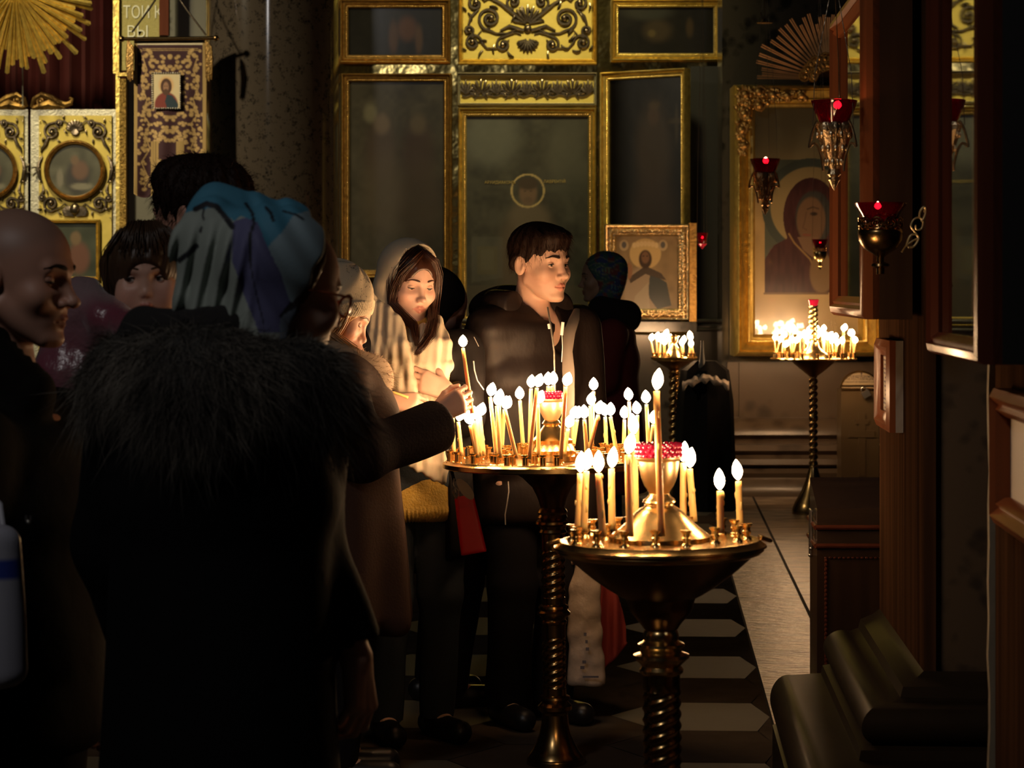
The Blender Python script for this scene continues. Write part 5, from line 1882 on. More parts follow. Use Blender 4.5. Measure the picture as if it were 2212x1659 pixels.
def surf(fn, lo, hi, step, boxes=(), refine=2):
    """surface nets on a graded grid; fn(points) -> distance"""
    ax = [grid_axis(lo[i], hi[i], step, [(b[0][i], b[1][i], b[2]) for b in boxes]) for i in range(3)]
    n = [len(a) for a in ax]
    B = 4
    nb = [(m - 1 + B - 1) // B for m in n]
    cen, half = [], []
    for i in range(3):
        i0 = np.arange(nb[i]) * B
        i1 = np.minimum(i0 + B, n[i] - 1)
        cen.append((ax[i][i0] + ax[i][i1]) / 2)
        half.append((ax[i][i1] - ax[i][i0]) / 2)
    C = np.stack(np.meshgrid(*cen, indexing='ij'), -1).reshape(-1, 3).astype(f32)
    H = np.sqrt(sum(np.meshgrid(*[h * h for h in half], indexing='ij')[i] for i in range(3))).ravel()
    dC = np.concatenate([fn(C[i:i + 150000]) for i in range(0, len(C), 150000)])
    keep = (np.abs(dC) < H * 1.25 + 0.012).reshape(nb)
    rep = lambda m: np.repeat(np.repeat(np.repeat(m, B, 0), B, 1), B, 2)[:n[0] - 1, :n[1] - 1, :n[2] - 1]
    kc = rep(keep)
    sg = rep((dC > 0).reshape(nb))
    pm = np.zeros(n, bool)
    Fv = np.ones(n, f32) * 9
    neg = ~sg
    for dx in (0, 1):
        for dy in (0, 1):
            for dz in (0, 1):
                sl = (slice(dx, n[0] - 1 + dx), slice(dy, n[1] - 1 + dy), slice(dz, n[2] - 1 + dz))
                pm[sl] |= kc
                Fv[sl][neg] = -9
    I = np.argwhere(pm)
    pts = np.stack([ax[0][I[:, 0]], ax[1][I[:, 1]], ax[2][I[:, 2]]], -1).astype(f32)
    vals = np.concatenate([fn(pts[i:i + 150000]) for i in range(0, len(pts), 150000)]) if len(pts) else np.zeros(0)
    Fv[pm] = vals
    ins = Fv < 0
    cnt = np.zeros([m - 1 for m in n], np.int8)
    offs = [(dx, dy, dz) for dx in (0, 1) for dy in (0, 1) for dz in (0, 1)]
    for dx, dy, dz in offs:
        cnt += ins[dx:n[0] - 1 + dx, dy:n[1] - 1 + dy, dz:n[2] - 1 + dz]
    act = np.argwhere((cnt > 0) & (cnt < 8))
    vid = -np.ones(cnt.shape, np.int64)
    vid[tuple(act.T)] = np.arange(len(act))
    acc = np.zeros((len(act), 3))
    num = np.zeros(len(act))
    for a in range(8):
        for b in range(a + 1, 8):
            oa, ob = offs[a], offs[b]
            if sum(abs(oa[i] - ob[i]) for i in range(3)) != 1:
                continue
            ia, ib = act + oa, act + ob
            fa, fb = Fv[tuple(ia.T)], Fv[tuple(ib.T)]
            m = (fa < 0) != (fb < 0)
            t = np.where(m, fa / (fa - fb + 1e-20), 0)
            pa = np.stack([ax[i][ia[:, i]] for i in range(3)], -1)
            pb = np.stack([ax[i][ib[:, i]] for i in range(3)], -1)
            acc += np.where(m[:, None], pa + t[:, None] * (pb - pa), 0)
            num += m
    V = (acc / num[:, None]).astype(f32)
    faces = []
    for axis in range(3):
        o1, o2 = (axis + 1) % 3, (axis + 2) % 3
        s0 = [slice(0, m) for m in n]
        s1 = [slice(0, m) for m in n]
        s0[axis], s1[axis] = slice(0, n[axis] - 1), slice(1, n[axis])
        ch = ins[tuple(s0)] != ins[tuple(s1)]
        E = np.argwhere(ch)
        E = E[(E[:, o1] > 0) & (E[:, o2] > 0) & (E[:, o1] < n[o1] - 1) & (E[:, o2] < n[o2] - 1)]
        q = []
        for d1, d2 in ((-1, -1), (0, -1), (0, 0), (-1, 0)):
            c = E.copy()
            c[:, o1] += d1
            c[:, o2] += d2
            q.append(vid[tuple(c.T)])
        q = np.stack(q, -1)
        flip = ~ins[tuple(E.T)]
        q[flip] = q[flip][:, ::-1]
        faces.append(q[(q >= 0).all(1)])
    Fq = np.concatenate(faces)
    e = 0.0012
    K = np.array([(1, -1, -1), (-1, -1, 1), (-1, 1, -1), (1, 1, 1)], f32)
    for it in range(refine):
        d = fn(V)
        g = sum(k[None] * fn(V + k * e)[:, None] for k in K)
        g /= np.linalg.norm(g, axis=1, keepdims=True) + 1e-9
        V = V - g * np.clip(d, -0.006, 0.006)[:, None] * 0.9
    return V, Fq


def nz(p, s, seed=0):
    """smooth cheap 3-D noise from turned sine waves, about -1..1"""
    rs = np.random.RandomState(seed)
    o = np.zeros(len(p), f32)
    for i in range(4):
        k = rs.randn(3)
        k *= s * (0.7 + 0.6 * rs.rand()) / np.linalg.norm(k)
        o += np.sin(p @ k.astype(f32) + rs.rand() * 6.28)
    return o * 0.35


class Head:
    """head frame: x = the figure's right, y = face direction, z = up; size 1 = a 23 cm head"""

    def __init__(s, eye_mid, yaw, pitch=0, roll=0, size=1.0, **prm):
        y, p, r = math.radians(yaw), math.radians(pitch), math.radians(roll)
        s.R = np.array(Matrix.Rotation(y - math.pi / 2, 3, 'Z') @ Matrix.Rotation(p, 3, 'X') @ Matrix.Rotation(r, 3, 'Y'), f32)
        s.s = size
        s.prm = dict(jaw=1.0, nose=1.0, child=0.0, cheek=1.0, brow=1.0, lips=1.0, chin=1.0, open=0.6, look=(0.0, 0.0), ears=True)
        s.prm.update(prm)
        s.c = np.array(tuple(eye_mid), f32) - s.R @ np.array((0, 0.079, 0), f32) * size
        s.yaw = yaw

    def loc(s, p):
        return ((p - s.c) @ s.R) / s.s

    def wld(s, q):
        return np.array(q, f32) @ s.R.T * s.s + s.c

    def w(s, x, y, z):
        return Vector(s.wld([(x, y, z)])[0].tolist())

    def d_local(s, q):
        P_ = s.prm
        ch = P_['child']
        X = q.copy()
        X[:, 0] = np.abs(X[:, 0])
        j = P_['jaw']
        d = d_ell(q, (0, -.012, .030 + .006 * ch), (.0755 + .003 * ch, .100, .086 + .004 * ch))
        d = smin(d, d_ell(q, (0, .028, -.036 + .006 * ch), (.060 * (1 + .06 * ch), .060, .076 - .006 * ch)), .030)
        zc = -.101 + .010 * ch
        d = smin(d, d_cap(X, (.053 * j, -.004, -.052), (.020 * j, .064, zc), .017, .015), .022)
        d = smin(d, d_ell(q, (0, .0745 - .006 * ch, zc), (.018 * P_['chin'], .0175, .0155)), .014)
        d = smin(d, d_ell(X, (.042, .055, -.030), (.022, .023, .021 * P_['cheek'])), .022)
        d = smin(d, d_ell(X, (.040, .048, -.055), (.020, .026, .024)), .030) if ch else d
        b = P_['brow']
        d = smin(d, d_cap(X, (.036, .071, .021), (.008, .0815, .0175), .0075 * b, .0085 * b), .014)
        d = smax(d, -d_ell(X, (.0325, .097, -.001), (.0195, .0235, .0125)), .014)
        n = P_['nose']
        d = smin(d, d_cap(q, (0, .0785, .010), (0, .101 + .007 * (n - 1) * 3 - .012 * ch, -.033 + .004 * ch), .0072, .0092 * n), .011)
        d = smin(d, d_ell(q, (0, .1045 + .02 * (n - 1) - .014 * ch, -.0345 + .004 * ch), (.0098 * n, .0098, .0085)), .008)
        d = smin(d, d_ell(X, (.0115 * n, .0915 - .010 * ch, -.0385 + .004 * ch), (.0072 * n, .0095, .0070)), .0065)
        d = smax(d, -d_ell(X, (.0062 * n, .0985 - .012 * ch, -.0455 + .004 * ch), (.0034, .0052, .0036)), .003)
        d = smin(d, d_ell(q, (0, .0655 - .003 * ch, -.066 + .006 * ch), (.029, .0225, .023)), .018)
        d = smin(d, s.lips(q), .004)
        d = smax(d, -d_cap(X, (.0215, .0825 - .003 * ch, -.0690 + .006 * ch), (0, .0965 - .003 * ch, -.0680 + .006 * ch), .0013, .0017), .0022)
        d = smin(d, d_cap(q, (0, -.028, -.050), (0, -.040, -.115), .050, .050), .020)
        if P_['ears']:
            a = math.radians(18)
            Re = np.array(((math.cos(a), -math.sin(a), 0), (math.sin(a), math.cos(a), 0), (0, 0, 1)), f32)
            e = d_ell(X, (.0785, -.016, -.006), (.0075, .0195, .0315), Re)
            e = smax(e, -d_ell(X, (.0865, -.010, -.002), (.0075, .0115, .0205), Re), .005)
            e = smin(e, d_ell(X, (.0770, -.003, -.012), (.0045, .0055, .0085)), .004)
            d = smin(d, e, .006)
        return d

    def lips(s, q):
        ch = s.prm['child']
        l = s.prm['lips']
        X = q.copy()
        X[:, 0] = np.abs(X[:, 0])
        dy, dz = -.003 * ch, .006 * ch
        u = d_cap(X, (.0205, .0815 + dy, -.0685 + dz), (.0055, .0910 + dy, -.0632 + dz), .0030 * l, .0045 * l)
        u = smin(u, d_cap(X, (.0055, .0910 + dy, -.0632 + dz), (0, .0912 + dy, -.0645 + dz), .0045 * l, .0042 * l), .003)
        lo = d_cap(X, (.0180, .0815 + dy, -.0705 + dz), (0, .0895 + dy, -.0750 + dz), .0030 * l, .0060 * l)
        return np.minimum(u, lo)

    def d(s, p):
        return s.d_local(s.loc(p)) * s.s

    def face_y(s, x, z, start=.13):
        """y of the face surface at local x, z"""
        ys = np.linspace(start, 0.0, 140).astype(f32)
        q = np.stack([np.full(140, x, f32), ys, np.full(140, z, f32)], -1)
        dd = s.d_local(q)
        i = int(np.argmax(dd < 0))
        return float(ys[max(i, 1)])


def skin_mat(name, col, rough=0.5, sss=0.12):
    m = mat(name, col, rough, 0.0, attr='col', bump=(260, 0.12, 0.001), subsurface_weight=sss, subsurface_scale=0.004)
    m.node_tree.nodes['Principled BSDF'].inputs['Subsurface Radius'].default_value = (1.0, 0.35, 0.2)
    return m


M['skin'] = skin_mat('skin', (0.55, 0.33, 0.23))
M['eye'] = mat('eye_white', (0.55, 0.5, 0.46), 0.12, 0.0, attr='col', coat_weight=0.6)
M['lash'] = mat('dark_lashes', (0.015, 0.010, 0.008), 0.6)


def add_face(root, hd, skin_c, iris=(0.09, 0.05, 0.025), brow_c=None, brow_m=None, lash=True, brow_r=.0022):
    """eyes, lids and brows as parts of the figure"""
    lk = hd.prm['look']
    op = hd.prm['open']
    for sx in (-1, 1):
        ec = np.array((sx * .0322, .0652, -.0005))
        g = np.array((math.sin(lk[0]) * math.cos(lk[1]), math.cos(lk[0]) * math.cos(lk[1]), math.sin(lk[1])))
        mb = MB().ball((0, 0, 0), .0122, 24, 18)
        V = np.array([tuple(v) for v in mb.v])
        ang = np.degrees(np.arccos(np.clip(V @ g / .0122, -1, 1)))
        col = rgb((0.58, 0.52, 0.47), len(V))
        col[ang < 29] = iris
        col[ang < 13] = (0.006, 0.005, 0.005)
        V = V + g[None] * (.0009 * np.exp(-(ang / 24) ** 2))[:, None]
        mesh_np('eye', hd.wld(V + ec), mb.f, M['eye'], root, colors=col)
        # lids: bands of a slightly larger ball above and below the opening
        for up in (1, -1):
            e0 = math.radians((-14 + 38 * op) if up > 0 else (-20 - 6 * op)) + lk[1] * (0.6 if up > 0 else 0.3)
            e1 = math.radians(78) * up
            na, ne = 22, 8
            vs = []
            for i in range(na + 1):
                az = math.radians(-72 + 144 * i / na)
                shape = math.cos(az * 1.12)
                ee = (e0 + math.radians(8 * up)) * shape - math.radians(8 * up) if True else e0
                for k in range(ne + 1):
                    el = ee + (e1 - ee) * k / ne
                    r = .0142 if k else .0136
                    vs.append(ec + np.array((r * math.cos(el) * math.sin(az), r * math.cos(el) * math.cos(az), r * math.sin(el))))
            fs = [(i * (ne + 1) + k, (i + 1) * (ne + 1) + k, (i + 1) * (ne + 1) + k + 1, i * (ne + 1) + k + 1) for i in range(na) for k in range(ne)]
            vs = np.array(vs)
            mesh_np('eyelid', hd.wld(vs), fs, M['skin'], root, colors=rgb(skin_c, len(vs)) * 0.97)
            if lash and up > 0:
                edge = vs[::(ne + 1)]
                pts = hd.wld(edge + (edge - ec) * 0.05)
                MB().tube([Vector(x.tolist()) for x in pts], [.0005 + .0011 * math.sin(math.pi * i / na) for i in range(na + 1)], 6).build('eyelashes', M['lash'], root)
        if brow_m is not None:
            pts, rr = [], []
            for i in range(9):
                t = i / 8
                x = sx * (.0135 + .037 * t)
                z = .0185 + .0075 * math.sin(math.pi * (0.15 + 0.62 * t)) + (.0 if t < .7 else -.004 * (t - .7) / .3)
                pts.append(hd.w(x, hd.face_y(x, z) + .0005, z))
                rr.append(brow_r * hd.s * (1.25 - 0.9 * t ** 1.5) * (0.6 if i == 0 else 1))
            MB().tube(pts, rr, 7, flat=1.5).build('eyebrow', brow_m, root)


def hand_prims(wrist, f, n, right=True, curl=(20, 25, 15), spread=4, thumb=(35, 20, 20), size=1.0, curls=None):
    """capsules of a hand: f = towards the fingers, n = back of the hand; curl in degrees for the three finger joints"""
    w = Vector(wrist)
    f = Vector(f).normalized()
    n = Vector(n)
    n = (n - f * n.dot(f)).normalized()
    t = f.cross(n).normalized()
    if right:
        t = -t
    prims = []
    s = size
    base = [(.030, .086), (.010, .090), (-.010, .086), (-.027, .078)]
    lens = [(.043, .025, .020), (.047, .029, .021), (.044, .027, .021), (.034, .020, .019)]
    rad = [(.0090, .0080, .0072, .0062), (.0092, .0082, .0074, .0063), (.0088, .0078, .0070, .0060), (.0078, .0069, .0062, .0054)]
    for i in range(4):
        bx, by = base[i]
        kn = w + (t * bx + f * by) * s
        prims.append((w + (t * bx * .55 + f * .012) * s, kn, .0155 * s, .0118 * s, .016))
        c = curls[i] if curls else curl
        a = 0.0
        p = kn
        sp = math.radians(spread * (1.5 - i))
        fd = (f * math.cos(sp) + t * math.sin(sp)).normalized()
        for k in range(3):
            a += math.radians(c[k])
            d = fd * math.cos(a) - n * math.sin(a)
            q = p + d * lens[i][k] * s
            prims.append((p, q, rad[i][k] * s, rad[i][k + 1] * s, .004))
            p = q
    # thumb: leaves the side of the palm near its base
    p = w + (t * .024 + f * .020 - n * .006) * s
    a1, a2, a3 = (math.radians(x) for x in thumb)
    d = (f * math.cos(a1) + t * math.sin(a1) - n * .35).normalized()
    q = p + d * .044 * s
    prims.append((p, q, .0150 * s, .0112 * s, .012))
    d2 = (d * math.cos(a2) + (f * .75 - n * .5 - t * .45).normalized() * math.sin(a2)).normalized()
    r = q + d2 * .031 * s
    prims.append((q, r, .0108 * s, .0092 * s, .004))
    d3 = (d2 * math.cos(a3) + (f * .3 - n * .6 - t * .7).normalized() * math.sin(a3)).normalized()
    prims.append((r, r + d3 * .026 * s, .0095 * s, .0070 * s, .004))
    return prims


def bounds(prims, pad=0.02):
    a = np.array([tuple(x) for p in prims for x in (p[0], p[1])])
    return (a.min(0) - pad).tolist(), (a.max(0) + pad).tolist()


class Figure:
    def __init__(s, label, foot, yaw, head, sh_z, hip_z, sh_w=.18, chest=(.15, .10), lean=(0, 0), cat='person', name='person', group=None):
        s.o = Vector((foot[0], foot[1], 0.0))
        s.root = thing(name, label, cat, s.o, group)
        s.yaw = yaw
        y = math.radians(yaw)
        s.fw = Vector((math.cos(y), math.sin(y), 0))
        s.rt = Vector((math.sin(y), -math.cos(y), 0))
        s.head = head
        s.sh_z, s.hip_z, s.sh_w, s.chest, s.lean = sh_z, hip_z, sh_w, chest, lean
        s.arms, s.legs, s.hands = [], [], []
        s.extra = []

    def b(s, x, y, z):
        """body frame: x right, y forward, z up; leaning grows above the hip"""
        t = max(0.0, (z - s.hip_z) / max(.2, (s.sh_z - s.hip_z)))
        return s.o + s.rt * (x + s.lean[0] * t) + s.fw * (y + s.lean[1] * t) + Vector((0, 0, z))

    def arm(s, side, elbow, wrist, hand=None, r=(.045, .038, .027), sh=None):
        sh = sh or s.b(side * s.sh_w, 0, s.sh_z - .055)
        s.arms.append((sh, Vector(elbow), Vector(wrist), r))
        if hand:
            s.hands.append(hand)
        return sh

    def leg(s, x, knee=None, ankle=None, foot=None):
        hip = s.b(x, 0, s.hip_z)
        knee = Vector(knee) if knee else s.b(x * 1.05, .02, s.hip_z * .54)
        ank = Vector(ankle) if ankle else s.b(x * 1.1, -.02, .08)
        toe = Vector(foot) if foot else ank + s.fw * .15 + s.rt * (.02 if x > 0 else -.02) - Vector((0, 0, .05))
        s.legs.append((hip, knee, ank, toe))

    def body_fn(s):
        hd = s.head
        neck0 = hd.w(0, -.030, -.075)
        neck1 = s.b(0, 0, s.sh_z + .01)
        pel, cst = s.b(0, 0, s.hip_z), s.b(0, 0, s.sh_z - .10)
        cw, cd = s.chest

        def fn(p):
            d = d_tube(p, s.b(0, 0, s.hip_z - .08), s.b(0, 0, s.sh_z), (cw * .95, cd * .95), (cw * .95, cd * .8), s.yaw)
            for sh, el, wr, r in s.arms:
                d = smin(d, d_cap(p, sh, el, r[0], r[1]), .03)
                d = smin(d, d_cap(p, el, wr, r[1], r[2]), .012)
            for side in (-1, 1):
                d = smin(d, d_cap(p, neck1 - Vector((0, 0, .03)), s.b(side * s.sh_w * .8, 0, s.sh_z - .06), .042, .040), .04)
            for hip, kn, an, toe in s.legs:
                d = smin(d, d_cap(p, hip, kn, .078, .055), .03)
                d = smin(d, d_cap(p, kn, an, .055, .036), .012)
                d = smin(d, d_cap(p, an - Vector((0, 0, .02)), toe, .036, .026), .02)
            d = smin(d, d_cap(p, neck0, neck1, .048 * hd.s, .056 * hd.s), .025)
            for hp in s.hands:
                hb = None
                for a, b_, r0, r1, k in hp:
                    dd = d_cap(p, a, b_, r0, r1)
                    hb = dd if hb is None else smin(hb, dd, k)
                d = smin(d, hb, .012)
            d = smin(d, hd.d(p), .012)
            return d
        return fn

    def body(s, skin_c, head_step=.0034, hand_step=.0028, step=.022, color_fn=None):
        fn = s.body_fn()
        hd = s.head
        pts = [s.o] + [x for a in s.arms for x in a[:3]] + [x for l in s.legs for x in l] + [s.b(0, 0, s.sh_z)]
        pts = np.array([tuple(v) for v in pts])
        lo = np.minimum(pts.min(0) - .2, hd.c - .17)
        hi = np.maximum(pts.max(0) + .2, hd.c + .17)
        boxes = [((hd.c - .125 * hd.s - .01).tolist(), (hd.c + .13 * hd.s + .01).tolist(), head_step)]
        for hp in s.hands:
            l, h = bounds(hp, .02)
            boxes.append((l, h, hand_step))
        V, Fq = surf(fn, lo.tolist(), hi.tolist(), step, boxes)
        q = hd.loc(V)
        col = rgb(skin_c, len(V))
        lip = hd.lips(q)
        near = np.linalg.norm(q, axis=1) < .2
        lp = np.clip(1 - smoothstep(.0004, .0022, lip), 0, 1) * near
        col = blend(col, lp * 0.75, (skin_c[0] * 0.82, skin_c[1] * 0.42, skin_c[2] * 0.42))
        if color_fn is not None:
            col = color_fn(q, col, near)
        s.skin_c = skin_c
        return mesh_np('body', V, Fq, M['skin'], s.root, colors=col)

    def cloth(s, name, fn, lo, hi, step, m, boxes=(), color=None, refine=2):
        V, Fq = surf(fn, list(lo), list(hi), step, boxes, refine)
        c = color(V) if color is not None else None
        return mesh_np(name, V, Fq, m, s.root, colors=c)

    def torso_fn(s, zlo, w_lo, w_hi, off_y=0.0, sh_drop=.0, flare=None):
        """coat body from the shoulders to a hem at zlo; widths = (half width, half depth)"""
        mid = (s.hip_z + s.sh_z) / 2

        def fn(p):
            top = s.b(0, off_y, s.sh_z - .02 - sh_drop)
            wa = s.b(0, off_y, mid)
            d = d_tube(p, wa, top, ((w_lo[0] + w_hi[0]) / 2, (w_lo[1] + w_hi[1]) / 2), w_hi, s.yaw)
            d = smin(d, d_tube(p, s.b(0, off_y, zlo), wa + Vector((0, 0, .06)), flare or w_lo, ((w_lo[0] + w_hi[0]) / 2, (w_lo[1] + w_hi[1]) / 2), s.yaw), .06)
            nk = s.b(0, off_y - .01, s.sh_z + .015)
            for side in (-1, 1):
                d = smin(d, d_cap(p, nk - Vector((0, 0, .02)), s.b(side * s.sh_w, off_y, s.sh_z - .060), .062, .062), .05)
            return d
        return fn

    def sleeve(s, i, r0, r1, r2, cut=0.0):
        sh, el, wr, _ = s.arms[i]
        e = el + (wr - el) * (1.0 - cut)

        def fn(p):
            d = smin(d_cap(p, sh, el, r0, r1), d_cap(p, el, e, r1, r2), .03)
            ax = A3((wr - el).normalized())
            return smax(d, (p - A3(e)) @ ax, .008)
        return fn


def union(k, *fns):
    def fn(p):
        d = fns[0](p)
        for f in fns[1:]:
            d = smin(d, f(p), k)
        return d
    return fn


def folds(fn, amp, s, seed=0, zs=1.0):
    st = np.array((1, 1, zs), f32)
    return lambda p: fn(p) + amp * nz(p * st, s, seed)


def strand_mesh(roots, dirs, L, rad, root_obj, name, m, curl=0.3, sag=0.6, segs=4, seed=0, colors=None):
    """many thin tapering ribbons (fur, hair tips) as one mesh"""
    rs = np.random.RandomState(seed)
    n = len(roots)
    roots, dirs = np.asarray(roots, float), np.asarray(dirs, float)
    L = L * (0.6 + 0.8 * rs.rand(n)) if np.isscalar(L) else L
    side = np.cross(dirs, rs.randn(n, 3))
    side /= np.linalg.norm(side, axis=1, keepdims=True) + 1e-9
    bend = rs.randn(n, 3) * curl
    V = np.zeros((n, (segs + 1) * 2, 3))
    for k in range(segs + 1):
        t = k / segs
        c = roots + dirs * (L * t)[:, None] + (bend * (L * t * t * .5)[:, None]) + np.array((0, 0, -1.0)) * (L * t * t * sag)[:, None]
        w = rad * (1 - t) ** 0.7
        V[:, 2 * k] = c - side * w
        V[:, 2 * k + 1] = c + side * w
    base = (np.arange(n) * (segs + 1) * 2)[:, None]
    q = np.concatenate([base + np.array((2 * k, 2 * k + 1, 2 * k + 3, 2 * k + 2))[None] for k in range(segs)])
    cc = None
    if colors is not None:
        cc = np.repeat(np.asarray(colors)[:, None], (segs + 1) * 2, 1).reshape(-1, 3)
    return mesh_np(name, V.reshape(-1, 3), q.astype(np.int64), m, root_obj, colors=cc)


def locks(guides, n, spread, rad, root_obj, name, m, seed=0):
    """hair locks: n strands following guide curves, gathered in one mesh"""
    rs = np.random.RandomState(seed)
    mb = MB()
    for k in range(n):
        g = guides[k % len(guides)]
        o = rs.randn(3) * spread
        ph = rs.rand() * 6.28
        m_ = len(g)
        pts = []
        for i, p in enumerate(g):
            t = i / (m_ - 1)
            wob = spread * .5 * math.sin(ph + 5 * t)
            pts.append(Vector(p) + Vector(o.tolist()) * (0.55 + 0.6 * math.sin(math.pi * min(1, t * 1.05))) + Vector((wob, wob * .5, 0)))
        mb.tube(pts, [rad * (1.1 - .85 * (i / (m_ - 1)) ** 2) for i in range(m_)], 5)
    return mb.build(name, m, root_obj, sharp=False)


def surf_pts(V, Fq, n, seed=0, mask=None):
    """random points with normals on a quad mesh"""
    rs = np.random.RandomState(seed)
    a, b, c, d = (V[Fq[:, i]] for i in range(4))
    nr = np.cross(c - a, d - b)
    ar = np.linalg.norm(nr, axis=1) + 1e-12
    nr = nr / ar[:, None]
    w = ar.copy()
    if mask is not None:
        w = w * mask((a + b + c + d) / 4)
    i = rs.choice(len(Fq), n, p=w / w.sum())
    u, v = rs.rand(n, 1), rs.rand(n, 1)
    return (a[i] * (1 - u) + b[i] * u) * (1 - v) + (d[i] * (1 - u) + c[i] * u) * v, nr[i]


M['hair_dark'] = mat('dark_brown_hair', (0.016, 0.0075, 0.0045), 0.6, 0.0, specular_ior_level=.12, bump=(140, 0.5, 0.002, (1, 1, .12)))
M['hair_brown'] = mat('brown_hair', (0.048, 0.018, 0.010), 0.32, 0.0, bump=(140, 0.5, 0.002, (1, 1, .1)))
M['hair_child'] = mat('soft_brown_hair', (0.06, 0.032, 0.016), 0.4, 0.0, bump=(120, 0.5, 0.002, (1, 1, .12)))
M['hair_blonde'] = mat('blonde_hair', (0.42, 0.22, 0.08), 0.36, 0.0, bump=(140, 0.5, 0.002, (1, 1, .1)))
# ------------------------------------------------------------------ the young man behind the middle stand
def vmin(*a):
    return tuple(min(x[i] for x in a) for i in range(3))


def vmax(*a):
    return tuple(max(x[i] for x in a) for i in range(3))


def sphere_hair(hd, parts, cut, noise=0.004, ns=None, seed=0):
    """hair volume in head space: union of parts minus cut, combed by a directional ripple"""
    def fn(p):
        q = hd.loc(p)
        d = parts(q)
        a = np.arctan2(q[:, 0], q[:, 1] + .03)
        el = np.arctan2(q[:, 2] - .02, np.hypot(q[:, 0], q[:, 1] + .03))
        rp = np.sin(38 * a + 3 * np.sin(5 * el + seed)) * .5 + np.sin(71 * a + 2.1 * np.sin(7 * el + 1)) * .3 + np.sin(17 * a + 4 * el)
        d = d + noise * rp * np.clip(np.cos(el), .15, 1)
        d = smax(d, -cut(q), .006)
        return d * hd.s
    return fn


def hbox(hd, r=.15):
    return (hd.c - r * hd.s).tolist(), (hd.c + r * hd.s).tolist()


SK_Y = (0.60, 0.36, 0.25)
DY = 8.30
hd = Head(P(1209, 572, DY), -44, -3, 0, 1.05, jaw=.94, nose=1.12, open=.72, look=(0.25, -.12), lips=1.1, brow=1.0)
F = Figure('young man with short dark hair and a hooded jacket, behind the middle candle stand', P(1150, 1601, DY + .08) * 1, -58, hd, 1.350, .86, .168, (.15, .10))
F.arm(1, P(1050, 905, DY + .04), P(1080, 1035, DY - .06), hand_prims(P(1080, 1035, DY - .06), (.75, .25, -.3), (-.2, -.8, .3), True, (40, 50, 30)))
F.arm(-1, P(1268, 930, DY + .12), P(1262, 1150, DY + .06), hand_prims(P(1262, 1150, DY + .06), (0, -.1, -1), (.5, -.8, 0), False, (60, 60, 40)))
F.leg(.085)
F.leg(-.085)
F.body(SK_Y, color_fn=lambda q, c, near: blend(c, near * ell_mask(np.abs(q[:, 0]), q[:, 2], .045, -.045, .022, .03, .6) * .25, (0.66, 0.30, 0.22)))
add_face(F.root, hd, SK_Y, (0.05, 0.028, 0.015), brow_m=M['hair_dark'], brow_r=.0027)
hp = lambda q: smin(smin(d_ell(q, (0, -.018, .050), (.0835, .104, .082)), d_ell(q, (.0, .045, .082), (.062, .055, .036)), .02), d_cap(q, (-.07, -.03, .0), (.07, -.03, .0), .03), .02)


def hcut(q):
    X = q.copy()
    X[:, 0] = np.abs(X[:, 0])
    c = d_ell(q, (0, .132, -.026), (.080, .078, .084))
    side = np.maximum(np.maximum(-(q[:, 1] + .004), q[:, 2] + .018 + .1 * (q[:, 1])), -(X[:, 0] - .03))
    ear = d_ell(X, (.085, -.016, -.008), (.024, .018, .030))
    return np.minimum(np.minimum(np.minimum(c, side), ear), q[:, 2] + .072)


V, Fq = surf(sphere_hair(hd, hp, hcut, .0018), *hbox(hd, .16), .0042)
hair = mesh_np('hair', V, Fq, M['hair_dark'], F.root)
ql = hd.loc(V[Fq[:, 0]])
pr, nr = surf_pts(V, Fq, 2600, 3, lambda c: (hd.loc(c)[:, 2] > -.02) * 1.0)
qq = hd.loc(pr)
flow = np.stack([qq[:, 0] * 4, np.full(len(qq), .55), -np.clip(.09 - qq[:, 2], .01, 1) * 9], -1)
dirs = flow @ hd.R.T + nr * .5
dirs /= np.linalg.norm(dirs, axis=1, keepdims=True)
strand_mesh(pr - nr * .002, dirs, .015, .0007, F.root, 'hair_tips', M['hair_dark'], .3, .9, 3, 5)
# fringe falling on the forehead
g = []
for k in range(16):
    x = -.062 + .124 * k / 15
    y0 = .062 - 3.5 * x * x
    g.append([hd.w(x * .8, y0 * .6, .118 - 3 * x * x), hd.w(x * .95, y0 + .022, .098 - 3 * x * x), hd.w(x, hd.face_y(x, .07) + .010, .072), hd.w(x * 1.02 + .004, hd.face_y(x, .052) + .005, .054 - .006 * (k % 3))])
locks(g, 420, .0035, .0008, F.root, 'fringe', M['hair_dark'], 4)

jm = mat('dark_brown_jacket', (0.0125, 0.0078, 0.0064), 0.5, 0.0, specular_ior_level=.22, bump=(30, 0.35, 0.008, (1, 1, .5)))
M['jacket'] = jm
tz = CAM_Z + (HOR - 1138) / 662
tors = F.torso_fn(tz, (.205, .15), (.188, .122))


def jacket(p):
    d = folds(folds(tors, .005, 16, 3, .5), .0035, 44, 5, .5)(p)
    d = smin(d, folds(folds(F.sleeve(0, .080, .078, .06, .0), .006, 30, 5, 1.4), .0045, 75, 7, 1.6)(p), .03)
    d = smin(d, folds(F.sleeve(1, .085, .078, .055, .0), .006, 26, 6)(p), .03)
    nk = hd.w(0, -.02, -.15)
    d = smax(d, -d_cap(p, nk, hd.w(0, .11, -.255), .060, .026), .012)
    d = smax(d, -d_cap(p, hd.w(0, 0, -.05), nk, .070, .062), .01)
    return d


lo = vmin(F.b(0, 0, tz - .03) - Vector((.42, .36, 0)), (9, 9, tz - .03))
hi = (F.o.x + .42, F.o.y + .36, F.sh_z + .1)
F.cloth('jacket', jacket, (F.o.x - .42, F.o.y - .36, tz - .03), hi, .010, jm)


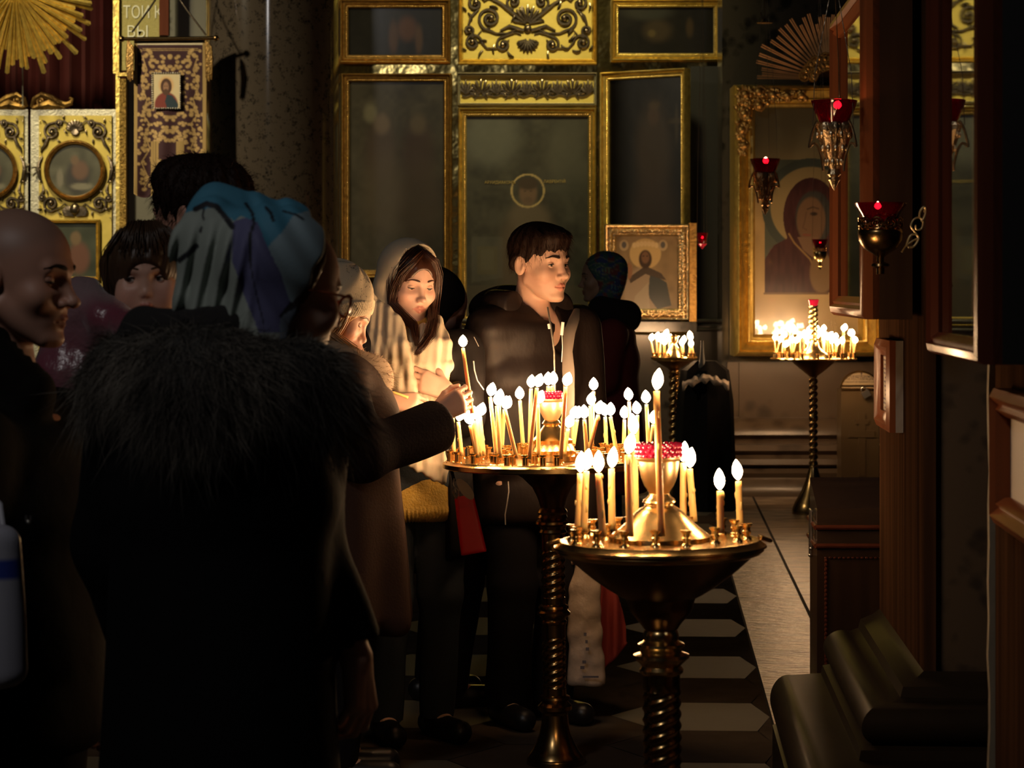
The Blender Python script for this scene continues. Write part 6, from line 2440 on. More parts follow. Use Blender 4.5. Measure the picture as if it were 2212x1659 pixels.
def hood(p):
    c = hd.w(0, -.055, -.145)
    y = math.radians(F.yaw)
    q = p - A3(c)
    u, v, z = q @ A3(F.rt), q @ A3(F.fw), q[:, 2]
    R = np.sqrt((u / 1.18) ** 2 + (v / 1.0) ** 2)
    zz = z - .10 * (v * 0 - v) - .005
    d = np.sqrt((R - .098) ** 2 + (zz * .72) ** 2) - .040
    front = np.maximum(v - .035 - .35 * np.abs(u), 0)
    d = d + front * 2.2
    b = d_ell(p, c + F.fw * -.105 + Vector((0, 0, -.005)), (.135, .075, .085))
    d = smin(d, b, .03)
    return d + .004 * nz(p, 34, 8)


F.cloth('hood', hood, *((hd.c - .32).tolist(), (hd.c + (.32, .32, .02)).tolist()), .008, jm)
# open front edges, zip and cords
lin_m = mat('grey_lining', (0.11, 0.085, 0.065), 0.6)
mb = MB()
pl = [P(1246, 668, DY - .10), P(1240, 690, DY - .17), P(1230, 720, DY - .20), P(1226, 760, DY - .21), P(1228, 800, DY - .22), P(1230, 870, DY - .22), P(1226, 960, DY - .20)]
mb.tube(pl, [.010, .018, .020, .017, .021, .018, .016], 10, flat=.35)
mb.build('lining_edge', lin_m, F.root)
mb = MB()
mb.tube([P(1183, 664, DY - .12), P(1189, 700, DY - .19), P(1197, 760, DY - .22), P(1199, 850, DY - .22), P(1196, 960, DY - .2)], .0028, 6)
mb.build('zip', M['silver'], F.root)
wm = mat('white_pull', (0.75, 0.70, 0.62), 0.5)
for a, b, r in (((1185, 700), (1187, 710), .0042), ((1216, 696), (1213, 724), .0052)):
    MB().tube([P(*a, DY - .225), P(*b, DY - .228)], r, 8).build('zip_pull', wm, F.root)
mb = MB()
mb.tube([P(1214, 724, DY - .228), P(1215, 750, DY - .228), P(1213, 782, DY - .228)], .0012, 5)
mb.build('neck_cord', wm, F.root)
mb = MB()
mb.tube([P(1024, 728, DY - .30), P(1030, 740, DY - .32), P(1034, 748, DY - .33)], .0012, 5)
mb.tube([P(1023, 780, DY - .34), P(1025, 800, DY - .35), P(1031, 822, DY - .35), P(1045, 842, DY - .34)], .0020, 6)
mb.build('earphone_cable', wm, F.root)
mb = MB()
mb.tube([P(1098, 1040, DY - .25), P(1099, 1062, DY - .26), P(1095, 1090, DY - .26), P(1091, 1112, DY - .26), P(1092, 1134, DY - .26)], .0020, 6)
mb.build('earphone_cable', wm, F.root)
tm = mat('black_trousers', (0.007, 0.006, 0.007), 0.85, specular_ior_level=.15)


def trousers(F, r0, r1, r2, zt):
    def fn(p):
        d = None
        for hip, kn, an, toe in F.legs:
            a = smin(d_cap(p, hip + Vector((0, 0, .04)), kn, r0, r1), d_cap(p, kn, an, r1, r2), .02)
            d = a if d is None else smin(d, a, .03)
        d = smin(d, d_tube(p, F.b(0, 0, F.hip_z - .06), F.b(0, 0, zt), (.17, .125), (.165, .12), F.yaw), .05)
        return d + .004 * nz(p * np.array((1, 1, .5), f32), 30, 4)
    return fn


def shoes(F, m):
    for hip, kn, an, toe in F.legs:
        an2 = Vector((an.x, an.y, .05))
        t2 = Vector((toe.x, toe.y, .038))
        fn = lambda p: smax(smin(d_cap(p, an2 - (t2 - an2).normalized() * .05 - Vector((0, 0, .012)), t2, .040, .038), d_cap(p, an2, an + Vector((0, 0, .03)), .042, .046), .02), -p[:, 2], .004)
        F.cloth('shoe', fn, vmin(an2, t2, (9, 9, 0)) + np.array((-.09, -.09, -.012)), vmax(an, t2) + np.array((.09, .09, .06)), .009, m)


M['shoe'] = mat('black_leather', (0.010, 0.009, 0.009), 0.4)
F.cloth('trousers', trousers(F, .098, .078, .068, .98), (F.o.x - .3, F.o.y - .3, .06), (F.o.x + .3, F.o.y + .3, 1.02), .013, tm)
shoes(F, M['shoe'])
YOUNG = F
# white bag in his left hand with a red cloth over it
bg = P(1266, 1150, DY + .06)
root = thing('plastic_bag', 'crumpled white plastic bag hanging between the two front candle stands', 'bag', P(1266, 1485, DY + .04))
bm = mat('white_plastic', (0.42, 0.33, 0.26), 0.3, bump=(14, 0.5, 0.02))


def bagfn(p):
    c = P(1266, 1340, DY + .04)
    q = p - A3(c)
    z = q[:, 2]
    t = np.clip((z + .21) / .42, 0, 1)
    rx, ry = .058 - .034 * t ** 3, .040 - .028 * t ** 2
    d = (np.sqrt((q[:, 0] / rx) ** 2 + (q[:, 1] / ry) ** 2) - 1) * np.minimum(rx, ry)
    return smax(d, np.abs(z) - .215, .015) + .005 * nz(p * np.array((1, 1, .5), f32), 38, 7) + .003 * nz(p, 90, 2)


V, Fq = surf(bagfn, tuple(P(1266, 1340, DY) - Vector((.1, .06, .26))), tuple(P(1266, 1340, DY) + Vector((.1, .14, .26))), .007)
mesh_np('bag_body', V, Fq, bm, root)
mb = MB()
mb.tube([P(1262, 1198, DY + .04), P(1256, 1180, DY + .05), P(1258, 1164, DY + .06), P(1266, 1158, DY + .03), P(1272, 1172, DY + .02), P(1268, 1198, DY + .03)], .006, 8)
mb.build('handle', bm, root)
mb = MB()
for x, y, w in ((1264, 1370, 6), (1267, 1386, 5), (1269, 1402, 7), (1262, 1430, 8), (1258, 1442, 9), (1276, 1462, 34)):
    p = P(x, y, DY - .015)
    mb.box(p, (w / 662, .004, .006 if w > 20 else .010))
mb.build('print', mat('blue_grey_print', (0.10, 0.09, 0.11), 0.6), root, smooth=False)
root = thing('red_cloth', 'red cloth hanging beside the white plastic bag', 'cloth', P(1302, 1440, DY + .10))


def redfn(p):
    c = P(1298, 1350, DY + .11)
    q = p - A3(c)
    z = q[:, 2]
    t = np.clip((.17 - z) / .30, 0, 1)
    xc = .028 * t
    rx = .030 + .038 * np.sin(np.clip(t, 0, 1) * 2.4)
    d = (np.sqrt(((q[:, 0] - xc) / rx) ** 2 + ((q[:, 1] + .010 * np.sin(q[:, 0] * 120 + 2)) / .016) ** 2) - 1) * .014
    return smax(d, smax(z - .17, -(z + .13 - .9 * (q[:, 0] - xc)), .01), .01)


V, Fq = surf(redfn, tuple(P(1298, 1350, DY + .11) - Vector((.14, .06, .24))), tuple(P(1298, 1350, DY + .11) + Vector((.16, .06, .22))), .006)
mesh_np('cloth_body', V, Fq, mat('red_wool', (0.22, 0.022, 0.016), 0.75, bump=(120, 0.3, 0.004)), root)

# ------------------------------------------------------------------ woman in the white headscarf
SK_W = (0.66, 0.41, 0.31)
DW = 8.02
hd = Head(P(910, 622, DW), -60, -13, -2, 0.98, jaw=.88, nose=.9, open=.62, look=(-.1, -.45), lips=1.05, brow=.85, ears=False, chin=.85)
F = Figure('young woman in a white headscarf and yellow sweater, looking down at her hands', P(893, 1600, DW + .05), -68, hd, 1.285, .85, .165, (.14, .09))
w1 = P(838, 868, DW - .23)
h1 = hand_prims(w1 + Vector((0, -.01, 0)), (.92, -.12, -.02), (-.05, -.75, .66), True, size=.93, curls=[(38, 62, 40), (44, 66, 42), (50, 66, 42), (56, 64, 40)], thumb=(30, 30, 10))
w2 = P(966, 846, DW - .165)
h2 = hand_prims(w2, (-.84, -.02, .36), (.12, -.96, .22), False, size=.93, curls=[(12, 14, 10), (11, 14, 10), (12, 16, 10), (14, 18, 12)], spread=1, thumb=(46, 20, 10))
F.arm(1, P(800, 895, DW - .06), w1, h1)
F.arm(-1, P(1000, 890, DW + .02), w2, h2)
F.leg(.08)
F.leg(-.08)
F.body(SK_W, head_step=.0032, color_fn=lambda q, c, near: blend(c, near * ell_mask(np.abs(q[:, 0]), q[:, 2], .045, -.035, .022, .024, .7) * .3, (0.72, 0.34, 0.27)))
add_face(F.root, hd, SK_W, (0.06, 0.04, 0.03), brow_m=M['hair_brown'], brow_r=.0019)
hairf = sphere_hair(hd, lambda q: smin(d_ell(q, (0, -.014, .036), (.084, .104, .090)), d_cap(q, (-.068, .0, .0), (-.066, .012, -.09), .018, .014), .03),
                    lambda q: np.minimum(d_ell(q, (0, .128, -.014), (.061, .076, .092)), d_cap(q, (0, .06, .100), (0, .12, .06), .006)), .0012)
V, Fq = surf(hairf, *hbox(hd, .17), .0042)
mesh_np('hair', V, Fq, M['hair_brown'], F.root)
# long straight hair over her left shoulder (right in the photo) and a little at her right temple
g = []
for k in range(7):
    t = k / 6
    g.append([hd.w(-.004, .060 - .06 * t, .112 + .012 * t), hd.w(-.038 - .008 * t, .076 - .055 * t, .084 + .010 * t), hd.w(-.064 - .012 * t, .058 - .045 * t, .040), hd.w(-.074 - .006 * t, .046 - .035 * t, -.02), hd.w(-.076, .042 - .02 * t, -.08),
              P(939 - 6 * t, 695, DW - .02), P(932 - 10 * t, 728, DW - .085), P(914 - 8 * t, 752, DW - .135), P(899, 764, DW - .145)])
    g.append([hd.w(.004, .060 - .06 * t, .112 + .012 * t), hd.w(.038 + .008 * t, .076 - .055 * t, .084 + .01 * t), hd.w(.064 + .010 * t, .056 - .04 * t, .040), hd.w(.071 + .004 * t, .042 - .03 * t, -.01), hd.w(.070, .030, -.07), P(892 + 3 * t, 702, DW - .05), P(898, 728, DW - .10), P(901, 745, DW - .115)])
locks(g, 620, .0055, .0011, F.root, 'long_hair', M['hair_brown'], 2)

# black jacket, yellow sweater, jeans
sz = CAM_Z + (HOR - 1132) / 698
sw = F.torso_fn(sz, (.168, .128), (.160, .110))
swm = mat('yellow_knit', (0.62, 0.38, 0.06), 0.85, bump=(160, 0.7, 0.004), var=(90, 0.4, (0.70, 0.52, 0.16)))


def knit(p):
    rel = p - A3(F.o)
    a = np.arctan2(rel @ A3(F.rt), rel @ A3(F.fw))
    hem = np.clip((sz + .05 - p[:, 2]) / .02, 0, 1)
    d = sw(p) + .003 * nz(p, 20, 3)
    d = d - .004 * hem + .0022 * np.sin(a * 64) * hem
    d = smax(d, -d_cap(p, hd.w(0, -.01, -.1), hd.w(0, -.01, -.2), .062), .01)
    u = np.abs(rel @ A3(F.rt))
    return smax(d, u - np.where(p[:, 2] > 1.05, .095, .30) , .01)


F.cloth('sweater', knit, (F.o.x - .26, F.o.y - .24, sz - .03), (F.o.x + .26, F.o.y + .24, F.sh_z + .06), .0085, swm, boxes=[((F.o.x - .25, F.o.y - .25, sz - .02), (F.o.x + .25, F.o.y + .02, sz + .06), .0042)])
bk = mat('black_coat', (0.010, 0.008, 0.008), 0.7, bump=(60, 0.2, 0.004), specular_ior_level=.2)
M['black_coat'] = bk
jz = CAM_Z + (HOR - 1225) / 698
jt = F.torso_fn(jz, (.215, .155), (.185, .130), off_y=-.02)


def coat_w(p):
    d = folds(jt, .007, 15, 9, .5)(p)
    d = smin(d, folds(F.sleeve(0, .076, .070, .050), .006, 30, 3)(p), .02)
    d = smin(d, folds(F.sleeve(1, .076, .070, .050), .006, 30, 4)(p), .02)
    rel = p - A3(F.o)
    u, v = rel @ A3(F.rt), rel @ A3(F.fw)
    open_ = np.maximum(np.abs(u - .030) - .105, -(v - .02))
    d = smax(d, -open_, .012)
    for i in (0, 1):
        wr, el = F.arms[i][2], F.arms[i][1]
        d = smax(d, -d_cap(p, wr + (wr - el).normalized() * .05, wr - (wr - el).normalized() * .05, .042), .006)
    return d


F.cloth('jacket', coat_w, (F.o.x - .40, F.o.y - .38, jz - .03), (F.o.x + .40, F.o.y + .30, F.sh_z + .07), .010, bk)
F.cloth('jeans', trousers(F, .092, .068, .055, .92), (F.o.x - .28, F.o.y - .28, .06), (F.o.x + .28, F.o.y + .28, 1.0), .012, mat('blue_grey_denim', (0.045, 0.055, 0.065), 0.85, specular_ior_level=.1, bump=(200, 0.3, 0.003)))
shoes(F, M['shoe'])
# headscarf: hood over the hair, then two falls down the front
scm = mat('cream_cotton', (0.72, 0.60, 0.43), 0.8, bump=(240, 0.15, 0.002), subsurface_weight=0.05)


def hoodscarf(p):
    q = hd.loc(p)
    d = d_ell(q, (0, -.026, .036), (.099, .112, .105))
    d = smin(d, d_cap(q, (.074, -.02, -.02), (.070, .0, -.15), .030, .036), .04)
    d = smin(d, d_cap(q, (-.064, -.04, -.02), (-.075, -.03, -.15), .026, .036), .04)
    d = smin(d, d_ell(q, (0, -.07, -.11), (.11, .07, .13)), .05)
    a = np.arctan2(q[:, 0], q[:, 2] - .0)
    fo = .0035 * np.sin(60 * (q[:, 1] + .25 * np.abs(q[:, 0])) + 2 * np.sin(9 * q[:, 2])) * np.clip((.07 - q[:, 2]) / .1, 0, 1)
    d = d + fo
    cut = d_cap(q, (-.014, .05, .045), (-.030, .25, .035), .088, .13)
    cut = smin(cut, d_cap(q, (-.022, .05, -.06), (-.034, .25, -.07), .062, .10), .03)
    cut = smin(cut, d_cap(q, (-.030, .055, -.14), (-.04, .25, -.15), .046, .08), .03)
    return smax(d, -cut, .005) * hd.s


def fall_pts(fn_pts):
    return [Vector(x) for x in fn_pts]


def sheet(cols, thick, wav, name=None):
    """solid ribbon cloth from a list of (left point, right point, outward bulge) rows; returns distance by capsules"""
    caps = []
    n = 13
    for (a0, b0), (a1, b1) in zip(cols[:-1], cols[1:]):
        for k in range(n):
            t = k / (n - 1)
            o = Vector((0, -wav * (0.5 + 0.5 * math.sin(k * 1.9)), 0))
            caps.append((a0.lerp(b0, t) + o, a1.lerp(b1, t) + o))
    A_ = np.array([tuple(c[0]) for c in caps], f32)
    B_ = np.array([tuple(c[1]) for c in caps], f32)

    def fn(p):
        d = np.full(len(p), 9, f32)
        for a, b in zip(A_, B_):
            d = smin(d, d_cap(p, a, b, thick), .016)
        X = CX + p[:, 0] * F_PX / p[:, 1]
        Y = HOR - (p[:, 2] - CAM_Z) * F_PX / p[:, 1]
        return d + .0022 * np.sin((X - .16 * (Y - 700)) * 6.283 / 34 + 1.6 * np.sin(Y * .018)) + .0014 * np.sin((X + .1 * Y) * 6.283 / 19)
    return fn


Q = lambda x, y, dy: P(x, y, DW + dy)
right_fall = sheet([(Q(802, 640, .0), Q(862, 690, -.07)), (Q(797, 720, -.03), Q(876, 745, -.125)), (Q(803, 770, -.07), Q(888, 790, -.15)), (Q(818, 815, -.11), Q(893, 826, -.165)), (Q(838, 846, -.15), Q(897, 846, -.17))], .0085, .012)
left_fall = sheet([(Q(930, 690, .05), Q(950, 694, .06)), (Q(914, 742, -.085), Q(968, 742, -.05)), (Q(904, 790, -.12), Q(970, 790, -.09)), (Q(892, 850, -.135), Q(962, 850, -.11)), (Q(876, 930, -.14), Q(958, 930, -.12)), (Q(866, 985, -.14), Q(962, 1010, -.12)), (Q(880, 998, -.14), Q(958, 1040, -.12))], .0085, .012)
neck_fall = sheet([(Q(884, 716, -.03), Q(944, 708, .0)), (Q(886, 750, -.095), Q(940, 748, -.085)), (Q(890, 800, -.125), Q(935, 800, -.12))], .010, .004)
scarf = union(.02, hoodscarf, right_fall, left_fall, neck_fall)
F.cloth('headscarf', scarf, (F.o.x - .24, DW - .34, CAM_Z + (HOR - 1060) / 698), (F.o.x + .20, DW + .26, float(hd.c[2]) + .17), .0062, scm, boxes=[((hd.c - .15).tolist(), (hd.c + .16).tolist(), .0050)])
WHITE = F
# thin unlit candle between her thumb and finger
a, b = P(846, 846, DW - .295), P(882, 859, DW - .295)
c = candle('thin unlit candle held in the right hand of the woman in the white headscarf', None, a + (b - a) * 1.0, a, .0046, 0, 0, lit=False)
# red purse with a pale tag, hanging at her side
root = thing('purse', 'small bright red purse with a pale oval tag, hanging below the middle stand', 'purse', P(1018, 1196, DW - .26))
DP = DW - .26
Rp = Matrix.Rotation(math.radians(-10), 3, 'Y')
cen = P(1013, 1133, DP)


def pursefn(p):
    q = (p - A3(cen)) @ np.array(Rp, f32)
    t = np.clip((q[:, 2] + .09) / .18, 0, 1)
    hx = .040 - .010 * t
    d = np.maximum(np.abs(q[:, 0]) - hx, np.maximum(np.abs(q[:, 1]) - (.016 - .008 * t), np.abs(q[:, 2]) - .090))
    return smax(np.maximum(np.abs(q[:, 0]) - hx, np.abs(q[:, 2]) - .090), np.abs(q[:, 1]) - (.016 - .008 * t), .01)


V, Fq = surf(pursefn, tuple(cen - Vector((.08, .05, .12))), tuple(cen + Vector((.08, .05, .12))), .005)
mesh_np('purse_body', V, Fq, mat('red_leather', (0.92, 0.022, 0.024), 0.45), root)
mb = MB().box(cen + Rp @ Vector((-.004, -.018, .072)), (.030, .004, .036), Rp)
mb.build('flap', mat('red_leather_flap', (0.85, 0.018, 0.02), 0.4), root, smooth=False)
mb = MB()
mb.tube([cen + Rp @ Vector((-.024, -.012, .085)), cen + Rp @ Vector((-.030, -.016, .108)), cen + Rp @ Vector((-.022, -.016, .122)), cen + Rp @ Vector((-.012, -.016, .108)), cen + Rp @ Vector((-.018, -.012, .088))], .0028, 7)
mb.tube([P(984, 1064, DP - .01), P(979, 1045, DP - .005), P(981, 1034, DP)], .004, 7)
mb.build('clasp', M['steel'], root)
tagc = P(1006, 1058, DP - .024)
Rt_ = Matrix.Rotation(math.radians(-38), 3, 'Y')
mb = MB()
for k in range(1):
    mb.prism([(.016 * math.cos(t), .036 * math.sin(t) * (1.0 if math.sin(t) < 0 else 1.15)) for t in np.linspace(0, 2 * math.pi, 24, endpoint=False)], 0, .003, lambda u, v, d: tagc + Rt_ @ Vector((u, d, v)))
mb.build('oval_tag', mat('pale_leather', (0.55, 0.44, 0.32), 0.5), root)
mb = MB()
mb.tube([P(981, 1040, DP), P(975, 1015, DP + .01), P(966, 980, DP + .03), P(960, 900, DP + .08)], .0055, 7)
mb.build('strap', M['shoe'], root)
# ------------------------------------------------------------------ woman in the knitted hat, lighting a candle
SK_H = (0.64, 0.36, 0.25)
DH = 7.40
SH = F_PX / DH
hd = Head(P(781, 703, DH), 2, -30, 0, 1.0, jaw=.9, nose=1.0, open=.25, look=(0, -.5), ears=False, lips=.95)
F = Figure('fair haired woman in a beige knitted hat and brown coat, holding up a candle', P(742, 1660, DH), 4, hd, 1.235, .82, .165, (.14, .10))
wr = P(942, 897, DH - .01)
hp = hand_prims(wr, (.86, .05, .50), (-.12, -.98, .05), True, size=.95, curls=[(38, 78, 48), (44, 80, 50), (48, 80, 50), (52, 78, 48)], spread=2, thumb=(30, 25, 25))
F.arm(1, P(782, 980, DH - .20), wr, hp, sh=P(735, 870, DH - .17))
F.arm(-1, F.b(-.13, .0, .98), F.b(-.10, .03, .80), hand_prims(F.b(-.10, .03, .80), (0, .1, -1), tuple(-F.rt), False, (40, 50, 30)), sh=F.b(-.13, 0, 1.16))
F.leg(.08)
F.leg(-.08)
F.body(SK_H, color_fn=lambda q, c, near: blend(c, near * ell_mask(np.abs(q[:, 0]), q[:, 2], .048, -.04, .024, .026, .7) * .3, (0.72, 0.30, 0.22)))
add_face(F.root, hd, SK_H, brow_m=M['hair_brown'], brow_r=.0016)
hf = sphere_hair(hd, lambda q: smin(d_ell(q, (0, -.016, .026), (.082, .102, .082)), d_cap(np.abs(q) * np.array((1, 0, 0), f32) + q * np.array((0, 1, 1), f32), (.071, .02, .0), (.066, .005, -.10), .016, .020), .02),
                 lambda q: d_ell(q, (0, .135, -.045), (.070, .078, .078)), .0016)
V, Fq = surf(hf, *hbox(hd, .17), .0046)
mesh_np('hair', V, Fq, M['hair_blonde'], F.root)
g = []
for k in range(8):
    t = k / 7
    g.append([hd.w(.068 + .004 * t, .030 - .02 * t, .03), hd.w(.074, .030 - .02 * t, -.02), hd.w(.072 + .006 * t, .026 - .026 * t, -.07), P(765 - 12 * t, 762, DH - .105), P(768 - 14 * t, 788, DH - .13), P(766 - 12 * t, 812, DH - .14), P(757 - 5 * t, 832, DH - .14)])
locks(g, 260, .0065, .0013, F.root, 'long_hair', M['hair_blonde'], 6)
# hat: dome with a folded ribbed band
hatm = mat('beige_knit', (0.60, 0.50, 0.35), 0.9, bump=(300, 0.25, 0.002))


def hat(p):
    q = hd.loc(p)
    d = d_ell(q, (0, -.030, .030), (.094, .116, .114))
    a = np.arctan2(q[:, 0], q[:, 1] + .02)
    d = d + .0025 * np.sin(6 * a + 30 * q[:, 2])
    pz = q[:, 2] - .043 - .66 * (q[:, 1] - .095)
    d = smax(d, -pz, .004)
    band = np.abs(pz - .027) - .027
    rb = d_ell(q, (0, -.030, .028), (.0975, .1195, .116))
    rb = rb + .0016 * np.sin(96 * a)
    d = np.minimum(d, smax(rb, band, .006))
    return smax(d, -d_ell(q, (0, -.014, .02), (.080, .100, .085)), .003) * hd.s


F.cloth('knitted_hat', hat, *hbox(hd, .17), .0044, hatm, boxes=[((hd.c + np.array((-.13, -.15, -.02))).tolist(), (hd.c + np.array((.13, .02, .07))).tolist(), .0032)])
mb = MB()
rnd = random.Random(5)
for k in range(110):
    az, el = rnd.uniform(-.7, 2.2), rnd.uniform(.12, 1.2)
    n_ = np.array((math.cos(el) * math.cos(az) , math.cos(el) * math.sin(az), math.sin(el)))
    pt = hd.wld([(.0945 * n_[0], -.030 + .1165 * n_[1], .030 + .1145 * n_[2])])[0]
    mb.ball(pt.tolist(), .0013, 5, 3)
mb.build('rhinestones', M['steel'], F.root)
# pale scarf and collar
fur_m = mat('pale_fur', (0.40, 0.28, 0.19), 0.9, attr='col')


def collar(p):
    c = F.b(0, .02, 1.205)
    q = p - A3(c)
    u, v, z = q @ A3(F.rt), q @ A3(F.fw), q[:, 2]
    R = np.sqrt((u / 1.1) ** 2 + v ** 2)
    d = np.sqrt((R - .085) ** 2 + ((z + .35 * v) * .8) ** 2) - .046
    lap = d_cap(p, P(735, 846, DH - .15), P(796, 910, DH - .15), .042, .030)
    lap2 = d_cap(p, P(708, 815, DH - .10), P(738, 855, DH - .15), .040, .042)
    return smin(smin(d, lap, .03), lap2, .03) + .006 * nz(p, 40, 5)


V, Fq = surf(collar, tuple(F.b(0, 0, 1.02) - Vector((.22, .25, 0))), tuple(F.b(0, 0, 1.38) + Vector((.24, .22, 0))), .008)
mesh_np('fur_collar', V, Fq, fur_m, F.root, colors=rgb((.45, .32, .21), len(V)))
pr, nr = surf_pts(V, Fq, 3500, 2)
cols = rgb((.50, .36, .24), len(pr)) * (.5 + .7 * np.random.RandomState(1).rand(len(pr)))[:, None]
strand_mesh(pr - nr * .003, nr, .013, .0008, F.root, 'collar_fur', fur_m, .8, .6, 3, 1, cols)

bcm = mat('brown_wool_coat', (0.055, 0.028, 0.018), 0.85, bump=(140, 0.3, 0.004), var=(4, 0.5, (0.04, 0.02, 0.014)), specular_ior_level=.2)
hz = .44
ct = F.torso_fn(hz, (.20, .17), (.165, .125), flare=(.235, .205))


def coat_h(p):
    d = ct(p)
    rel = p - A3(F.o)
    a = np.arctan2(rel @ A3(F.rt), rel @ A3(F.fw))
    lowf = np.clip((1.0 - p[:, 2]) / .5, 0, 1)
    d = d + .014 * np.sin(7 * a + 1) * lowf + .005 * nz(p, 14, 3)
    return smax(d, -d_cap(p, hd.w(0, -.01, -.1), F.b(0, .05, 1.2), .075), .02)


F.cloth('coat', coat_h, (F.o.x - .34, F.o.y - .34, hz - .03), (F.o.x + .36, F.o.y + .34, 1.32), .012, bcm)
slm = mat('dark_plum_sleeve', (0.008, 0.0038, 0.0045), 0.85, bump=(120, 0.3, 0.004), specular_ior_level=.1)


def sleeve_h(p):
    sh, el, wrr, _ = F.arms[0]
    cuff = P(946, 918, DH - .02)
    d = d_cap(p, sh, el, .085, .078)
    d = smin(d, d_cap(p, el, cuff, .074, .076), .04)
    axv = A3((cuff - el).normalized())
    d = smax(d, (p - A3(cuff)) @ axv, .012)
    d = d + .006 * nz(p, 24, 2)
    return smax(d, -d_cap(p, el.lerp(cuff, .80), cuff + (cuff - el).normalized() * .1, .055, .066), .006)


F.cloth('sleeve', sleeve_h, vmin(F.arms[0][0], F.arms[0][1], F.arms[0][2]) + np.array((-.12, -.12, -.14)), vmax(F.arms[0][0], F.arms[0][1], F.arms[0][2]) + np.array((.10, .12, .12)), .0085, slm)
F.cloth('trousers', trousers(F, .085, .07, .06, .9), (F.o.x - .26, F.o.y - .26, .06), (F.o.x + .26, F.o.y + .26, .95), .014, tm)
shoes(F, M['shoe'])
HAT = F
# candle in her hand
cd = DH + .028
candle('lit candle held upright in the hand of the woman in the knitted hat', 'candles held in the hands', P(1020, 893, cd), P(1000, 752, cd), .0062, .026, .036, drips=1, segs=12)
candle('thin lit candle held slantwise just under the wrist of the knitted hat woman', 'candles held in the hands', P(944, 876, DH + .10), P(985, 896, DH + .16), .0044, .018, .026)

# ------------------------------------------------------------------ woman in the blue headscarf, seen from behind
SK_B = (0.62, 0.40, 0.31)
DB = 4.18
SB = F_PX / DB
hd = Head(P(703, 648, DB), 37, -12, 0, .98, jaw=.95, nose=1.05, open=.4, ears=False, cheek=1.1)
F = Figure('woman in a blue patterned headscarf and black coat with a fur hood, seen from behind', P(478, 1800, DB), 52, hd, 1.285, .84, .175, (.15, .11))
wr = P(768, 1415, DB + .02)
F.arm(1, P(652, 1160, DB + .03), wr, hand_prims(wr, (.10, -.05, -1), (.85, -.5, .0), True, curls=[(30, 45, 30), (34, 50, 30), (38, 52, 30), (42, 55, 30)], thumb=(24, 20, 10)), sh=P(655, 915, DB + .03))
F.arm(-1, F.b(-.25, .02, 1.0), F.b(-.27, .10, .78), hand_prims(F.b(-.27, .10, .78), (0, 0, -1), tuple(-F.rt), False, (35, 50, 30)))
F.leg(.09)
F.leg(-.09)
F.body(SK_B, head_step=.0036)
add_face(F.root, hd, SK_B, brow_m=M['hair_brown'], brow_r=.0016)
# glasses
gm = mat('red_brown_frame', (0.42, 0.10, 0.035), 0.2, coat_weight=.6)
mb = MB()
for sx in (-1, 1):
    pts = [hd.w(sx * .034 + .0245 * math.cos(t) * (1 + .12 * abs(math.cos(t))), .102 - .012 * abs(math.cos(t)) * (1 if sx * math.cos(t) > 0 else .0), -.006 + .0185 * math.sin(t)) for t in np.linspace(0, 2 * math.pi, 26)]
    mb.tube(pts, .0024, 7)
    mb.tube([hd.w(sx * .060, .092, .006), hd.w(sx * .074, .060, .004), hd.w(sx * .079, -.005, .0)], .0022, 7)
mb.tube([hd.w(-.010, .104, .0), hd.w(0, .107, .004), hd.w(.010, .104, .0)], .0022, 7)
mb.build('glasses', gm, F.root)
mb = MB()
for sx in (-1, 1):
    n = 20
    mb.add([hd.w(sx * .034, .103, -.006)] + [hd.w(sx * .034 + .0245 * math.cos(t), .101, -.006 + .0185 * math.sin(t)) for t in np.linspace(0, 2 * math.pi, n, endpoint=False)], [(0, 1 + i, 1 + (i + 1) % n) for i in range(n)])
mb.build('lens', glass_mat('spectacle_lens', (.95, .92, .9, 1), .02, .6), F.root)


def blue_col(V):
    S_ = F_PX / DB
    X = CX + V[:, 0] * F_PX / V[:, 1]
    Y = HOR - (V[:, 2] - CAM_Z) * F_PX / V[:, 1]
    c = rgb((0.30, 0.34, 0.30), len(V))
    teal, pale, violet, black = (0.055, 0.22, 0.33), (0.25, 0.34, 0.38), (0.105, 0.105, 0.22), (0.010, 0.010, 0.014)
    c = blend(c, in_poly(X, Y, [(505, 478), (548, 464), (580, 530), (604, 580), (622, 630), (632, 655), (640, 720), (560, 720), (528, 640), (500, 560)]), violet)
    c = blend(c, in_poly(X, Y, [(395, 460), (430, 380), (720, 380), (720, 462), (640, 464), (612, 498), (578, 534), (556, 480), (520, 466), (505, 478), (470, 446), (440, 452)]), teal)
    c = blend(c, in_poly(X, Y, [(578, 534), (612, 498), (634, 464), (720, 440), (720, 610), (672, 616), (628, 656), (606, 590)]), pale)
    c = blend(c, in_poly(X, Y, [(670, 614), (720, 590), (720, 760), (650, 760), (640, 690), (606, 684), (628, 656)]), (0.03, 0.025, 0.03))
    c = blend(c, in_poly(X, Y, [(606, 684), (640, 664), (650, 760), (600, 760)]), (0.16, 0.20, 0.26))
    for path, w in (([(422, 452), (446, 440), (468, 446), (486, 468), (502, 490)], 6), ([(531, 440), (545, 460), (549, 482), (540, 508), (540, 545), (542, 575)], 3.2), ([(542, 575), (548, 610), (560, 660), (570, 700)], 1.5), ([(574, 448), (585, 460), (590, 476)], 3.4), ([(612, 456), (640, 464), (656, 474)], 2.2),
                    ([(388, 562), (404, 550), (424, 532)], 6), ([(440, 452), (438, 466), (440, 474)], 2.2), ([(433, 500), (436, 492)], 3), ([(628, 655), (606, 684)], 3)):
        c = blend(c, 1 - smoothstep(w - .8, w + .8, seg_dist(X, Y, path)), black)
    return c


bsm = mat('blue_patterned_cloth', (0.3, 0.35, 0.35), 0.75, attr='col', bump=(260, 0.15, 0.002))


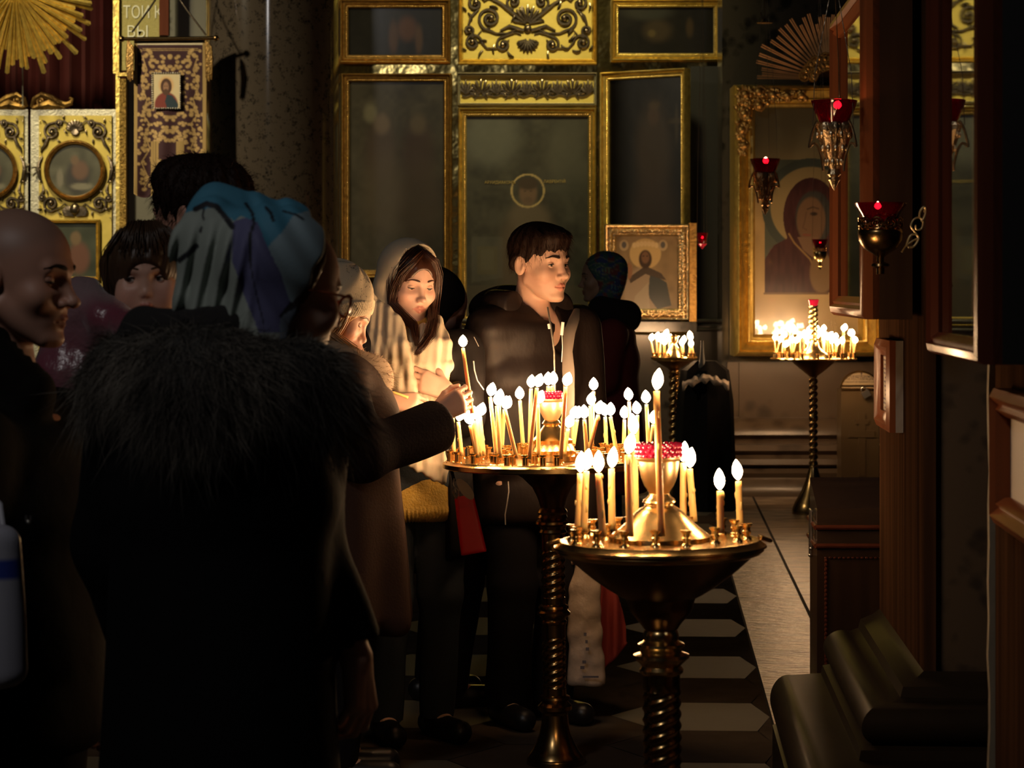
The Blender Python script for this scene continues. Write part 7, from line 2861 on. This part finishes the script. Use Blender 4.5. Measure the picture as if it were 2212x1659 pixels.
def bscarf(p):
    q = hd.loc(p)
    d = d_ell(q, (0, -.030, .040), (.087, .112, .098))
    d = smin(d, d_cap(q, (0, -.035, -.06), (0, -.03, -.17), .074, .074), .03)
    bun = d_ell(p, P(462, 560, DB + .02), (.052, .085, .100))
    pk = d_cap(p, P(462, 424, DB + .03), P(452, 520, DB - .02), .016, .05)
    rid = d_cap(p, P(470, 440, DB), P(640, 478, DB + .03), .016, .030)
    d = smin(smin(smin(d, bun, .07), pk, .05), rid, .05)
    for (x0, y0), (x1, y1), r, dy in (((440, 475), (408, 560), .030, -.02), ((420, 540), (408, 650), .030, -.05), ((452, 460), (442, 690), .026, -.075), ((466, 460), (490, 690), .030, -.088), ((500, 490), (545, 700), .036, -.085), ((560, 500), (600, 710), .042, -.070), ((618, 500), (630, 700), .040, -.03)):
        d = smin(d, d_cap(p, P(x0, y0, DB + dy + .03), P(x1, y1, DB + dy), r * .72, r * .92), .016)
    d = d + .004 * nz(p * np.array((1, 1, .35), f32), 60, 4)
    cut = d_cap(q, (0, .07, -.0), (0, .3, -.02), .088, .13)
    cut2 = d_cap(q, (0, .06, -.08), (0, .3, -.12), .062, .10)
    X = CX + p[:, 0] * F_PX / p[:, 1]
    Y = HOR - (p[:, 2] - CAM_Z) * F_PX / p[:, 1]
    d = d + .0065 * np.sin((X - 420 + .22 * (Y - 520)) * 6.283 / 40) * np.clip((560 - X) / 60, 0, 1) * np.clip((Y - 470) / 60, 0, 1)
    d = d + .003 * np.sin((X - .6 * (Y - 500)) * 6.283 / 62) * np.clip((X - 520) / 40, 0, 1)
    d = smax(d, -smin(cut, cut2, .03), .006)
    return smax(d, q[:, 1] + .004 - .40 * np.maximum(q[:, 2] - .03, 0) + .25 * np.maximum(-q[:, 2] - .01, 0), .010)


F.cloth('headscarf', bscarf, tuple(P(372, 740, DB) - Vector((0, .22, 0))), tuple(P(730, 395, DB) + Vector((0, .30, 0))), .0027, bsm, color=blue_col)
F.cloth('hair_edge', lambda p: smax(hd.s * smax(d_ell(hd.loc(p), (0, -.016, .028), (.081, .103, .087)), -d_ell(hd.loc(p), (0, .105, -.03), (.09, .098, .098)), .004), hd.s * (hd.loc(p)[:, 1] - .004 - .35 * np.maximum(hd.loc(p)[:, 2], 0)), .004), *hbox(hd, .14), .007, M['hair_brown'])

bcoat = mat('black_down_coat', (0.004, 0.004, 0.0045), 0.85, bump=(8, 0.3, 0.02), specular_ior_level=.12)
cz = .40
ct2 = F.torso_fn(cz, (.205, .165), (.195, .145), flare=(.225, .19))


def coat_b(p):
    d = folds(ct2, .008, 10, 3, .6)(p)
    sh, el, wrr, _ = F.arms[0]
    cu = el.lerp(wrr, .93)
    d = smin(d, folds(lambda p: smax(smin(d_cap(p, sh, el, .080, .064), d_cap(p, el, cu, .064, .048), .03), (p - A3(cu)) @ A3((wrr - el).normalized()), .01), .005, 22, 5)(p), .03)
    d = smin(d, F.sleeve(1, .10, .085, .06)(p), .03)
    return smax(d, -d_cap(p, el.lerp(cu, .9), cu + (cu - el).normalized() * .08, .034, .040), .005)


F.cloth('coat', coat_b, (F.o.x - .46, F.o.y - .40, cz - .03), (F.o.x + .46, F.o.y + .40, 1.40), .013, bcoat)
inner = mat('black_wool', (0.010, 0.008, 0.008), 0.95, bump=(50, .5, .006))
F.cloth('wool_collar', lambda p: smin(smin(d_cap(p, P(318, 712, DB - .02), P(470, 725, DB - .10), .038, .044), d_cap(p, P(470, 730, DB - .10), P(655, 765, DB - .02), .044, .028), .04), d_cap(p, P(312, 722, DB + .0), P(245, 780, DB + .03), .034, .030), .03) + .007 * nz(p, 55, 3),
        tuple(P(200, 820, DB) - Vector((0, .22, 0))), tuple(P(720, 620, DB) + Vector((0, .18, 0))), .009, inner)


def furhood(p):
    d = d_cap(p, P(270, 800, DB + .02), P(440, 835, DB - .155), .060, .088)
    d = smin(d, d_cap(p, P(440, 835, DB - .155), P(640, 845, DB - .10), .088, .078), .05)
    d = smin(d, d_cap(p, P(640, 835, DB - .09), P(712, 900, DB + .0), .068, .046), .04)
    d = smin(d, d_cap(p, P(250, 815, DB + .03), P(216, 850, DB + .08), .050, .04), .03)
    return d + .008 * nz(p, 30, 4)


fm = mat('dark_grey_fur', (0.05, 0.045, 0.04), 0.8, attr='col')
V, Fq = surf(furhood, tuple(P(150, 1000, DB) - Vector((0, .30, 0))), tuple(P(790, 700, DB) + Vector((0, .24, 0))), .010)
mesh_np('fur_hood', V, Fq, fm, F.root, colors=rgb((.02, .018, .015), len(V)))
pr, nr = surf_pts(V, Fq, 26000, 2)
rs = np.random.RandomState(3)
dd = nr + np.array((.45, -.1, -.45)) + .45 * rs.randn(len(nr), 3)
dd /= np.linalg.norm(dd, axis=1, keepdims=True)
k = np.clip(nz(pr.astype(f32), 45, 9) * .5 + .5, 0, 1)
cols = rgb((.034, .028, .022), len(pr)) * (1 - k[:, None]) + np.array((.21, .18, .145))[None] * k[:, None] * (0.4 + .8 * rs.rand(len(pr), 1))
strand_mesh(pr - nr * .004, dd, .034, .0007, F.root, 'hood_fur', fm, .9, .9, 4, 4, cols)
F.cloth('trousers', trousers(F, .095, .075, .062, .9), (F.o.x - .28, F.o.y - .28, .06), (F.o.x + .28, F.o.y + .28, .95), .016, tm)
shoes(F, M['shoe'])

# ------------------------------------------------------------------ bald man at the left edge
SK_M = (0.50, 0.255, 0.175)
DM = 4.48
hd = Head(P(133, 607, DM), -16, -6, 0, 1.02, jaw=1.08, nose=1.12, open=.42, look=(.1, -.25), brow=1.35, lips=.85, chin=1.15)
F = Figure('man with a shaved head and dark jacket, in profile at the left photo edge', P(20, 1760, DM + .04), -14, hd, 1.215, .82, .20, (.165, .115))
F.arm(1, F.b(.25, -.02, .92), F.b(.25, .02, .64), hand_prims(F.b(.25, .02, .64), (0, .05, -1), tuple(F.rt), True, (30, 45, 30)))
F.arm(-1, F.b(-.25, .02, .96), F.b(-.26, .08, .72), hand_prims(F.b(-.26, .08, .72), (0, 0, -1), tuple(-F.rt), False, (30, 45, 30)))
F.leg(.095)
F.leg(-.095)


def stubble(q, c, near):
    s_ = smoothstep(.025, .07, q[:, 2] - .55 * q[:, 1] + .018) * near
    s_ = np.maximum(s_, near * smoothstep(-.01, -.05, q[:, 1]) * smoothstep(-.06, -.03, q[:, 2]))
    c = blend(c, s_ * .55, (0.17, 0.115, 0.085))
    b = near * (1 - smoothstep(-.058, -.045, q[:, 2])) * smoothstep(.0, .03, q[:, 1]) * smoothstep(.16, .13, np.abs(q[:, 2]))
    return blend(c, b * .25, (0.24, 0.15, 0.115))


F.body(SK_M, color_fn=stubble)
add_face(F.root, hd, SK_M, brow_m=M['hair_dark'], brow_r=.0026)
mz = .62
mt = F.torso_fn(mz, (.225, .17), (.205, .14))


def jacket_m(p):
    d = folds(mt, .007, 14, 5, .6)(p)
    d = smin(d, folds(F.sleeve(0, .090, .082, .056), .006, 26, 1)(p), .03)
    d = smin(d, F.sleeve(1, .090, .082, .056)(p), .03)
    col = d_cap(p, P(-40, 770, DM), P(60, 850, DM - .02), .09, .05)
    return smax(smin(d, col, .04), -d_cap(p, hd.w(0, -.01, -.08), hd.w(0, .03, -.20), .068, .05), .012)


jmm = mat('dark_olive_jacket', (0.006, 0.005, 0.0035), 0.8, bump=(10, 0.3, 0.02), specular_ior_level=.12)
F.cloth('jacket', jacket_m, (F.o.x - .42, F.o.y - .36, mz - .03), (F.o.x + .42, F.o.y + .36, 1.36), .012, jmm)
F.cloth('trousers', trousers(F, .10, .08, .066, .9), (F.o.x - .3, F.o.y - .3, .06), (F.o.x + .3, F.o.y + .3, .95), .016, tm)
shoes(F, M['shoe'])
mb = MB()
mb.tube([P(42 + 5 * math.cos(t) + 20, 1118 + 12 * math.sin(t), DM - .30) for t in np.linspace(-.4, math.pi + .4, 14)], .0022, 6)
mb.build('zip_ring', M['steel'], F.root)
# bag at the lower left corner
DBG = 4.2
root = thing('shopping_bag', 'white shopping bag with a blue band, at the lower left edge of the photo', 'bag', P(-20, 1480, DBG))


def bag2(p):
    c = P(-20, 1310, DBG)
    q = p - A3(c)
    z = q[:, 2]
    t = np.clip((z + .135) / .27, 0, 1)
    rx, ry = .068 - .018 * t, .045 - .012 * t
    d = (np.sqrt((q[:, 0] / rx) ** 2 + (q[:, 1] / ry) ** 2) - 1) * np.minimum(rx, ry)
    return smax(d, np.abs(z) - .135, .03) + .004 * nz(p, 30, 6)


V, Fq = surf(bag2, tuple(P(-20, 1310, DBG) - Vector((.12, .1, .2))), tuple(P(-20, 1310, DBG) + Vector((.12, .1, .2))), .008)
Yb = HOR - (V[:, 2] - CAM_Z) * F_PX / DBG
c = blend(rgb((.34, .34, .40), len(V)), ((Yb > 1210) & (Yb < 1248)) * 1.0, (.03, .05, .28))
mesh_np('bag_body', V, Fq, mat('white_bag', (.4, .4, .45), .4, attr='col'), root, colors=c)
mb = MB()
mb.tube([P(-45, 1150, DBG + .0), P(-40, 1090, DBG + .03), P(-20, 1068, DBG + .05), P(0, 1090, DBG + .04), P(8, 1150, DBG)], .005, 8)
mb.build('handle', mat('white_handle', (.4, .4, .45), .5), root)

# ------------------------------------------------------------------ man with dark hair behind, carrying the child
DC = 5.10
hd = Head(P(356, 480, DC + .24), 155, -4, 0, 1.02, ears=True)
F = Figure('man with dark hair carrying the child, mostly hidden by the blue headscarf', P(372, 1640, DC + .30), 175, hd, 1.34, .86, .19, (.16, .11))
F.arm(1, F.b(.24, .06, 1.06), F.b(.06, .26, 1.05), hand_prims(F.b(.06, .26, 1.05), (-.9, .2, 0), (0, 1, 0), True, (20, 30, 20)))
F.arm(-1, F.b(-.24, .04, 1.05), F.b(-.06, .27, 1.0), hand_prims(F.b(-.06, .27, 1.0), (.9, .2, 0), (0, 1, 0), False, (20, 30, 20)))
F.leg(.09)
F.leg(-.09)
F.body(SK_M, head_step=.007, hand_step=.006)
add_face(F.root, hd, SK_M, brow_m=M['hair_dark'])
hq = lambda q: smin(d_ell(q, (0, -.018, .045), (.086, .106, .088)), d_ell(q, (0, .03, .09), (.06, .06, .04)), .02)
V, Fq = surf(sphere_hair(hd, hq, hcut, .004), *hbox(hd, .16), .0055)
mesh_np('hair', V, Fq, M['hair_dark'], F.root)
pr, nr = surf_pts(V, Fq, 2500, 3)
dd = nr + .5 * np.random.RandomState(2).randn(len(nr), 3)
dd /= np.linalg.norm(dd, axis=1, keepdims=True)
strand_mesh(pr - nr * .003, dd, .022, .0009, F.root, 'hair_tips', M['hair_dark'], .6, .6, 3, 7)
ht = F.torso_fn(.66, (.215, .16), (.20, .135))
F.cloth('jacket', lambda p: smin(smin(folds(ht, .007, 14, 6)(p), F.sleeve(0, .085, .078, .055)(p), .03), F.sleeve(1, .085, .078, .055)(p), .03), (F.o.x - .46, F.o.y - .40, .63), (F.o.x + .46, F.o.y + .40, 1.46), .013, mat('charcoal_jacket', (.012, .011, .012), .7))
F.cloth('trousers', trousers(F, .10, .08, .066, .95), (F.o.x - .3, F.o.y - .3, .06), (F.o.x + .3, F.o.y + .3, 1.0), .016, tm)
shoes(F, M['shoe'])

# ------------------------------------------------------------------ the child on his arm
SK_C = (0.62, 0.36, 0.26)
DK = 4.88
hd = Head(P(314, 603, DK), -84, -2, 2, .86, child=1.0, jaw=.95, nose=.8, open=.95, look=(.45, .02), lips=1.0, ears=False, brow=.6, cheek=1.15)
F = Figure('small child with bobbed brown hair and shiny purple jacket, facing the camera', P(250, 1040, DK + .06), -70, hd, 1.235, 1.06, .10, (.085, .065))
F.arm(1, F.b(.13, .05, 1.14), F.b(.10, .13, 1.10), hand_prims(F.b(.10, .13, 1.10), (-.4, .8, .1), (0, .2, 1), True, (30, 40, 20), size=.75), r=(.036, .033, .029))
F.arm(-1, F.b(-.13, .05, 1.14), F.b(-.10, .13, 1.10), hand_prims(F.b(-.10, .13, 1.10), (.4, .8, .1), (0, .2, 1), False, (30, 40, 20), size=.75), r=(.036, .033, .029))
F.legs.append((F.b(.05, 0, 1.03), F.b(.10, .10, .92), F.b(.08, .02, .80), F.b(.08, .10, .77)))
F.legs.append((F.b(-.05, 0, 1.03), F.b(-.10, .10, .92), F.b(-.08, .02, .80), F.b(-.08, .10, .77)))
_fn = F.body_fn
F.body(SK_C, head_step=.0034, hand_step=.004, step=.014, color_fn=lambda q, c, near: blend(c, near * ell_mask(np.abs(q[:, 0]), q[:, 2], .042, -.035, .026, .026, .7) * .35, (0.70, 0.30, 0.22)))
add_face(F.root, hd, SK_C, (0.035, 0.02, 0.012), brow_m=M['hair_child'], brow_r=.0013)
hf = sphere_hair(hd, lambda q: smin(d_ell(q, (0, -.014, .034), (.092, .110, .096)), d_cap(np.abs(q) * np.array((1, 0, 0), f32) + q * np.array((0, 1, 1), f32), (.080, .002, .03), (.078, .004, -.062), .022, .016), .03),
                 lambda q: d_ell(q, (0, .150, -.032), (.076, .096, .088)), .0018)
V, Fq = surf(hf, *hbox(hd, .17), .0045)
mesh_np('hair', V, Fq, M['hair_child'], F.root)
g = []
for k in range(14):
    x = -.058 + .116 * k / 13
    g.append([hd.w(x * .5, .050, .128), hd.w(x * .8, .085 - 4 * x * x, .098 - 3 * x * x), hd.w(x, hd.face_y(x, .065) + .007, .066), hd.w(x * 1.03, hd.face_y(x, .046) + .005, .045 - .004 * (k % 2))])
for sx in (-1, 1):
    for k in range(4):
        g.append([hd.w(sx * .05, .05 - .02 * k, .11), hd.w(sx * .083, .040 - .02 * k, .06), hd.w(sx * .088, .030 - .02 * k, -.01), hd.w(sx * .080, .030 - .02 * k, -.066)])
locks(g, 330, .004, .0010, F.root, 'fringe', M['hair_child'], 3)
pm = mat('shiny_purple_nylon', (0.15, 0.035, 0.07), 0.28, 0.0, attr='col', bump=(30, 0.5, 0.012), sheen_weight=.3)
kt = F.torso_fn(1.0, (.135, .11), (.125, .095))


def kjacket(p):
    d = kt(p)
    for i in (0, 1):
        d = smin(d, F.sleeve(i, .058, .054, .04)(p), .03)
    hood = d_cap(p, P(180, 655, DK + .06), P(240, 700, DK + .02), .050, .055)
    hood = smin(hood, d_cap(p, P(235, 690, DK - .01), P(300, 715, DK - .08), .036, .036), .03)
    hood = smin(hood, d_cap(p, P(165, 700, DK + .05), P(160, 800, DK + .05), .05, .08), .04)
    return smin(d, hood, .03) + .007 * nz(p, 44, 3) + .003 * nz(p, 110, 6)


V, Fq = surf(kjacket, (F.o.x - .32, F.o.y - .30, .94), (F.o.x + .28, F.o.y + .28, 1.46), .0075)
k = np.clip(nz(V, 30, 8) + .4, 0, 1)
mesh_np('jacket', V, Fq, pm, F.root, colors=rgb((.17, .03, .055), len(V)) * (1 - k[:, None]) + np.array((.24, .16, .17))[None] * k[:, None])
lg = lambda p: np.minimum(*[smin(d_cap(p, l[0], l[1], .062, .05), d_cap(p, l[1], l[2], .05, .04), .02) for l in F.legs])
F.cloth('trousers', lg, (F.o.x - .25, F.o.y - .25, .76), (F.o.x + .25, F.o.y + .2, 1.1), .010, tm)
for l in F.legs:
    F.cloth('shoe', lambda p: d_cap(p, l[2] - Vector((0, 0, .01)), l[3], .034, .030), vmin(l[2], l[3]) - np.array((.06, .06, .06)), vmax(l[2], l[3]) + np.array((.06, .06, .06)), .008, M['shoe'])

# ------------------------------------------------------------------ bent figure behind the white headscarf
DZ = 8.75
hd = Head(P(990, 690, DZ), 5, -30, 0, 1.0, ears=False)
F = Figure('person in a black hooded coat, bending behind the woman in the white headscarf', P(965, 1560, DZ + .02), 20, hd, 1.22, .82, .17, (.15, .11))
F.arm(1, F.b(.22, .06, .98), F.b(.18, .2, .85), hand_prims(F.b(.18, .2, .85), (.3, .5, -.6), (0, 0, 1), True, (30, 40, 30)))
F.arm(-1, F.b(-.22, .06, .98), F.b(-.18, .2, .85), hand_prims(F.b(-.18, .2, .85), (.3, .5, -.6), (0, 0, 1), False, (30, 40, 30)))
F.leg(.09)
F.leg(-.09)
F.body(SK_M, head_step=.007, hand_step=.008)
zt3 = F.torso_fn(.45, (.20, .16), (.185, .13))


def coat_z(p):
    q = hd.loc(p)
    d = folds(zt3, .006, 14, 2)(p)
    hood = smax(smin(d_ell(q, (0, -.035, .02), (.105, .118, .112)), d_cap(q, (0, -.05, -.06), (0, -.06, -.2), .10, .11), .05), -d_cap(q, (0, .08, -.02), (0, .3, -.03), .075, .1), .01)
    d = smin(d, hood, .04)
    for i in (0, 1):
        d = smin(d, F.sleeve(i, .08, .075, .055)(p), .03)
    return d


F.cloth('hooded_coat', coat_z, (F.o.x - .42, F.o.y - .36, .42), (F.o.x + .42, F.o.y + .4, 1.66), .013, bk)
F.cloth('trousers', trousers(F, .09, .075, .062, .9), (F.o.x - .28, F.o.y - .28, .06), (F.o.x + .28, F.o.y + .28, .95), .018, tm)
shoes(F, M['shoe'])

# ------------------------------------------------------------------ woman with the patterned headscarf, far behind
DG = 12.8
hd = Head(P(1263, 602, DG), 182, -4, 0, 1.0, jaw=.9, ears=False, open=.5, nose=1.0)
F = Figure('woman in a green patterned headscarf and red coat, facing left, behind the young man', P(1318, 1238, DG), 180, hd, 1.255, .82, .165, (.14, .10))
F.arm(1, F.b(.22, .04, .98), F.b(.16, .2, .88), hand_prims(F.b(.16, .2, .88), (-.4, .5, -.3), (0, 0, 1), True, (30, 40, 30)))
F.arm(-1, F.b(-.22, .04, .98), F.b(-.16, .2, .88), hand_prims(F.b(-.16, .2, .88), (.4, .5, -.3), (0, 0, 1), False, (30, 40, 30)))
F.leg(.08)
F.leg(-.08)
F.body((0.42, 0.27, 0.18), head_step=.0045, hand_step=.008)
add_face(F.root, hd, (0.42, 0.27, 0.18), brow_m=M['hair_brown'])


def paisley(V):
    X = CX + V[:, 0] * F_PX / V[:, 1]
    Y = HOR - (V[:, 2] - CAM_Z) * F_PX / V[:, 1]
    c = rgb((0.05, 0.13, 0.12), len(V))
    c = blend(c, smoothstep(.45, .55, vnoise(X, Y, 0.075, 3)), (0.19, 0.05, 0.05))
    c = blend(c, smoothstep(.62, .68, vnoise(X, Y, 0.11, 7)), (0.04, 0.07, 0.22))
    r, a = np.hypot(X - 1300, Y - 585), np.arctan2(Y - 585, X - 1300)
    c = blend(c, (np.sin(r * .9 + a) > .8) * (r < 18) * 1.0, (0.2, 0.34, 0.2))
    r, a = np.hypot(X - 1334, Y - 622), np.arctan2(Y - 622, X - 1334)
    c = blend(c, (np.sin(r * .9 - a) > .7) * (r < 14) * 1.0, (0.1, 0.32, 0.34))
    for k in range(8):
        y = 560 + 14 * k
        c = blend(c, (1 - smoothstep(.5, 1.6, np.abs(Y - y - 5 * np.sin(X * .12 + k)))) * .6, (0.3, 0.32, 0.17))
    return c


def pscarf(p):
    q = hd.loc(p)
    d = d_ell(q, (0, -.030, .030), (.092, .114, .104))
    d = smin(d, d_cap(q, (0, -.04, -.05), (0, .0, -.15), .078, .07), .04)
    return smax(d, -d_cap(q, (0, .075, -.02), (0, .3, -.03), .085, .12), .006) + .003 * nz(p, 60, 3)


F.cloth('headscarf', pscarf, *hbox(hd, .22), .008, mat('patterned_scarf', (.1, .1, .1), .7, attr='col'), color=paisley)
gt = F.torso_fn(.40, (.19, .155), (.17, .12), flare=(.24, .20))
rc_ = mat('dark_red_coat', (0.16, 0.018, 0.016), 0.85)
F.cloth('red_coat', lambda p: smin(smin(folds(gt, .006, 14, 2)(p), F.sleeve(0, .078, .072, .055)(p), .03), F.sleeve(1, .078, .072, .055)(p), .03), (F.o.x - .42, F.o.y - .38, .37), (F.o.x + .42, F.o.y + .38, 1.36), .014, rc_)
F.cloth('black_collar', lambda p: d_cap(p, P(1300, 672, DG - .05), P(1350, 685, DG - .02), .075, .085) + .006 * nz(p, 30, 3), tuple(P(1240, 760, DG) - Vector((0, .25, 0))), tuple(P(1400, 620, DG) + Vector((0, .25, 0))), .012, inner)
F.cloth('trousers', trousers(F, .085, .07, .06, .9), (F.o.x - .26, F.o.y - .26, .06), (F.o.x + .26, F.o.y + .26, .95), .018, tm)
shoes(F, M['shoe'])
